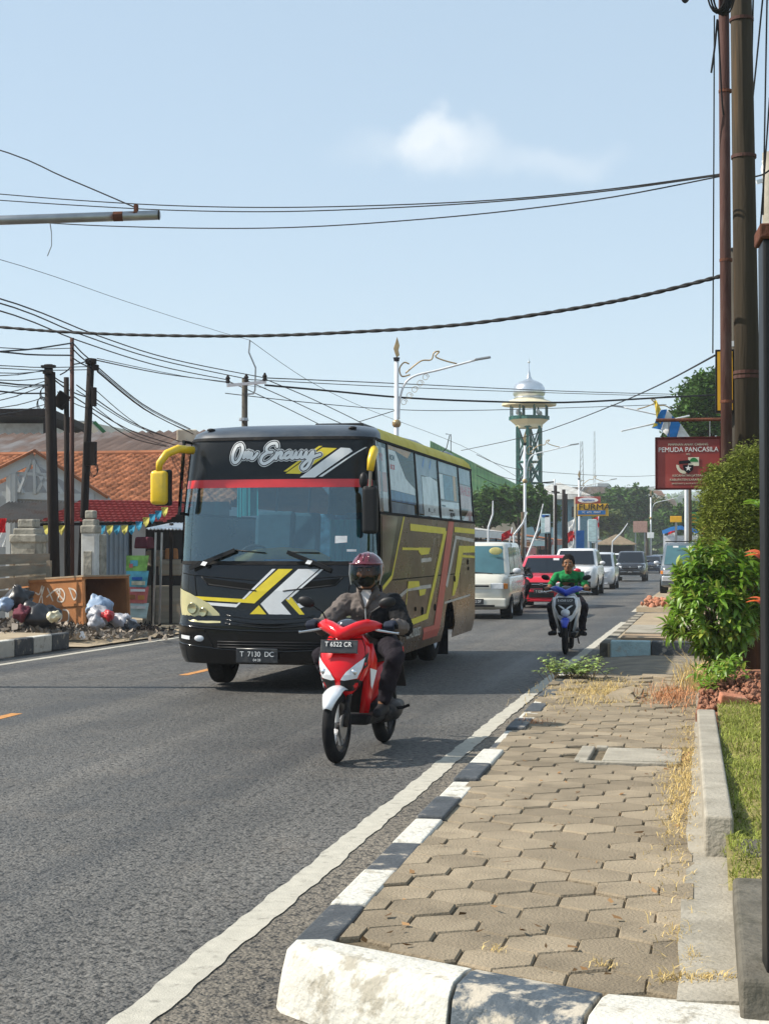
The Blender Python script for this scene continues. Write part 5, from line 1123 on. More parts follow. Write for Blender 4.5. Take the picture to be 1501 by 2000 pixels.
for v, f in var:
    me = bpy.data.meshes.new('leaf'); me.from_pydata([tuple(p) for p in v], [], [tuple(int(q) for q in r) for r in f]); me.polygons.foreach_set('use_smooth', [True]*len(f)); me.materials.append(MAT['leaf_bush' if len(lm) < 3 else 'leaf_bush_pale']); lm.append(me)
for i in order[:300]:
    k, M3, p = items[i]; o = link('leaf', lm[k], None, bush); o.matrix_local = m4(M3, p)
for sel, mt in ((lambda k: k < 3, 'leaf_bush'), (lambda k: k == 3, 'leaf_bush_pale')):
    me = fast_mesh('foliage', *scatter(var, [items[i] for i in order[300:] if sel(items[i][0])])); link('foliage', me, mt, bush, smooth='all')['kind'] = 'stuff'
# ---- feathery shrub above it
def crown(n, blobs, size, seed, flat=.5, thin=.42):
    # leaf quads in clumps spread through the volume of several ellipsoids
    q = np.random.default_rng(seed); P = []; tot = sum(b[3]*b[4]*b[5] for b in blobs)
    for (x, y, z, rx, ry, rz_) in blobs:
        m = max(8, int(n*rx*ry*rz_/tot)); nc_ = max(4, m//22)
        c = q.normal(size=(nc_, 3)); c /= np.linalg.norm(c, axis=1)[:, None]; c *= q.uniform(.35, 1.0, (nc_, 1))**.45
        l = c[q.integers(nc_, size=m)]+q.normal(size=(m, 3))*.13
        P.append(l*np.array([rx, ry, rz_])+np.array([x, y, z]))
    P = np.concatenate(P); m = len(P); a = q.normal(size=(m, 3)); a[:, 2] *= flat; a /= np.linalg.norm(a, axis=1)[:, None]
    b = np.cross(a, q.normal(size=(m, 3))); b /= np.linalg.norm(b, axis=1)[:, None]; s = size*q.uniform(.5, 1.3, (m, 1))
    a = a*s; b = b*s*thin
    V = np.stack([P-a, P+b, P+a, P-b], 1).reshape(-1, 3); return fast_mesh('leaves', V, np.arange(m*4).reshape(-1, 4))
def tree(name, label, base, blobs, n, size, mat, seed, tr=.18, group=None, limbs=5, thin=.42):
    t = thing(name, label, 'tree' if 'tree' in name else 'shrub', base, 0, group); q = random.Random(seed)
    m = MB(); bz = min(b[2] for b in blobs); bx = blobs[0][0]; by = blobs[0][1]
    m.tube([(0, 0, -.1), (bx*.3, by*.3, bz*.5), (bx*.7, by*.7, bz)], [tr, tr*.8, tr*.6], 8)
    for b in blobs[:limbs]: m.tube([(bx*.5, by*.5, bz*.7), ((b[0]+bx*.5)/2+q.uniform(-.2, .2)*tr*4, (b[1]+by*.5)/2, (b[2]+bz*.7)/2), (b[0], b[1], b[2]+b[5]*.4)], [tr*.5, tr*.35, tr*.12], 6)
    m.build('trunk', 'bark', t, smooth='all'); link('crown', crown(n, blobs, size, seed, thin=thin), mat, t)
    return t
c = Vector(at(1440, 1000, 15.4))
tree('shrub', 'olive green feathery conifer shrub above the leafy bush', (c.x, c.y, .25), [(0, 0, c.z-.25, .36, .36, .46), (-.10, 0, c.z-.60, .30, .3, .26), (.16, .1, c.z+.0, .3, .3, .42), (-.14, 0, c.z-.05, .24, .25, .28), (.1, 0, c.z-.75, .2, .2, .2), (-.30, 0, c.z-.36, .12, .14, .13), (-.24, -.1, c.z+.14, .10, .12, .11), (.02, -.1, c.z+.30, .13, .12, .10), (-.32, .05, c.z-.66, .10, .12, .10), (.25, -.1, c.z+.28, .12, .12, .12), (-.12, -.2, c.z-.82, .12, .1, .1)], 60000, .024, 'leaf_conifer', 5, .035, thin=.2)
# croton with red and orange leaves at the gate post
cr = thing('croton', 'croton shoots with orange and red leaves beside the black post', 'shrub')
cv = leaf_mesh(.14, .024, .4, .35); me = bpy.data.meshes.new('leaf'); me.from_pydata([tuple(p) for p in cv[0]], [], [tuple(int(q) for q in r) for r in cv[1]]); me.materials.append(MAT['leaf_croton']); me2 = me.copy(); me2.materials.clear(); me2.materials.append(MAT['leaf_bush'])
for (u, v) in ((1472, 1060), (1474, 1150), (1468, 960)):
    p0 = np.array(at(u+14, v+20, 11.5)); MB().tube([(p0[0]+.05, p0[1]+.1, .3), tuple(p0)], .006, 5).build('stem', 'twig', cr)
    for i in range(7):
        d = np.array([math.cos(i*2.4)-.35, math.sin(i*2.4)-.2, .5+.05*i]); o = link('leaf', me if v not in (960, 1230) else me2, None, cr); o.matrix_local = m4(rotm(d, g.uniform(-.5, .5), g)*g.uniform(.7, 1.1), p0-np.array([0, 0, .008*i]))
# weed on the kerb end
wd = thing('weed', 'low green weed growing over the far end of the painted kerb', 'plant'); wv = [leaf_mesh(.05, .015, .5, .3, 4), leaf_mesh(.04, .013, .3, .3, 4)]; it = []
st = MB()
for k in range(70):
    a = g.uniform(0, 6.28); l = g.uniform(.10, .36); b = np.array([-1.42+g.normal()*.14, 16.12+g.normal()*.10, .19]); e = b+np.array([math.cos(a)*l*.75, math.sin(a)*l*.5, l*g.uniform(.35, .9)]); st.tube([b, (b+e)/2+[0, 0, .03], e], [.004, .003, .002], 4)
    for i in range(9): f = .3+.7*i/9; p = b+(e-b)*f+np.array([0, 0, .05*math.sin(f*3)]); d = np.array([math.cos(i*2.4), math.sin(i*2.4), .4]); it.append((g.integers(2), rotm(d, 0, g)*g.uniform(.7, 1.4), p))
st.build('stems', 'twig', wd)['kind'] = 'stuff'; link('foliage', fast_mesh('f', *scatter(wv, it)), 'leaf_weed', wd)['kind'] = 'stuff'
tall = tag(link('tall_grass', blades(260, lambda q: (-.12+q.normal()*.10, 15.6+q.normal()*.5), lambda x, y: .2, .42, .007, .6, .9, 33), 'straw'), 'tall dry grass blades leaning out from the bush', 'dry grass', kind='stuff')
# ---- black gate post right beside the camera
gp = thing('gate_post', 'tall black iron gate post with a rusty top at the right edge', 'post', (.243, 4.70, 0), R(4))
MB().box((0, 0, 1.22), (.17, .14, 2.52)).build('post', 'iron_black', gp, bevel=.008); MB().box((0, 0, 2.50), (.19, .16, .045)).build('cap', 'rust', gp, bevel=.006); MB().box((.05, -.02, .12), (.34, .24, .24)).build('footing', 'concrete', gp, bevel=.02)
# ---- cluster of poles
def pole(name, label, p0, p1, r0, r1, mat, n=14, group='poles standing together behind the bush'):
    t = thing(name, label, 'pole', p0, 0, group); d = Vector(p1)-Vector(p0); MB().tube([(0, 0, -.2), d*.5, d], [r0, (r0+r1)/2, r1], n).build('shaft', mat, t, smooth='all'); return t
a = at(1419, 1000, 16.2); rp = pole('utility_pole', 'slim rusty steel pole rising out of the top of the picture', (a.x, a.y, .2), (a.x-.01, a.y, 9.2), .064, .055, 'pole_rusty')
b0 = at(1460, 900, 16.6); b1 = at(1446, 0, 16.6); dd = (b1-b0)/(b1.z-b0.z)
wp = pole('utility_pole', 'thick weathered wooden pole leaning next to the rusty pole', tuple(b0+dd*(.2-b0.z)), tuple(b0+dd*(9.6-b0.z)), .150, .105, 'pole_wood', 18)
for z_, r_ in ((3.2, .146), (3.25, .146), (5.6, .136), (7.1, .13)): q_ = dd*(z_-.2); MB().lathe([(r_, 0), (r_, .035)], (q_.x, q_.y, z_), 18).build('band', 'pole_rusty', wp)
for z_ in (2.9, 4.4, 6.2): MB().lathe([(.068, 0), (.068, .03)], (0, 0, z_), 14).build('band', 'rust', rp)
c0 = at(1441, 900, 17.0); gpole = pole('utility_pole', 'grey pole squeezed between the rusty and wooden poles', (c0.x, c0.y, .2), (c0.x-.04, c0.y, 4.9), .065, .055, 'pole_grey')
MB().lathe([(.068, 0), (.068, .06)], (-.02, 0, 3.6), 14).build('clamp', 'steel', gpole)
d0 = at(1503, 500, 21); dp = pole('utility_pole', 'pale concrete pole with insulator arm behind the black post', (d0.x, d0.y, .1), (d0.x, d0.y, 7.0), .13, .10, 'concrete'); q = at(1476, 356, 21)-d0
MB().bar((q.x, q.y, q.z+d0.z-.1), (0, 0, q.z+d0.z-.05), .05).build('cross_arm', 'lamp_white', dp); MB().lathe([(.05, 0), (.07, .08), (.05, .16), (.06, .2)], (-.05, 0, q.z+d0.z), 12).build('insulator', 'ink_white', dp)
# coil of spare cable strapped high on the rusty pole
cl = thing('cable_coil', 'dark coil of spare cable strapped high on the rusty pole', 'cable coil'); cc = at(1398, 8, 16.1)
for i in range(9):
    rr_ = .17+.012*(i % 3); MB().tube([(cc.x+rr_*.55*math.cos(R(t_))+.01*i, cc.y-.03+.012*i, cc.z+.12+rr_*1.15*math.sin(R(t_))) for t_ in range(0, 361, 20)], .009, 5).build('turn', 'cable', cl)
# ---- yellow box sign behind the rusty pole
ys_ = thing('box_sign', 'black framed yellow box sign half hidden by the rusty pole', 'sign'); p = at(1411, 745, 17.0)
MB().box((p.x+.02, p.y, p.z), (.21, .10, .70)).build('frame', 'iron_black', ys_, bevel=.006); MB().box((p.x+.02, p.y-.052, p.z), (.165, .01, .65)).build('face', 'sign_yellow', ys_); MB().ball((p.x+.03, p.y-.056, p.z+.17), (.06, .006, .085), 14, 8).build('logo', 'ink_black', ys_)
# ---- the red hanging sign
hs = thing('hanging_sign', 'red hanging sign board with white lettering and an emblem', 'sign'); c = at(1343, 905, 16.8); w_, h_ = .69, .555
MB().box((c.x, c.y, c.z), (w_, .05, h_)).build('board', 'sign_red', hs, bevel=.004)
for (dx, dz, sx, sz) in ((0, h_/2, w_+.02, .022), (0, -h_/2, w_+.02, .022), (-w_/2, 0, .022, h_+.02), (w_/2, 0, .022, h_+.02)): MB().box((c.x+dx, c.y-.005, c.z+dz), (sx, .075, sz)).build('frame', 'sign_edge', hs, bevel=.003)
al = at(1280, 821, 16.7); ar = at(1410, 819, 16.5)
MB().tube([al, ar], .020, 8).build('bracket', 'rust', hs)
for u in (1305, 1385): e = at(u, 822, 16.75); MB().tube([(e.x, c.y, c.z+h_/2), (e.x, e.y, e.z)], .006, 5).build('hanger', 'steel', hs)
def st_(s, size, dz, mt='ink_white', dx=0, sx=1.): text('lettering', s, size, MAT[mt], hs, (c.x+dx, c.y-.028, c.z+dz), FACE, .002, sx=sx)
st_('PIMPINAN ANAK CABANG', .036, .205, 'sign_cream'); st_('PEMUDA PANCASILA', .073, .148, 'ink_white', 0, .94); st_('MPC', .024, .098, 'sign_cream')
st_('KECAMATAN JATISARI', .034, -.135, 'sign_cream'); st_('KABUPATEN KARAWANG', .034, -.180, 'sign_cream'); st_('SEKRETARIAT JL RAYA JATISARI NO 12', .021, -.222, 'sign_cream')
ey = c.y-.030; ez = c.z-.02
def ep(poly, mt, off): MB().add([(c.x+x, ey-off, ez+z) for x, z in poly], [tuple(range(len(poly)))]).build('emblem', mt, hs, fix=False, solid=.002)
ep([(.0, .085), (.115, .085), (.115, -.01), (.0, -.01)], 'sign_cream', .001); ep([(.02+.045*math.cos(R(t_))+.04, .035+.045*math.sin(R(t_))) for t_ in range(0, 181, 20)], 'leaf_green_flat', .003); ep([(-.10, .045), (.01, .055), (.03, .02), (-.10, .01)], 'ink_black', .0035)
ep([(-.045+.085*math.cos(R(t_)), .005+.10*math.sin(R(t_))) for t_ in range(180, 291, 15)]+[(-.045+.055*math.cos(R(t_)), .005+.065*math.sin(R(t_))) for t_ in range(290, 179, -15)], 'sign_cream', .002); ep([(-.055, -.0), (.055, -.0), (.05, -.055), (0, -.095), (-.05, -.055)], 'ink_black', .004); ep([(.034*math.cos(R(90+36*k))*(1 if k % 2 == 0 else .42), -.035+.034*math.sin(R(90+36*k))*(1 if k % 2 == 0 else .42)) for k in range(10)], 'ink_white', .006)
# ---- flag on a slanting pole behind the sign
fl = thing('flag', 'white, blue and yellow flag drooping from a slanting pole behind the red sign', 'flag'); A = at(1212, 842, 26); B = at(1345, 812, 26.5); MB().tube([A, B], .014, 6).build('flag_pole', 'lamp_white', fl)
rows = [((1276, 782), (1282, 822), 'flag_yellow'), ((1281, 782), (1290, 828), 'flag_yellow'), ((1290, 800), (1272, 836), 'flag_blue'), ((1302, 800), (1290, 840), 'flag_white'), ((1312, 812), (1302, 852), 'flag_blue'), ((1328, 828), (1318, 862), 'flag_white'), ((1350, 858), (1330, 872), 'flag_white')]
for i, (a_, b_) in enumerate(zip(rows, rows[1:])):
    m = MB(); pa, pb, qa, qb = at(*a_[0], 26.2), at(*a_[1], 26.1+.1*(i % 2)), at(*b_[0], 26.2), at(*b_[1], 26.2-.1*(i % 2))
    m.grid(lambda s_, t_: (pa*(1-s_)+qa*s_)*(1-t_)+(pb*(1-s_)+qb*s_)*t_+Vector((0, .05*math.sin(s_*3+t_*7+i), 0)), [0, .25, .5, .75, 1], [0, .2, .4, .6, .8, 1]); m.build('cloth', a_[2], fl, smooth='all', fix=False)
# ---- street lamps with flame finials
def lamp(label, x, y, s=1, H=7.9, group='decorative street lamps'):
    t = thing('street_lamp', label, 'street lamp', (x, y, gz(y)), 0, group)
    MB().tube([(0, 0, 0), (0, 0, 3), (0, 0, H)], [.10, .085, .07], 12).build('post', 'lamp_white', t, smooth='all'); MB().ball((0, 0, H-2.05), (.15, .15, .15), 12, 8).build('collar', 'lamp_gold', t, smooth='all'); MB().tube([(0, 0, H), (0, 0, H+.12)], [.085, .11], 10).build('cup', 'ink_black', t)
    fl_ = [(0, .12), (.10, .2), (.06, .36), (.10, .52), (.02, .80), (-.03, .62), (-.10, .42), (-.05, .26)]
    MB().prism([(a*1., b) for a, b in fl_], lambda a, b: (a, -.03, H+b), lambda a, b: (a, .03, H+b)).build('flame', 'lamp_gold', t, bevel=.01)
    arm = [(s*.08, 0, H-1.9), (s*.10, 0, H-1.35), (s*.25, 0, H-.80), (s*.6, 0, H-.50), (s*1.4, 0, H-.32), (s*2.6, 0, H-.03)]
    MB().tube(smooth_pts(arm, 5), [.035]*26, 8).build('arm', 'lamp_white', t, smooth='all')
    MB().box((s*2.85, 0, H+.02), (.52, .16, .07), ry=-s*.14).build('lamp_head', 'steel', t, bevel=.02)
    cr1 = [(s*.45, 0, H-.45), (s*.18, 0, H-.50), (s*.10, 0, H-.25), (s*.25, 0, H-.05), (s*.42, 0, H-.10)]; cr2 = [(s*.3, 0, H-.40), (s*.8, 0, H-.02), (s*1.15, 0, H+.02), (s*1.25, 0, H+.25), (s*1.42, 0, H+.28), (s*1.3, 0, H+.12), (s*1.6, 0, H-.02), (s*2.0, 0, H-.13)]
    for q_ in (cr1, cr2): MB().tube(smooth_pts(q_, 6), .024, 6).build('scroll', 'lamp_gold', t, smooth='all')
    for k in range(5): x0 = s*(.25+.18*k); z0 = H-1.35+.2*k; MB().tube([(x0+s*.12*math.cos(R(a_))*(1-a_/900), 0, z0+.12*math.sin(R(a_))*(1-a_/900)) for a_ in range(0, 451, 30)], .009, 5).build('scroll', 'lamp_gold', t)
    MB().box((0, 0, .15), (.4, .4, .3)).build('plinth', 'concrete', t, bevel=.02)
    return t
lamp('nearest white street lamp with gold scrolls, rising behind the bus roof', -9.95, 49.3)
lamp('white street lamp with its arm crossing in front of the minaret', -10.25, 88)
lamp('third white street lamp, beyond the minaret beside the yellow shop sign', -10.4, 128)
lamp('small far street lamp standing in front of the distant tree mass', -5.4, 152, 1, 7.2)
lamp('street lamp on the right verge, partly behind the red hanging sign', -.85, 65, -1, 7.8)
# ---- shop on the right whose eave shows beside the poles
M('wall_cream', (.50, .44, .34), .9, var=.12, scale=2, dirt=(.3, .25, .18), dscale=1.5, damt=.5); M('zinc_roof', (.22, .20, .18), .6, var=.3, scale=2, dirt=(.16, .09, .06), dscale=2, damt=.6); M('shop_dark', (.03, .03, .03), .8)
sh = thing('roadside_shop', 'roadside shop whose grey eave shows between the red sign and poles', 'building', (3.0, 26, gz(30)))
MB().box((3.5, 14, 1.6), (5, 28, 3.2)).build('wall', 'wall_cream', sh)
m = MB(); m.grid(lambda x, y: (x, y, 3.35+(x+2.6)*.16+.03*math.sin(y*18)), [-2.6, 1, 6.2], [5+.1*i for i in range(240)]); m.build('roof', 'zinc_roof', sh, fix=False, solid=.03)
for k in range(6):
    MB().box((1.0, 2.6+k*4.4, 1.15), (.06, 3.2, 2.3)).build('shop_front', 'shop_dark', sh); MB().tube([(-2.2, 6+k*4, 0), (-2.2, 6+k*4, 3.4)], .05, 6).build('eave_post', 'rust', sh)
    MB().box((.93, 2.6+k*4.4, 2.65), (.06, 3.0, .55)).build('name_board', ['sign_red', 'sign_cream', 'sign_yellow', 'flag_blue', 'sheet_and_reflection_white', 'sign_red'][k], sh)
# ------------------------------------------------------------------ left-hand side
M('tile_orange', (.29, .115, .058), .88, var=.22, scale=1.5, dirt=(.15, .07, .045), dscale=2, damt=.7, island=.35); M('tile_red', (.30, .045, .04), .6, var=.2, scale=3, dirt=(.16, .06, .05), dscale=3, damt=.5)
M('zinc_rusty', (.20, .135, .105), .7, var=.35, scale=1.5, dirt=(.33, .32, .31), dscale=.8, damt=.7, stretch=(1, .15, 1)); M('zinc_pale', (.42, .42, .40), .55, var=.2, scale=2, dirt=(.25, .2, .16), dscale=1.5, damt=.5)
M('paint_pale_grey', (.46, .49, .50), .7, var=.1, scale=3, dirt=(.3, .29, .26), dscale=3, damt=.4); M('wall_grey', (.33, .35, .37), .9, var=.15, scale=2, dirt=(.2, .2, .19), dscale=2, damt=.5); M('wall_white', (.58, .58, .55), .9, var=.1, dirt=(.36, .34, .3), dscale=2, damt=.5)
M('stone', (.32, .30, .25), .95, var=.25, scale=5, bump=.8, bscale=14, dirt=(.13, .12, .10), dscale=4, damt=.7); M('plank', (.24, .215, .17), .9, var=.2, scale=3, stretch=(.3, 1, 4), bump=.4, dirt=(.32, .2, .12), dscale=2, damt=.5)
M('bin_rust', (.38, .165, .065), .75, var=.18, scale=2.5, dirt=(.25, .10, .04), dscale=3, damt=.6, bump=.2); M('bin_top', (.36, .27, .18), .85, var=.2, scale=4, dirt=(.2, .13, .08), dscale=3, damt=.5); M('spray_white', (.58, .52, .45), .8, var=.25, scale=12)
M('sheet_steel_blue', (.25, .30, .35), .5, var=.12, scale=2, dirt=(.2, .19, .17), dscale=2, damt=.4); M('bag_white', (.42, .42, .45), .45, var=.2, trans=.15); M('bag_black', (.015, .015, .018), .4, var=.2); M('bag_red', (.45, .02, .025), .45, var=.2); M('bag_blue', (.25, .33, .45), .45, var=.2); M('cloth_purple', (.13, .035, .05), .8); M('litter', (.20, .17, .14), .9, var=.3, island=.75); M('litter_pale', (.62, .62, .62), .8, island=.4)
M('pole_dark', (.014, .010, .009), .85, var=.35, scale=6, spec=.2, stretch=(1, 1, .15), bump=.3, dirt=(.035, .026, .022), dscale=4, damt=.5); M('ban_green', (.22, .42, .10), .5, var=.5, scale=6); M('ban_blue', (.12, .42, .52), .5, var=.35, scale=5); M('ban_red', (.55, .16, .15), .5, var=.25, scale=5); M('ban_pale', (.46, .60, .60), .5, var=.2, scale=4, stretch=(1, 1, 5)); M('ban_cream', (.62, .58, .42), .5, var=.3, scale=8)
M('bunting_blue', (.06, .32, .50), .8, var=.1, trans=.3); M('bunting_yellow', (.66, .60, .16), .8, var=.1, trans=.3)
def G(u, v, d): return at(u, v, d)
# ---- tiled house
hz0 = gz(40)
house = thing('tiled_house', 'low house with a broad orange clay tile roof behind the poles', 'house', (0, 0, 0))
e0, r0 = G(0, 996, 37), G(0, 880, 43); ez, rz_ = 2.66, 4.22; ye, yr = 36.0, 42.0; xL, xR = -27.0, -11.4
rows, colsn = 26, 66; V = []; Fq = []; qq = np.random.default_rng(3); tw_ = (xR-xL)/colsn; prof = [(-.52, .0), (-.28, .05), (0, .068), (.22, .045), (.40, -.005), (.50, .01)]
for r in range(rows):
    for c in range(colsn):
        f0, f1 = r/rows, (r+1.12)/rows; jz, jy = qq.normal()*.008, qq.normal()*.012; o0 = len(V)
        for f, lift in ((f0, .055), (f1, .0)):
            for px_, pz in prof: V.append((xL+(c+.5+px_)*tw_, ye+(yr-ye)*f+jy, ez+(rz_-ez)*f+lift+pz+jz))
        for px_, pz in prof: V.append((xL+(c+.5+px_)*tw_, ye+(yr-ye)*f0+jy+.005, ez+(rz_-ez)*f0+pz+jz-.03))
        k = len(prof)
        for a in range(k-1): Fq.append((o0+a, o0+a+1, o0+k+a+1, o0+k+a)); Fq.append((o0+2*k+a, o0+2*k+a+1, o0+a+1, o0+a))
o = link('tiles', fast_mesh('tiles', V, Fq), 'tile_orange', house); o['kind'] = 'stuff'
MB().add([(xL, ye, ez-.03), (xR, ye, ez-.03), (xR, yr, rz_-.03), (xL, yr, rz_-.03)], [(0, 1, 2, 3)]).build('roof_deck', 'pole_dark', house, fix=False)
MB().tube([(xL, yr, rz_+.06), (xR, yr, rz_+.06)], .12, 8).build('ridge', 'tile_orange', house)
MB().add([(xL, yr, rz_), (xR, yr, rz_), (xR, 48, ez), (xL, 48, ez)], [(0, 1, 2, 3)]).build('rear_roof', 'tile_orange', house)
MB().box(((xL+xR)/2, 42, 1.3+hz0/2), (xR-xL-1.2, 10.5, 2.8)).build('wall', 'wall_grey', house); MB().box(((xL+xR)/2, ye+.03, ez-.08), (xR-xL, .05, .16)).build('fascia', 'pole_dark', house)
# ---- roofs further back
bk = thing('warehouse', 'long warehouse with a rusty corrugated roof behind the tiled house', 'building'); x0, x1 = -31, -13.2
m = MB(); n = 200; m.loft([[(x0+(x1-x0)*i/n, y, z+.05*math.sin(i*1.57)) for i in range(n+1)] for y, z in ((49, 4.3), (56, 6.05))], closed=False); m.build('roof', 'zinc_rusty', bk, fix=False); MB().box(((x0+x1)/2, 55, 1.9), (x1-x0-.6, 11, 4)).build('wall', 'wall_grey', bk)
wb = thing('white_building', 'pale building with a dark flat canopy roof at the left edge', 'building'); a = G(-30, 848, 62); b = G(92, 848, 62)
MB().prism([(a.x, a.y), (b.x, b.y), (b.x-2, b.y+8), (a.x-2, a.y+8)], lambda x, y: (x, y, -.3), lambda x, y: (x, y, 6.6)).build('wall', 'wall_white', wb)
a = G(-30, 815, 61); b = G(95, 815, 61); MB().prism([(a.x, a.y-.6), (b.x+.4, b.y-.6), (b.x-1.6, b.y+8), (a.x-2, a.y+8)], lambda x, y: (x, y, 6.75), lambda x, y: (x, y, 7.05)).build('canopy', 'pole_dark', wb); MB().tube([G(88, 816, 60.5), G(88, 870, 60.5)], .06, 6).build('canopy_post', 'pole_dark', wb); MB().box(((a.x+b.x)/2, a.y-.2, 5.75), (b.x-a.x, .1, .25)).build('ledge', 'tile_orange', wb)
gb = thing('green_gabled_shed', 'small grey shed with a green edged roof beyond the warehouse', 'building'); a = G(100, 826, 70); b = G(183, 826, 70); c_ = G(203, 846, 70)
MB().prism([(a.x, a.z), (b.x, b.z), (c_.x, c_.z), (c_.x, -.4), (a.x, -.4)], lambda x, z: (x, a.y, z), lambda x, z: (x, a.y+6, z)).build('wall', 'wall_cream', gb); MB().bar(b, c_, .25).build('roof_edge', 'leaf_green_flat', gb); MB().bar(a, b, .18).build('roof_edge', 'wall_grey', gb)
tk = thing('water_tank', 'beige rooftop tank housing just left of the bus roof', 'tank'); a = G(366, 856, 57); MB().box((a.x, a.y, a.z), (.75, .8, .60), rz=.3).build('tank', 'wall_cream', tk, bevel=.05); MB().box((a.x, a.y, a.z-2.7), (.7, .7, 4.8)).build('stand', 'wall_grey', tk)
# ---- open-fronted house with white truss gable
tg = thing('truss_gabled_house', 'grey front house with open white roof trusses in its gable', 'house'); D = 34.5
ap, le, re_ = G(68, 892, D), G(-60, 955, D-.6), G(212, 984, D)
def board(p, q, w, mat, nm, d=.06):
    p, q = Vector(p), Vector(q); return MB().bar(p, q, d, w).build(nm, mat, tg)
board(ap+Vector((.0, 0, 0)), re_, .24, 'paint_pale_grey', 'bargeboard'); board(ap, le, .24, 'paint_pale_grey', 'bargeboard')
up_ = Vector((0, 0, .14)); board(ap+up_, re_+up_, .06, 'tile_orange', 'verge_tile', .3); board(ap+up_, le+up_, .06, 'tile_orange', 'verge_tile', .3)
tl, tr_ = G(5, 967, D), G(185, 972, D)
for p, q, w in ((G(28, 924, D), G(98, 928, D), .07), (G(64, 898, D), G(40, 962, D), .10), (G(70, 898, D), G(72, 965, D), .10), (G(66, 900, D), G(102, 966, D), .10), (G(32, 925, D), G(48, 964, D), .08), (G(96, 926, D), G(74, 962, D), .07), (G(100, 925, D), G(125, 965, D), .08)): board(p+Vector((0, -.05, 0)), q+Vector((0, -.05, 0)), w, 'paint_pale_grey', 'truss_member')
board(tl, tr_, .16, 'paint_pale_grey', 'tie_beam', .1)
apb = ap+Vector((0, .5, -.12)); MB().add([apb, le+Vector((0, .5, -.1)), Vector((le.x, le.y+.5, -.1)), Vector((re_.x, re_.y+.5, -.1)), re_+Vector((0, .5, -.1))], [(0, 1, 2, 3, 4)]).build('gable_wall', 'wall_grey', tg, solid=.1)
for u in (19, 28): p = G(u, 925, D-.2); MB().bar((p.x, p.y, p.z), (p.x, p.y, -.1), .11).build('post', 'paint_pale_grey', tg)
a, b = G(-40, 1018, 32.5), G(118, 1018, 32.5); n = 96
m = MB(); m.loft([[(a.x+(b.x-a.x)*i/n, yy+(a.y+(b.y-a.y)*i/n), z+.045*math.sin(i*1.57)) for i in range(n+1)] for yy, z in ((0, a.z), (1.4, a.z+.42))], closed=False); m.build('awning', 'zinc_roof', tg, fix=False, solid=.01)
# ---- stall with a red tile-sheet roof, bunting, steel shutter
sl = thing('food_stall', 'roadside stall with a dark red tile roof and a steel sheet wall', 'stall'); D = 32.0
a, b = G(75, 1022, D), G(318, 1018, D+1.2); bx = (b-a); n = 84
V = []
for r in range(9):
    for lip in (0, 1):
        f = (r+lip*.96)/9; V.append([(a.x+bx.x*i/n+f*.35, a.y+bx.y*i/n+f*1.5, a.z+f*.52+(.04 if lip == 0 else 0)+.022*abs(math.sin(i*math.pi/4))) for i in range(n+1)])
m = MB(); m.loft(V, closed=False); m.build('roof_tiles', 'tile_red', sl, fix=False)['kind'] = 'stuff'
MB().bar(a+Vector((0, 0, -.03)), b+Vector((0, 0, -.03)), .06).build('eave_beam', 'pole_dark', sl)
p0, p1 = G(205, 1100, D+.5), G(252, 1100, D+.9); n = 30
m = MB(); m.loft([[(p0.x+(p1.x-p0.x)*i/n, p0.y+(p1.y-p0.y)*i/n+.05*((i//3) % 2), z) for i in range(n+1)] for z in (-.1, 2.0)], closed=False); m.build('steel_sheet', 'sheet_steel_blue', sl, fix=False)
q0, q1 = G(252, 1100, D+1.2), G(352, 1100, D+1.6); MB().add([(q0.x, q0.y+1.0, -.1), (q1.x+.8, q1.y+1.0, -.1), (q1.x+.8, q1.y+1.0, 2.6), (q0.x, q0.y+1.0, 2.6)], [(0, 1, 2, 3)]).build('back_wall', 'shop_dark', sl)
for u in (254, 300, 335): p = G(u, 1050, D+1.0); MB().bar((p.x, p.y, -.1), (p.x, p.y, 2.1), .07).build('post', 'pole_dark', sl)
c0_, c1_ = G(300, 1140, D+1), G(350, 1140, D+1.2); MB().box(((c0_.x+c1_.x)/2, c0_.y+.3, .35), (1.0, .5, .8)).build('counter', 'plank', sl); MB().box(((c0_.x+c1_.x)/2+.1, c0_.y+.2, 1.15), (.5, .3, .35)).build('crate', 'plank', sl, bevel=.03)
aw = thing('awning', 'white corrugated awning sheet between the stall and the bus', 'awning'); p0, p1 = G(285, 1033, D), G(356, 1029, D+.6); n = 40
m = MB(); m.loft([[(p0.x+(p1.x-p0.x)*i/n, p0.y+(p1.y-p0.y)*i/n+f*1.6, p0.z+f*.14+.02*math.sin(i*1.57)) for i in range(n+1)] for f in (0, 1)], closed=False); m.build('sheet', 'lamp_white', aw, fix=False, solid=.01)
for u in (300, 312): p = G(u, 1040, D+.2); MB().bar((p.x, p.y, -.1), (p.x+.05, p.y, p.z), .035).build('post', 'steel', aw)
bn = thing('bunting', 'string of blue and yellow pennants hung along the stall eave', 'bunting')
us = [92, 121, 200, 215, 229, 244, 258, 272, 286, 298, 310, 322]; pa = [G(u, (1026 if u < 260 else 1026-(u-258)*.55), D-.1+(.0 if u < 200 else .3)) for u in us]
MB().tube(pa, .006, 4).build('cord', 'cable', bn)
for i, p in enumerate(pa):
    w2 = .075; m = MB(); m.add([(p.x-w2, p.y-.01, p.z), (p.x+w2, p.y-.01, p.z), (p.x+w2*.95, p.y-.05, p.z-.12), (p.x, p.y-.02, p.z-.21), (p.x-w2*.95, p.y+.01, p.z-.12)], [(0, 1, 2, 3, 4)]); m.build('pennant', 'bunting_yellow' if i in (0, 1, 3, 5, 8, 11) else 'bunting_blue', bn, fix=False, solid=.003)
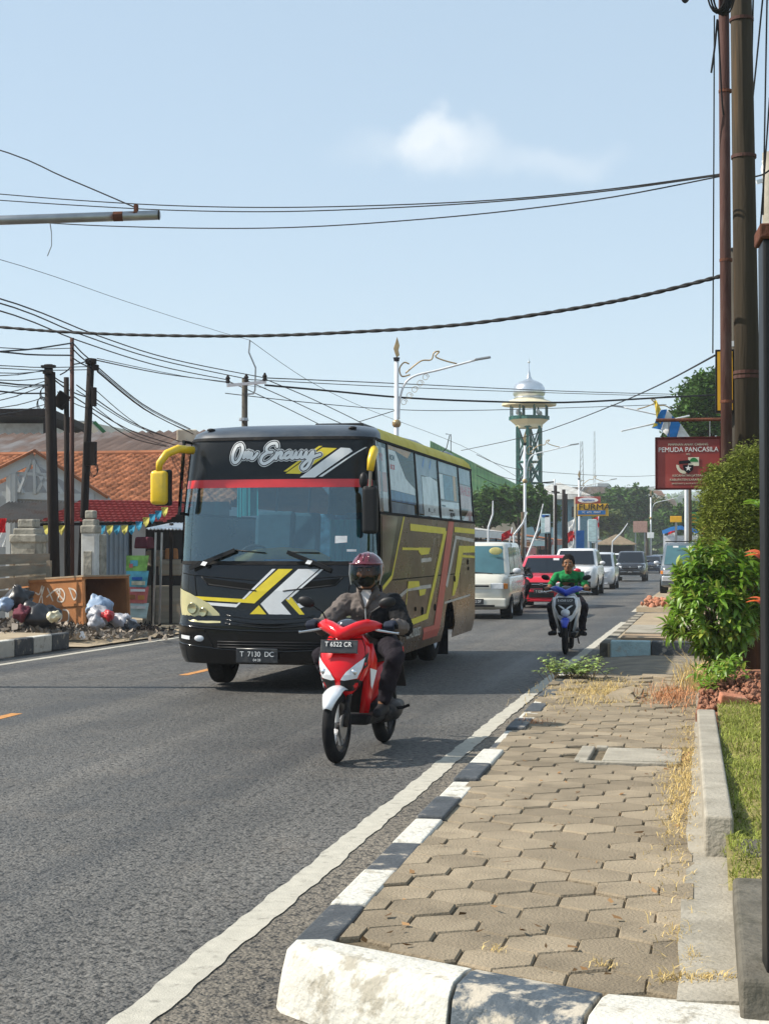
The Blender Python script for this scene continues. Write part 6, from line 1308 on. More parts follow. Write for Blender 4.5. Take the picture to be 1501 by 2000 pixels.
sb_ = thing('standing_banner', 'tall printed food banner on a stand beside the rusty bin', 'banner'); D2 = 31.5; c = G(270, 1145, D2); tilt = .06
secs_ = [(1205, 1178, 'ban_pale'), (1178, 1146, 'ban_red'), (1146, 1115, 'ban_blue'), (1115, 1085, 'ban_green')]
for v0, v1, mt in secs_:
    w0 = [G(246, v0, D2), G(286, v0+3, D2), G(291, v1, D2), G(247, v1, D2)]; MB().add(w0, [(0, 1, 2, 3)]).build('panel', mt, sb_, fix=False, solid=.012)
for (u, v, w, h, mt) in ((262, 1100, .16, .12, 'ban_blue'), (256, 1105, .08, .08, 'ban_red'), (268, 1130, .22, .06, 'ink_blue'), (270, 1139, .3, .08, 'ban_cream'), (258, 1166, .14, .09, 'bin_rust'), (276, 1167, .14, .09, 'dash_brown'), (268, 1153, .34, .05, 'sheet_and_reflection_white'), (268, 1186, .36, .06, 'sheet_and_reflection_white')): p = G(u, v, D2-.03); MB().box((p.x, p.y, p.z), (w, .01, h)).build('print', mt, sb_)
for u in (252, 286): p, q = G(u, 1200, D2+.05), G(u-1, 1213, D2+.05); MB().bar(p, (q.x, q.y, gz(30)+.02), .02).build('stand_leg', 'steel', sb_)
# ---- gate piers and planks
def pier(label, u, vt, vb, d, w, mat, cap):
    t = thing('gate_pier', label, 'pillar'); p = G(u, vt, d)
    MB().box((p.x, p.y, (p.z-.1)/2), (w, w, p.z+.1)).build('shaft', mat, t, bevel=.02)
    for dz, k in ((0, 1.12), (.12, .9), (.30, .66)): MB().box((p.x, p.y, p.z+dz+.06), (w*k, w*k, .17)).build('cap_course', cap, t, bevel=.03, seg=2)
    MB().box((p.x, p.y-w/2-.01, p.z*.6), (w*.6, .03, p.z*.4)).build('panel', 'stone', t, bevel=.01); return t
pier('stone gate pier with stacked cap left of the dark poles', 57, 1058, 1110, 30.5, .52, 'stone', 'stone'); pier('pale stone gate pier with rough side right of the leaning pole', 178, 1040, 1115, 31, .30, 'wall_white', 'stone')
p = G(196, 1080, 31.2); tag(MB().box((p.x, p.y, .9), (.18, .3, 1.9)).build('rubble_pillar', 'stone', bevel=.03), 'rough rubble stone pillar against the steel sheet wall', 'pillar')
pk = thing('plank_fence', 'low fence of weathered horizontal planks at the left edge', 'fence')
for i in range(4):
    a, b = G(-60, 1184-i*26, 28.4), G(96, 1160-i*20.5, 30.2); MB().add([a, b, b+Vector((0, 0, .175)), a+Vector((0, 0, .215))], [(0, 1, 2, 3)]).build('plank', ('plank', 'bin_top', 'plank', 'plank')[i], pk, solid=.04)
for u in (20, 92): p = G(u, 1095, 29.8); MB().bar((p.x, p.y+.1, -.05), (p.x, p.y+.1, p.z), .08).build('fence_post', 'plank', pk)
fr = thing('flag', 'red and white flag hanging at the left edge of the picture', 'flag'); p = G(-4, 1000, 29); MB().tube([(p.x, p.y, 0), (p.x, p.y, p.z+.4)], .015, 6).build('flag_pole', 'lamp_white', fr)
for i, mt in enumerate(('flag_red', 'flag_white')): MB().grid(lambda s_, t_: (p.x+.02+s_*.16-t_*.02, p.y+.03*math.sin(s_*9+t_*4), p.z-.12-i*.27-t_*.27), [0, .25, .5, .75, 1], [0, .5, 1]).build('cloth', mt, fr, fix=False)
# ---- the rusty bin lying open
bn_ = thing('rubbish_bin', 'rusty orange steel bin with white graffiti and an open end', 'bin', (-11.42, 27.1, .03)); BL, BW, BH = 2.0, 1.15, 1.0
lx = Vector((-.925, .38, 0)).normalized(); wx = Vector((.40, .915, 0)).normalized(); bn_.rotation_euler = (R(-1.5), R(-3), 0)
Q = lambda l, w, z: lx*l+wx*w+Vector((0, 0, z))
def quad(nm, pts, mat, th=.02): return MB().add([Q(*p) for p in pts], [(0, 1, 2, 3)]).build(nm, mat, bn_, solid=th)
fs = quad('side_sheet', [(0, 0, .08), (BL, 0, .08), (BL, 0, BH), (0, 0, BH)], 'bin_rust'); quad('side_sheet', [(0, BW, .08), (BL, BW, .08), (BL, BW, BH), (0, BW, BH)], 'bin_rust'); quad('end_sheet', [(BL, 0, .08), (BL, BW, .08), (BL, BW, BH), (BL, 0, BH)], 'bin_rust'); quad('lid', [(-.04, -.04, BH+.012), (BL+.04, -.04, BH+.012), (BL+.04, BW+.04, BH+.012), (-.04, BW+.04, BH+.012)], 'bin_top', .03); quad('floor', [(0, 0, .1), (BL, 0, .1), (BL, BW, .1), (0, BW, .1)], 'bin_rust')
for p_, q_ in (((0, 0, 0), (0, 0, BH)), ((BL, 0, 0), (BL, 0, BH)), ((0, BW, 0), (0, BW, BH)), ((0, -.01, BH*.48), (BL, -.01, BH*.48)), ((0, -.01, .1), (BL, -.01, .1)), ((0, -.01, BH-.03), (BL, -.01, BH-.03)), ((0, 0, BH-.02), (0, BW, BH-.02))): MB().bar(Q(*p_), Q(*q_), .05).build('frame_bar', 'bin_rust', bn_)
gr = [[(1.45, .62), (1.50, .78), (1.40, .72), (1.42, .60)], [(1.28, .75), (1.18, .72), (1.10, .88), (1.12, .70), (1.05, .85)], [(1.20, .55), (1.12, .70), (1.10, .50)], [(.95, .82), (.82, .58)], [(.98, .66), (.70, .80), (.62, .72), (.70, .58), (.55, .56), (.50, .70), (.60, .80), (.70, .74)], [(.72, .76), (.55, .60)], [(.38, .80), (.24, .76), (.18, .66), (.26, .58), (.36, .78)], [(1.42, .36), (1.3, .42), (1.25, .25)], [(1.05, .4), (.95, .25), (.85, .36), (.78, .40), (.62, .38), (.60, .24), (.75, .18), (.85, .3)], [(.55, .4), (.42, .36), (.42, .2), (.52, .16)]]
for st in gr:
    r_ = ribbon(smooth_pts(st, 5), .030, lambda x, z, off: Q(x, -off, z), .016); r_.build('graffiti', 'spray_white', fs, fix=False)
# ---- rubbish
def bag(label, u, v, d, r, mat, seed, sq=.7, grp='rubbish bags spilled round the bin'):
    q = random.Random(seed); p = G(u, v, d); m = MB(); m.ball((0, 0, 0), (r, r*.9, r*sq), 30, 20)
    ph = [q.uniform(0, 6) for _ in range(6)]
    m.v = [(x*(1+.22*math.sin(9*y/r*.4+ph[0])+.12*math.sin(14*z/r*.5+ph[1])), y*(1+.2*math.sin(5*x/r+ph[2])), z*(1+.25*math.sin(4*x/r+ph[3])+.15*math.sin(7*y/r+ph[4]))+.02*q.random()) for x, y, z in m.v]
    o = tag(m.build('rubbish_bag', mat, None, smooth='all', loc=(p.x, p.y, max(p.z, r*sq*.7+.02))), label, 'rubbish bag', grp); fold(o, r*.5, r*.5); fold(o, r*.16, r*.16); o.rotation_euler = (q.uniform(-.4, .4), q.uniform(-.4, .4), q.uniform(0, 6)); return o
bag('big black rubbish bag heaped against the planks', 36, 1172, 26.6, .24, 'bag_black', 1, .8); bag('dark grey flattened bag in front of the graffiti bin', 76, 1203, 26.4, .38, 'bag_black', 2, .45); bag('clear pale bag at the far left of the rubbish heap', 10, 1183, 26.4, .16, 'bag_blue', 3); bag('purple-red cloth bundle under the big black bag', 44, 1200, 26.1, .16, 'cloth_purple', 4)
bag('yellowish plastic tub lying against the bin side', 106, 1205, 26.0, .12, 'ban_cream', 5); bag('crumpled white bag at the mouth of the bin', 192, 1205, 27.6, .20, 'bag_white', 6, .8); bag('pale blue bag stuffed inside the bin mouth', 197, 1188, 28.2, .24, 'bag_blue', 7, .8); bag('bright red bag lying at the bin mouth', 211, 1203, 27.5, .13, 'bag_red', 8, .7); bag('large pale bag slumped right of the bin mouth', 241, 1214, 27.8, .23, 'bag_white', 9, .6); bag('black bag half buried right of the pale bag', 252, 1226, 27.6, .17, 'bag_black', 10, .6); bag('white bag low in the front corner of the bin mouth', 188, 1219, 27.2, .15, 'bag_white', 11, .8)
q = np.random.default_rng(9); n = 1500
def litter(n, cx, cy, sx, sy, size, mat, label, seed, zamp):
    q = np.random.default_rng(seed); P = np.stack([cx+q.normal(size=n)*sx, cy+q.normal(size=n)*sy, np.zeros(n)], 1); P[:, 2] = .05+q.random(n)*zamp*np.exp(-((P[:, 0]-cx)/sx)**2*.5)
    a = q.normal(size=(n, 3))*size; b = q.normal(size=(n, 3))*size; V = np.stack([P-a, P+b, P+a*.8+[0, 0, .02], P-b*1.1], 1).reshape(-1, 3); V[:, 2] = np.maximum(V[:, 2], .035)
    tag(link('litter', fast_mesh('l', V, np.arange(4*n).reshape(-1, 4)), mat), label, 'litter', kind='stuff')
litter(4200, -12.3, 25.0, 1.2, .55, .035, 'litter', 'scattered brown litter and scraps in front of the bin', 31, .25); litter(260, -12.8, 24.9, .8, .4, .05, 'litter_pale', 'pale plastic scraps among the litter', 32, .28); litter(700, -10.9, 26.9, .6, .5, .035, 'pole_dark', 'dark dirt and leaf litter spilling from the bin', 33, .08)
# ---- poles on the left
def lpole(label, ut, vt, ub, d, w, mat='pole_dark', h=None):
    a = G(ut, vt, d); b = G(ub, 1110, d); dd = (b-a)/(b.z-a.z); base = a+dd*(0-a.z); return pole('utility_pole', label, tuple(base), tuple(a), w/2*1.1, w/2*.9, mat, 12, 'dark poles behind the rusty bin')
p1 = lpole('thick dark pole, leftmost of the cluster behind the bin', 95, 712, 106, 31.5, .20); p1b = lpole('dark pole pressed against the leftmost thick pole', 103, 727, 111, 31.8, .13); p2 = lpole('short dark pole carrying the sloping panel', 130, 737, 132, 32, .12); p3 = lpole('tallest slim rusty pole of the dark cluster', 141, 660, 141, 32.3, .095, 'pole_rusty'); p4 = lpole('dark leaning pole with junction boxes, rightmost of the cluster', 178, 700, 160, 32.6, .17)
def fit(t, nm, u, v, d, sx, sz, mat='pole_dark', sy=.1, ry=0): p = G(u, v, d)-t.location; MB().box(tuple(p), (sx, sy, sz), ry=ry).build(nm, mat, t, bevel=.01)
fit(p1, 'insulator', 95, 716, 31.4, .30, .06); fit(p1, 'insulator', 95, 728, 31.4, .22, .05); fit(p2, 'panel', 120, 782, 31.9, .26, .33, ry=R(-33)*-1); fit(p4, 'junction_box', 177, 886, 32.3, .26, .50); fit(p4, 'junction_box', 184, 775, 32.4, .09, .40); fit(p4, 'insulator', 178, 706, 32.5, .22, .12); fit(p4, 'insulator', 187, 718, 32.4, .12, .12)
for t, u, v in ((p4, 182, 920), (p1, 80, 790), (p1, 86, 770)):
    o_ = G(u, v, 31.6)-t.location
    for k in range(3): MB().tube([o_+Vector((.09*math.cos(R(a)), .03*k, .13*math.sin(R(a))+.02*k)) for a in range(0, 361, 30)], .007, 4).build('wire_loop', 'cable', t)
# ---- pole with crossarm behind the bus
cp_ = G(478, 738, 54); up_t = pole('utility_pole', 'grey utility pole with a crossarm and three insulators behind the bus', (cp_.x, cp_.y, gz(50)), tuple(cp_), .13, .10, 'pole_grey', 12, 'poles beyond the bus')
def L_(u, v, d=53.8): return G(u, v, d)-up_t.location
MB().bar(L_(443, 753), L_(520, 746), .10).build('cross_arm', 'lamp_white', up_t)
for u, v in ((445, 741), (481, 739), (517, 737)): MB().lathe([(.06, -.14), (.09, -.08), (.06, -.02), (.09, .04), (.05, .10), (.03, .16)], L_(u, v), 10).build('insulator', 'pole_dark', up_t, smooth=True)
MB().tube([L_(483, 770), L_(495, 769), L_(498, 762), L_(499, 718), L_(486, 688), L_(488, 665)], .028, 6).build('conduit', 'steel', up_t); MB().lathe([(.18, 0), (.16, .1)], L_(476, 822), 10).build('clamp', 'steel', up_t)
# ---- lamp arm reaching in from the left above
la = thing('lamp_arm', 'grey steel lamp arm reaching in from the left above the street', 'pole arm'); a, b = G(-420, 444, 17.5), G(311, 420, 16.6); MB().tube([a, b], .052, 12).build('tube', 'steel', la, smooth='all'); MB().tube([G(310, 420, 16.6), G(311.5, 420, 16.6)], .054, 12).build('end_cap', 'pole_dark', la); MB().tube([G(222, 423, 16.65), G(240, 422.5, 16.65)], .0535, 12).build('rust_band', 'rust', la); p = G(266, 408, 16.62); MB().box((p.x, p.y, p.z), (.04, .04, .09)).build('lug', 'rust', la)
m = G(-420, 444, 17.5); MB().tube([(m.x, m.y, 0), (m.x, m.y, m.z+1.6)], [.10, .08], 10).build('post', 'steel', la, smooth='all'); MB().tube([G(97, 428, 17), G(101, 455, 17), G(101, 480, 17), G(93, 500, 17)], .006, 5).build('loose_wire', 'steel', la)

# odds and ends in and around the stall
qs = random.Random(8)
for i, (u, v, d, sx, sz, mt, lab) in enumerate(((305, 1090, 33.4, .4, .35, 'plank', 'weathered cabinet inside the dark stall'), (335, 1082, 33.4, .3, .25, 'bin_rust', 'small brown crate on the stall counter'), (284, 1060, 33.0, .4, .25, 'cloth_purple', 'dark red cloth hung inside the stall'))):
    p = G(u, v, d); o = tag(MB().box((0, 0, 0), (sx, sx*.8, sz), taper=.88).build('stall_goods', mt, bevel=.04, seg=3, loc=(p.x, p.y, p.z)), lab, 'goods'); o.rotation_euler = (0, 0, qs.uniform(-.4, .4))

q = np.random.default_rng(77); n = 150; P = np.stack([q.uniform(-1.25, -.08, n), 4.95+q.random(n)**1.3*11.5, np.full(n, PV+.010)], 1); a = q.normal(size=(n, 3))*.013; a[:, 2] *= .3; b = q.normal(size=(n, 3))*.009; b[:, 2] *= .3
tag(link('leaf_litter', fast_mesh('ll', np.stack([P-a, P+b, P+a+[0, 0, .005], P-b], 1).reshape(-1, 3), np.arange(4*n).reshape(-1, 4)), M('dead_leaf', (.26, .15, .07), .9, island=.6)), 'small dead leaves and chips strewn over the pavers', 'litter', kind='stuff')
# ------------------------------------------------------------------ down the street: minaret, shops, signs, trees, town
M('green_steel', (.010, .085, .068), .5, var=.15, scale=3, dirt=(.10, .16, .13), dscale=3, damt=.4); M('cream_paint', (.60, .54, .38), .6, var=.1, scale=1); M('dome_metal', (.62, .64, .66), .28, metal=.85, var=.15, scale=1.5); M('roof_green', (.06, .15, .06), .6, var=.2, scale=1, dirt=(.2, .22, .12), dscale=.5, damt=.4)
mb = at(1033, 1070, 160); mbz = gz(mb.y)
mn = thing('minaret', 'tall green lattice minaret with a silver onion dome', 'minaret', (mb.x, mb.y, mbz)); hz_ = lambda v: 1.57+(1070-v)*.05333-mbz
n8 = 6; Rr = 1.34; ztop = hz_(834)
cor = [(Rr*math.cos(R(30+60*k)), Rr*math.sin(R(30+60*k))) for k in range(n8)]
for x, y in cor: MB().bar((x, y, 0), (x, y, ztop), .26).build('column', 'green_steel', mn)
lev = [0, 3.4, 6.6, 9.0, 11.2, ztop]
for a, b in zip(lev, lev[1:]):
    for k in range(n8):
        p, q = cor[k], cor[(k+1) % n8]
        MB().bar((*p, b), (*q, b), .16).build('ring_beam', 'green_steel', mn); MB().bar((*p, a), (*q, b), .15).build('brace', 'green_steel', mn); MB().bar((*q, a), (*p, b), .15).build('brace', 'green_steel', mn)
MB().lathe([(1.35, ztop-.1), (1.45, ztop+.25), (2.05, hz_(820)), (2.05, hz_(818))], n=8).build('corbel', 'cream_paint', mn); MB().lathe([(2.12, hz_(820)), (2.12, hz_(813)), (2.0, hz_(813)), (2.0, hz_(819))], n=8, cap=False).build('parapet', 'green_steel', mn)
for k in range(8): a = R(22.5+45*k); MB().bar((1.98*math.cos(a), 1.98*math.sin(a), hz_(818)), (1.98*math.cos(a), 1.98*math.sin(a), hz_(792)), .14).build('gallery_post', 'green_steel', mn)
for k in range(4): a = R(45+90*k); MB().bar((.8*math.cos(a), .8*math.sin(a), hz_(818)), (.8*math.cos(a), .8*math.sin(a), hz_(792)), .16).build('gallery_post', 'green_steel', mn); MB().ball((1.5*math.cos(a), 1.5*math.sin(a), hz_(806)), (.22, .22, .28), 8, 6).build('loudspeaker', 'paint_silver', mn)
MB().lathe([(2.85, hz_(792)), (2.85, hz_(788)), (1.7, hz_(780)), (1.6, hz_(780))], n=16).build('brim', 'cream_paint', mn)
MB().lathe([(1.55, hz_(780)), (1.60, hz_(777)), (1.5, hz_(775)), (1.66, hz_(770)), (1.70, hz_(764)), (1.62, hz_(757)), (1.38, hz_(750)), (.95, hz_(745)), (.50, hz_(742)), (.34, hz_(740)), (.18, hz_(733)), (.07, hz_(720)), (.05, hz_(705))], n=24).build('dome', 'dome_metal', mn, smooth=True); MB().tube([(0, 0, hz_(712)), (0, 0, hz_(696))], [.06, .02], 6).build('finial', 'dome_metal', mn); MB().ball((0, 0, hz_(706)), .14, 8, 6).build('finial_ball', 'dome_metal', mn)
# mosque roof beside it
mq = thing('mosque_hall', 'hall with a sloping green corrugated roof between the bus and the trees', 'building'); D = 140
V = []; n = 260
for f, lift in ((0, 0), (1, 2.2)):
    a, b = at(840, 862, D), at(1016, 951, D); lo = at(840, 975, D-7), at(1016, 975, D-7)
    V.append([((lo[0] if f == 0 else a).lerp((lo[1] if f == 0 else b), i/n))+Vector((0, 0, .05*math.sin(i*1.57))) for i in range(n+1)])
m = MB(); m.loft(V, closed=False); m.build('roof', 'roof_green', mq, fix=False, solid=.1)
lo0, lo1 = at(840, 975, D-6), at(1012, 975, D-6); MB().prism([(lo0.x, lo0.y), (lo1.x, lo1.y), (lo1.x-1, lo1.y+10), (lo0.x-1, lo0.y+10)], lambda x, y: (x, y, -1), lambda x, y: (x, y, lo0.z-.2)).build('wall', 'wall_cream', mq)
# ---- shops along the left side of the street
M('wall_blue', (.16, .28, .34), .9, var=.15); M('wall_pink', (.45, .27, .22), .9, var=.15); M('thatch', (.20, .155, .105), .95, var=.3, scale=3, stretch=(1, 1, 4)); M('goods', (.25, .2, .16), .8, var=.4, scale=8)
def shop(label, y0, y1, x, h, wall, fascia, roof, seed, dep=6, name='street_shop'):
    t = thing(name, label, 'building', (x, y0, gz((y0+y1)/2)), 0, 'shops down the left of the street'); L = y1-y0; q = random.Random(seed)
    MB().box((-dep/2-.6, L/2, h/2), (dep, L, h)).build('wall', wall, t)
    m = MB(); m.grid(lambda a, b: (a, b, h+.05-a*.14+.02*math.sin(b*14)), [-dep-.8, -2.5, .9], [-.3+i*.12 for i in range(int((L+.6)/.12)+1)]); m.build('roof', roof, t, fix=False, solid=.03)
    MB().box((.9, L/2, h-.28), (.06, L+.4, .36)).build('fascia', fascia, t); MB().box((.0, -.02, h-.45), (1.6, .06, .35)).build('fascia', fascia, t)
    k = max(1, int(L/3))
    for i in range(k):
        yy = L*(i+.5)/k; MB().box((-.56, yy, h*.36), (.10, L/k-.5, h*.72)).build('shop_front', 'shop_dark', t); MB().bar((.8, yy-L/k/2+.1, 0), (.8, yy-L/k/2+.1, h-.2), .08).build('post', 'lamp_white' if q.random() < .4 else 'pole_dark', t)
        for j in range(3): MB().box((-.1+q.uniform(-.2, .5), yy+q.uniform(-1, 1), .35+q.uniform(0, .4)), (.4, .5, .6+q.random()*.5)).build('goods', q.choice(['goods', 'ban_blue', 'ban_red', 'sheet_and_reflection_white', 'dash_brown', 'leaf_green_flat']), t, bevel=.03)
    MB().box((-.1, -.05, h*.3), (1.3, .05, h*.5)).build('end_panel', q.choice(['goods', 'wall_blue', 'sheet_and_reflection_white']), t)
    return t
shop('long low shop with a white canopy fascia just right of the bus', 66, 90, -12.6, 2.95, 'wall_white', 'lamp_white', 'zinc_pale', 1); shop('small shop with a rusty roof past the white canopy', 93, 100, -12.2, 2.5, 'wall_cream', 'bin_rust', 'zinc_rusty', 2); shop('shop with a grey sheet roof before the yellow sign', 102, 112, -12.4, 2.7, 'wall_blue', 'ban_pale', 'zinc_pale', 3); shop('pink walled shop beyond the yellow sign', 116, 128, -12.3, 2.9, 'wall_pink', 'sign_red', 'tile_orange', 4); shop('farthest cream shop of the left row', 150, 168, -12.2, 3.2, 'wall_cream', 'sheet_and_reflection_white', 'tile_orange', 5)
shop('brown roofed kiosk under the white-blue board', 74, 78, -11.3, 2.1, 'goods', 'dash_brown', 'zinc_rusty', 11, 2, 'kiosk'); shop('dark kiosk between the bamboo pole and the flags', 80, 85, -11.1, 2.2, 'pole_dark', 'sheet_and_reflection_white', 'thatch', 12, 2, 'kiosk'); shop('kiosk with a red fascia before the yellow sign', 88, 92, -11.0, 2.1, 'wall_blue', 'ban_red', 'zinc_rusty', 13, 2, 'kiosk'); shop('low kiosk nearest the back of the bus', 62, 65.5, -11.4, 2.0, 'wall_white', 'ban_pale', 'zinc_pale', 14, 2, 'kiosk')
up2 = thing('upper_house', 'two-storey house with white eaves behind the left shops', 'house', tuple(at(1090, 1015, 150))); 
MB().box((0, 0, -1.5), (6, 5, 6.8)).build('wall', 'wall_blue', up2); MB().lathe([(4.9, 1.9), (4.7, 2.3), (.3, 3.6)], n=4).build('roof', 'zinc_pale', up2).rotation_euler.z = R(45)
for x in (-2, 0, 2): MB().box((x, -2.55, .7), (1.0, .1, 1.0)).build('window', 'car_glass', up2)
hut = thing('thatched_hut', 'open hut with a wide brown hipped roof among the far traffic', 'hut', tuple(at(1203, 1086, 140))); zz = at(1203, 1064, 140).z-at(1203, 1086, 140).z; zt = at(1203, 1044, 140).z-at(1203, 1086, 140).z
MB().lathe([(2.6, zz), (2.5, zz+.1), (.15, zt)], n=4).build('roof', 'thatch', hut).rotation_euler.z = R(45); MB().box((0, .5, zz/2), (3.0, 2.5, zz-.1)).build('stall', 'shop_dark', hut)
for x in (-1.6, 1.6): MB().bar((x, -1.6, -.3), (x, -1.6, zz+.1), .1).build('post', 'bark', hut)
# ---- street poles and masts
def spole(label, u, vt, d, w, mat='pole_dark', lean=0, grp='thin poles beside the left shops'):
    a = at(u, vt, d); return pole('utility_pole', label, (a.x-lean, a.y, gz(a.y)), tuple(a), w/2, w/2*.9, mat, 8, grp)
for i, (u, v, d, w, mt) in enumerate(((1072, 1004, 84, .22, 'pole_dark'), (1084, 948, 86, .20, 'pole_dark'), (1100, 956, 92, .24, 'pole_dark'), (1105, 965, 94, .18, 'pole_dark'), (1082, 936, 88, .12, 'lamp_white'), (1020, 1000, 78, .2, 'bark'), (1012, 1010, 77, .15, 'pole_dark'))):
    t = spole(['short dark pole left of the white-blue board', 'tall dark pole behind the white-blue board', 'thick dark pole left of the red and white flags', 'second dark pole beside the red and white flags', 'slim pale pole topped by a crossbar right of the minaret', 'brown post in front of the long white shop', 'thin dark post in front of the long white shop'][i], u, v, d, w, mt)
    if i == 4: a = at(1058, 943, 88)-t.location; b = at(1083, 941, 88)-t.location; MB().bar(a, b, .08).build('cross_arm', 'pole_dark', t)
    if i == 1: MB().bar(at(1076, 960, 86)-t.location, at(1092, 962, 86)-t.location, .08).build('cross_arm', 'pole_dark', t)
for i, (u0, v0, u1, v1, d) in enumerate(((962, 978, 953, 1030, 70), (1029, 1000, 1003, 1045, 72), (1060, 984, 1028, 1088, 66), (1225, 1022, 1195, 1058, 110))):
    a, b = at(u0, v0, d), at(u1, v1, d); t = thing('bamboo_pole', ['curved bamboo pole above the long white canopy', 'slanting bamboo pole right of the canopy', 'long slanting bamboo pole before the white-blue board', 'slanting bamboo pole over the thatched roof'][i], 'pole', tuple(b), 0, 'bamboo flag poles'); MB().tube([b-b, (a-b)*.5+Vector((.1, 0, 0)), a-b], [.05, .045, .025], 6).build('stem', 'lamp_white', t)
    c = Vector((b.x, b.y, gz(b.y)))-b; MB().tube([c+Vector((-(a-b).x*.1, 0, 0)), b-b], [.06, .05], 6).build('lower_stem', 'lamp_white', t)
for i, (u, v, d, w) in enumerate(((1135, 862, 330, 1.0), (1160, 842, 520, .8), (1447, 700, 900, 1))[:2]):
    a = at(u, v, d); b = at(u, 950, d); t = thing('radio_mast', ['lattice radio mast right of the minaret', 'faint thin radio mast farthest on the skyline'][i], 'mast', (a.x, a.y, b.z-8)); H_ = a.z-b.z+8; r_ = w/2
    for sx, sy in ((-1, -1), (1, -1), (1, 1), (-1, 1)): MB().bar((sx*r_, sy*r_, 0), (sx*r_*.4, sy*r_*.4, H_), .10).build('leg', 'steel', t)
    for k in range(12): z = H_*k/12; q = r_*(1-.6*k/12); MB().bar((-q, -q, z), (q, -q, z+H_/12), .07).build('brace', 'steel', t)
# ---- signs and flags
def sign(name, label, u0, v0, u1, v1, d, mat, poles=(), cat='sign', th=.12, rz=0, frame=None):
    a, b = at(u0, v0, d), at(u1, v1, d); c = (a+b)/2; t = thing(name, label, cat, (c.x, c.y, gz(c.y))); w = (u1-u0)/3000*d; h = (v1-v0)/3000*d; z = c.z-gz(c.y)
    MB().box((0, 0, z), (w, th, h)).build('board', mat, t, bevel=.02)
    if frame: MB().box((0, th*.1, z), (w+.12, th, h+.12)).build('frame', frame, t)
    for u, mt in poles: p = at(u, v1, d); MB().bar((p.x-c.x, .12, 0), (p.x-c.x, .12, z+h*.45), .12).build('post', mt, t)
    t['hw'] = w/2; t['zc'] = z; t['hh'] = h/2; return t
sg = sign('shop_sign', 'yellow and blue shop sign reading FURMA on a pale post', 1127, 984, 1187, 1008, 98, 'sign_yellow', ((1121, 'cream_paint'),)); z = sg['zc']
MB().box((-.08, -.07, z-.16), (1.75, .03, .26)).build('blue_band', 'flag_blue', sg); text('lettering', 'FURMA', .55, MAT['ink_black'], sg, (.1, -.08, z+.17), FACE, .02, sx=1.15); text('lettering', 'FC  ATK  PRINT', .17, MAT['ink_white'], sg, (-.08, -.09, z-.16), FACE, .01)
sg = sign('shop_sign', 'red bordered white sign stacked above the yellow sign', 1123, 970, 1172, 984, 98.3, 'sign_red', ((1121, 'cream_paint'),)); z = sg['zc']; ov = MB().lathe([(.62, 0), (.60, .03)], n=20, axis='y').build('oval', 'ink_white', sg); ov.location = (0, -.09, z); ov.scale = (1.05, 1, .28); text('lettering', 'Sejahtera', .22, MAT['ink_blue'], sg, (0, -.11, z), FACE, .01, shear=.2)
sg = sign('sign_board', 'upright white and blue board on the left side of the street', 1056, 1004, 1074, 1042, 84, 'ban_pale', ((1065, 'pole_dark'),)); MB().box((.1, -.07, sg['zc']), (.28, .02, .9)).build('print', 'sheet_and_reflection_white', sg); MB().box((0, -.07, sg['zc']+.42), (.4, .02, .12)).build('print', 'ink_blue', sg)
sign('billboard', 'pale pink billboard before the far trees', 1236, 1018, 1263, 1040, 150, 'wall_pink', ((1240, 'steel'), (1258, 'steel')), 'billboard'); sign('sign_board', 'small white sign right of the pink billboard', 1263, 1040, 1276, 1051, 145, 'sheet_and_reflection_white', ((1269, 'steel'),)); sign('banner', 'blue and white upright banner under the yellow sign', 1124, 1036, 1140, 1074, 92, 'flag_blue', ((1124, 'lamp_white'),), 'banner'); sign('banner', 'white upright banner with red print beside the pale post', 1148, 1014, 1164, 1058, 96, 'ban_pale', ((1148, 'lamp_white'), (1164, 'lamp_white')), 'banner')
sg = sign('road_sign', 'yellow arrow-shaped road sign right of the road', 1308, 1008, 1330, 1020, 84, 'sign_yellow', ((1319, 'steel'),)); sg = sign('sign_board', 'dark green board with yellow lettering behind the shrub', 1335, 1000, 1364, 1026, 70, 'leaf_green_flat', ((1337, 'steel'),), frame='ink_black')
for k, s_ in enumerate(('BENGKEL', 'LAS LISTRIK', 'TRALIS PAGAR')): text('lettering', s_, .12, MAT['sign_yellow'], sg, (0, -.08, sg['zc']+.17-.17*k), FACE, .01, sx=.75)
def flagp(label, u, v0, v1, d, cols, w, lean=.3):
    a = at(u, v0, d); t = thing('flag', label, 'flag', (a.x, a.y, gz(a.y)), 0, 'red and white flags down the street'); H_ = a.z-gz(a.y); MB().tube([(0, 0, 0), (lean*.3, 0, H_*.6), (lean, 0, H_)], .035, 6).build('flag_pole', 'lamp_white', t); hh = (v1-v0)/3000*d/len(cols)
    for i, c in enumerate(cols): MB().grid(lambda s_, t_: (lean*(1-.3*t_)-s_*w+.1*t_, .08*math.sin(s_*8+t_*5), H_-.05-hh*(i+t_)-s_*.25), [0, .25, .5, .75, 1], [0, .5, 1]).build('cloth', c, t, fix=False)
flagp('large red and white flag at the pale sign post', 1118, 1012, 1072, 95, ('flag_white', 'flag_red', 'flag_white'), .55, .1); flagp('tall red and white streamer right of the yellow sign', 1160, 1006, 1050, 104, ('flag_red', 'flag_white'), .5); flagp('small red flag over the long white canopy', 985, 1030, 1045, 70, ('flag_red',), .5, .35); flagp('red and white flag beyond the parked vans', 1378, 1020, 1058, 80, ('flag_red', 'flag_white', 'flag_red'), .5)
flagp('red flag left of the blue tarpaulin', 1312, 1026, 1046, 100, ('flag_red', 'flag_white'), .6)
tp = thing('tarpaulin_stall', 'stall under a blue tarpaulin behind the parked grey van', 'stall'); a = at(1328, 1046, 86); tp.location = (a.x, a.y, gz(a.y)); z = a.z-gz(a.y)
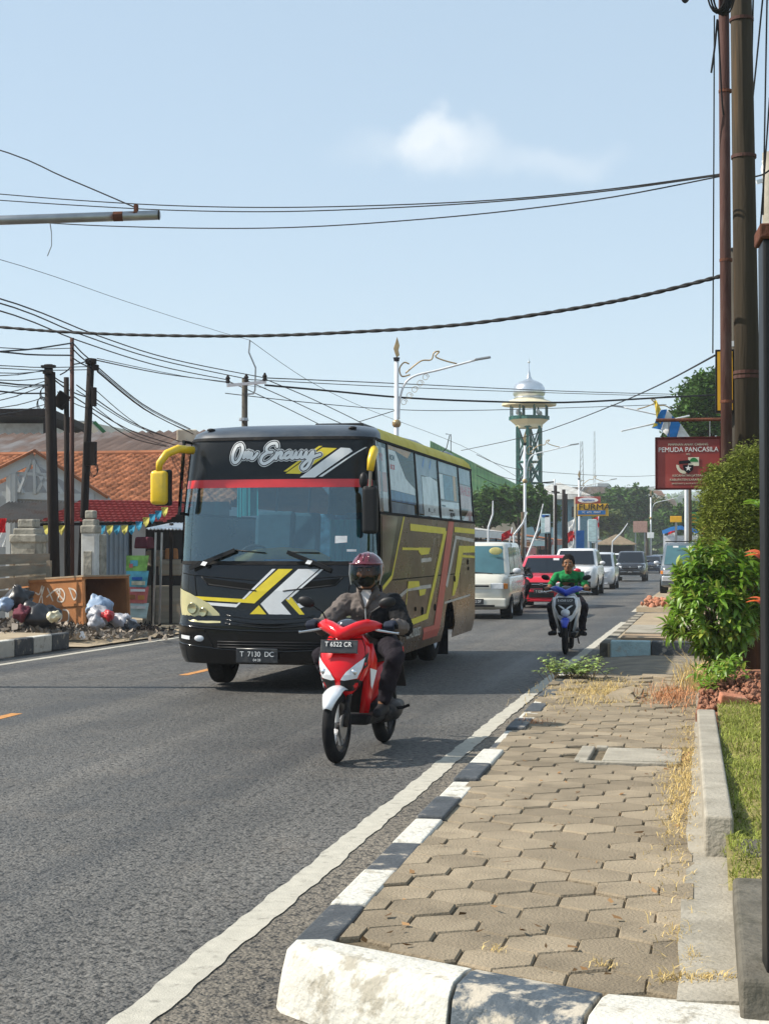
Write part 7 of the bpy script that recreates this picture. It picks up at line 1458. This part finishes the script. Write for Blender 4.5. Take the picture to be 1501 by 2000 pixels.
MB().grid(lambda x, y: (x, y, z+.45*math.cos(x*1.2)-.1*y), [-1.0, -.5, 0, .5, 1.0], [-1, 0, 1]).build('tarpaulin', 'flag_blue', tp, fix=False)
for x in (-.9, .9): MB().bar((x, -.9, 0), (x, -.9, z+.1), .06).build('post', 'lamp_white', tp)
MB().box((0, .6, z/2), (1.8, .6, z)).build('counter', 'sheet_and_reflection_white', tp)
# ---- trees
def T(label, u, v, d, rad, seed, n=5200, size=.22, mat='leaf_tree', grp='trees down the street', lobes=7, squash=.8):
    c = at(u, v, d); q = random.Random(seed); g0 = gz(c.y); h = c.z-g0; bl = [(0, 0, h, rad*.8, rad*.8, rad*squash*.8)]
    for k in range(lobes): a = 6.283*k/lobes+q.uniform(-.4, .4); bl.append((math.cos(a)*rad*.62, math.sin(a)*rad*.5, h+q.uniform(-.45, .5)*rad*squash, rad*q.uniform(.32, .52), rad*q.uniform(.32, .5), rad*q.uniform(.28, .46)))
    return tree('tree', label, (c.x, c.y, g0), bl, n, size, mat, seed, max(.12, rad*.08), grp)
T('dark tree directly right of the bus, under the green roof', 950, 990, 104, 1.9, 1); T('dense dark tree in front of the minaret foot', 1012, 985, 108, 2.0, 2); T('rounded tree touching the right of the minaret', 1048, 1000, 116, 1.7, 3); T('broad dark tree behind the yellow shop sign', 1165, 1000, 190, 3.3, 4, 5000, .32); T('tall tree left of the far street lamp', 1215, 985, 200, 3.6, 5, 6000, .34); T('wide tree right of the far street lamp', 1262, 1003, 205, 3.4, 6, 6000, .34, 'leaf_tree_olive'); T('low tree over the far end of the road', 1300, 1020, 195, 2.6, 7, 4000, .3); T('tree behind the dark green board', 1345, 1010, 150, 2.2, 8, 4000, .28); T('slender tree left of the pink billboard', 1190, 1022, 180, 2.2, 9, 3500, .3, 'leaf_tree_olive'); T('pale tree between the mosque roof and the bus', 1085, 985, 220, 2.4, 10, 3000, .3, 'leaf_tree_olive')
T('big leafy tree rising behind the red hanging sign', 1385, 800, 62, 1.75, 11, 12000, .12, 'leaf_tree', 'trees on the right', 9, .95); T('lower leafy tree at the right behind the flag', 1345, 835, 66, 1.1, 12, 6000, .12, 'leaf_tree', 'trees on the right', 6)
# ---- town on the far slope
q = random.Random(44); tw = []
def far_house(label, u, v, d, w, h, wall, roof, dep=6):
    c = at(u, v, d); t = thing('far_house', label, 'house', (c.x, c.y, gz(c.y)), 0, 'houses on the far slope'); z = c.z-gz(c.y)
    MB().box((0, dep/2, (z-h*.3)/2), (w, dep, z-h*.3)).build('wall', wall, t); MB().prism([(-w*.55, z-h*.3), (w*.55, z-h*.3), (w*.4, z+h*.2), (-w*.4, z+h*.2)], lambda x, zz: (x, -.6, zz), lambda x, zz: (x, dep+.5, zz)).build('roof', roof, t)
    for k in range(max(2, int(w/3))): MB().box((-w/2+w*(k+.5)/max(2, int(w/3)), -.05, z-h*.75), (w*.12, .1, h*.35)).build('window', 'car_glass', t)
far_house('long grey roofed house at left on the far slope', 1150, 957, 330, 9, 3.2, 'wall_cream', 'zinc_rusty'); far_house('plain grey block standing out on the far slope', 1177, 952, 340, 2.8, 4.5, 'wall_grey', 'wall_grey'); far_house('long low pale shed at the top of the slope', 1235, 955, 520, 17, 3.0, 'wall_white', 'zinc_pale'); far_house('wide grey shed below the pale one', 1245, 968, 430, 12, 3, 'wall_grey', 'zinc_pale'); far_house('house with an orange roof right of the far sheds', 1275, 962, 470, 6, 3, 'wall_cream', 'tile_orange'); far_house('small white house beside the thin mast', 1115, 965, 300, 5, 3, 'wall_white', 'tile_orange'); far_house('cream house above the broad dark tree', 1208, 976, 380, 7, 3, 'wall_cream', 'zinc_rusty'); far_house('brownish house low at the right of the slope', 1295, 980, 360, 6, 3, 'wall_pink', 'zinc_rusty'); far_house('house peeping out behind the green mosque roof', 1065, 962, 310, 6, 3.5, 'wall_white', 'zinc_rusty')
g2 = np.random.default_rng(5); Vs = []; n = 0; blobs = []
for k in range(420):
    y = 265+(g2.random()**1.6)*1500; x = -.36*y+y*.62*g2.random()+(-60 if g2.random() < .3 else 0); r = g2.uniform(2.2, 4.5)*(1+y/1500)
    blobs.append((x, y, gz(y)+r*.75, r*1.3, r*1.2, r))
qn = 70; P = []
for (x, y, z, a, b, c) in blobs:
    p = g2.normal(size=(qn, 3)); p /= np.linalg.norm(p, axis=1)[:, None]; P.append(p*np.array([a, b, c])*g2.uniform(.6, 1, (qn, 1))+np.array([x, y, z]))
P = np.concatenate(P); m_ = len(P); a = g2.normal(size=(m_, 3)); a /= np.linalg.norm(a, axis=1)[:, None]; b = np.cross(a, g2.normal(size=(m_, 3))); b /= np.linalg.norm(b, axis=1)[:, None]; sz = (P[:, 1:2]*.0022+.5)*g2.uniform(.6, 1.3, (m_, 1))
Vv = np.stack([P-a*sz, P+b*sz*.6, P+a*sz, P-b*sz*.6], 1).reshape(-1, 3); tag(link('far_woods', fast_mesh('fw', Vv, np.arange(m_*4).reshape(-1, 4)), 'leaf_tree'), 'mass of trees covering the far slope behind the town', 'trees', kind='stuff')
# ------------------------------------------------------------------ overhead cables
def cable(label, pts, d0, d1, r, grp=None, twist=0):
    pts = [(float(a), float(b)) for a, b in pts]; ua, ub = pts[0][0], pts[-1][0]
    if pts[0][0] < 0 and len(pts) > 2:      # carries on to its next pole past the left of the picture
        (a, b), (c, e) = pts[:2]; k = max(-.25, min(.25, (e-b)/(c-a))); pts = [(a-520, b-520*k)]+pts
    P = smooth_pts(pts, 5) if len(pts) > 2 else pts
    n = len(P); u0, u1 = ua, ub; W3 = [at(u, v, max(d0+(d1-d0)*((u-u0)/(u1-u0) if abs(u1-u0) > 30 else i/(n-1)), min(d0, d1)*.85)) for i, (u, v) in enumerate(P)]
    m = MB()
    if twist:
        Q3 = []
        for i in range(n-1):
            for k in range(10): Q3.append(W3[i].lerp(W3[i+1], k/10))
        Q3.append(W3[-1])
        for ph in (0, math.pi): m.tube([p+Vector((0, math.cos(i*.42+ph)*r*.45, math.sin(i*.42+ph)*r*.45)) for i, p in enumerate(Q3)], r, 6)
        o = m.build('overhead_cable', 'cable', None, smooth='all')
    else: o = m.tube(W3, r, 5).build('overhead_cable', 'cable', None)
    tag(o, label, 'cable', grp); return o
cable('thick twisted black cable crossing the whole sky above the bus', [(-60, 634), (120, 648), (300, 655), (500, 656), (700, 648), (900, 634), (1100, 606), (1260, 576), (1412, 538)], 25, 16.2, .017, None, 1)
g3 = 'thin cables high across the sky to the rusty pole'
cable('upper of two close thin cables high across the sky', [(-60, 374), (150, 391), (350, 402), (560, 405), (800, 399), (1000, 388), (1200, 368), (1412, 339)], 25, 16.2, .0085, g3)
cable('lower of two close thin cables high across the sky', [(-60, 387), (150, 401), (350, 411), (560, 413), (800, 404), (1000, 391), (1200, 371), (1412, 341)], 25, 16.2, .0085, g3)
cable('thin cable passing just below the lamp arm', [(40, 432), (200, 441), (420, 446), (600, 443), (800, 430), (1000, 411), (1200, 384), (1412, 343)], 24, 16.3, .0085, g3)
cable('taut stay wire running up left from the lamp arm', [(-40, 281), (130, 348), (266, 406)], 18, 16.62, .008)
cable('hair-thin wire running down to the conduit behind the bus', [(-30, 498), (250, 590), (420, 645), (487, 664)], 30, 53.5, .007)
cable('hair-thin wire falling right from the conduit to the bus roof', [(487, 664), (600, 742), (720, 800), (900, 870), (1015, 935)], 53.5, 88, .010)
gA = 'cables strung to the crossarm behind the bus'
for i, (pts, lab) in enumerate((([(-30, 574), (190, 655), (330, 700), (517, 738)], 'topmost cable running to the right insulator of the crossarm'), ([(-30, 583), (150, 650), (300, 700), (481, 740)], 'second cable running to the middle insulator of the crossarm'), ([(-30, 598), (150, 664), (300, 712), (445, 742)], 'third cable running to the left insulator of the crossarm'))): cable(lab, pts, 28, 53.8, .016, gA)
gB = 'cables running away right of the crossarm'
for pts, d1, r, lab in (([(517, 738), (775, 749), (1100, 764), (1400, 772)], 90, .02, 'highest cable running right from the crossarm past the lamp'), ([(481, 741), (775, 756), (1100, 768), (1400, 776)], 90, .016, 'thin cable just under the highest one right of the lamp'), ([(517, 752), (650, 764), (780, 776), (920, 783), (1100, 786), (1300, 776), (1420, 770)], 60, .036, 'heavy black cable passing behind the lamp and minaret'), ([(440, 768), (600, 786), (775, 800), (950, 801), (1300, 790)], 80, .016, 'faint low cable crossing behind the lamp collar'), ([(517, 740), (600, 775), (690, 818), (740, 845)], 70, .018, 'first cable slanting down behind the bus roof'), ([(481, 743), (560, 778), (650, 820), (720, 850)], 70, .018, 'second cable slanting down behind the bus roof'), ([(445, 744), (520, 778), (610, 822), (660, 848)], 70, .018, 'third cable slanting down behind the bus roof')): cable(lab, pts, 53.8, d1, r, gB)
cable('cable climbing from behind the bus up to the yellow sign', [(700, 824), (770, 802)], 52, 49.5, .014); cable('long cable rising past the minaret to the poles at right', [(900, 880), (1050, 846), (1200, 790), (1300, 745), (1395, 694)], 60, 17, .012)
for i, v in enumerate((1058, 1080, 1098)): cable(('upper', 'middle', 'lower')[i]+' faint wire over the far roofs right of the minaret', [(930, v-170), (1010, v-142), (1200, v-128), (1290, v-130)], 90, 160, .02, 'far wires')
# wires hanging beside the right poles
gR = 'wires hanging beside the poles at right'
cable('long straight wire hanging left of the rusty pole', [(1394, 30), (1393, 300), (1391, 690)], 16.0, 16.4, .008, gR); cable('short frayed wire end below the cable coil', [(1400, 38), (1395, 90), (1388, 142)], 16.0, 16.0, .012, gR); cable('wire slanting from the coil to the rusty pole', [(1401, 40), (1408, 180), (1412, 225)], 16.0, 16.1, .010, gR); cable('black cable end at the very top left of the poles', [(1330, -8), (1337, 3), (1345, -8)], 16, 16, .02, gR)
for i, (a, b) in enumerate((((1470, -10), (1466, 170)), ((1489, -10), (1466, 220)), ((1497, -10), (1489, 420)), ((1502, 190), (1484, 440)), ((1505, 330), (1474, 345)))): cable(('innermost of the wires right of the wooden pole', 'wire slanting in from the top right to the wooden pole', 'straight wire falling to the gate post top', 'second wire falling to the gate post top', 'short level wire to the pale concrete pole')[i], [a, ((a[0]+b[0])/2, (a[1]+b[1])/2+3), b], 16.6, 17, .010, gR)
# the tangle on the left
gL = 'cables running left from the dark poles'
L1 = [((-20, 688), (141, 670), 'pole_top'), ((-20, 678), (141, 680), ''), ((-20, 685), (141, 694), ''), ((-20, 713), (178, 716), ''), ((-20, 718), (178, 722), ''), ((-20, 735), (95, 722), ''), ((-20, 728), (95, 724), ''), ((-20, 742), (95, 738), ''), ((-20, 745), (100, 752), ''), ((-20, 750), (95, 755), ''), ((-20, 762), (95, 768), ''), ((-20, 775), (95, 742), ''), ((-20, 787), (90, 752), ''), ((-20, 800), (92, 775), ''), ((-20, 812), (88, 790), '')]
o_ = ['topmost', 'second', 'third', 'fourth', 'fifth', 'sixth', 'seventh', 'eighth', 'ninth', 'tenth', 'eleventh', 'twelfth', 'thirteenth', 'fourteenth', 'lowest']
for i, (a, b, _) in enumerate(L1): cable(o_[i]+' cable running off left from the dark pole cluster', [a, ((a[0]+b[0])/2, (a[1]+b[1])/2+3), b], 26, 31.8, .016 if i in (0, 2, 8, 10) else .009, gL)
L2 = [((141, 668), (178, 704)), ((141, 680), (178, 712)), ((141, 698), (178, 718)), ((100, 732), (135, 752)), ((105, 740), (141, 765)), ((178, 702), (141, 712)), ((118, 732), (141, 715))]
for i, (a, b) in enumerate(L2): cable(['top tie wire between the tallest slim pole and the leaning pole', 'middle tie wire between the slim pole and the leaning pole', 'lowest tie wire between the slim pole and the leaning pole', 'upper tie wire among the left dark poles', 'lower tie wire among the left dark poles', 'back tie wire from the leaning pole top', 'short slanting tie wire left of the slim pole'][i], [a, ((a[0]+b[0])/2, (a[1]+b[1])/2+2), b], 32, 32.4, .014, 'tie wires between the dark poles')
L3 = [((185, 712), (372, 838), 45), ((186, 717), (376, 842), 45), ((188, 722), (378, 848), 45), ((190, 726), (370, 843), 45), ((150, 752), (350, 862), 45), ((150, 762), (365, 866), 45), ((145, 775), (352, 872), 45), ((180, 790), (330, 872), 45), ((180, 806), (325, 872), 45), ((190, 700), (520, 758), 70), ((182, 702), (445, 746), 53), ((185, 760), (300, 850), 44), ((110, 745), (178, 778), 33), ((112, 765), (178, 800), 33)]
names = ['topmost', 'second', 'third', 'fourth', 'fifth', 'sixth', 'seventh', 'eighth', 'ninth']
for i, (a, b, d) in enumerate(L3): cable((names[i]+' cable sloping down right from the dark poles to the bus' if i < 9 else ['long faint cable from the leaning pole over the bus', 'cable from the leaning pole top to the crossarm', 'thin cable dropping over the tiled roof', 'upper slack cable between the left and leaning poles', 'lower slack cable between the left and leaning poles'][i-9]), [a, (a[0]*.5+b[0]*.5, (a[1]+b[1])/2+(14 if i < 9 else 5)), b], 32.5, d, .014 if i % 2 == 0 else .010, 'cables sloping right from the dark poles')
# ------------------------------------------------------------------ the hazy tropical air
hm = bpy.data.materials.new('haze'); hm.use_nodes = True; t = hm.node_tree; t.nodes.remove(t.nodes['Principled BSDF'])
pv = t.nodes.new('ShaderNodeVolumePrincipled'); pv.inputs['Color'].default_value = (.86, .92, 1, 1); pv.inputs['Density'].default_value = .00042; pv.inputs['Anisotropy'].default_value = 0
t.links.new(pv.outputs[0], t.nodes['Material Output'].inputs['Volume'])
hb = MB().box((0, 2050, 74), (7400, 4700, 152)).build('haze', hm); hb['kind'] = 'stuff'; hb['label'] = 'pale haze hanging over the street and hills'
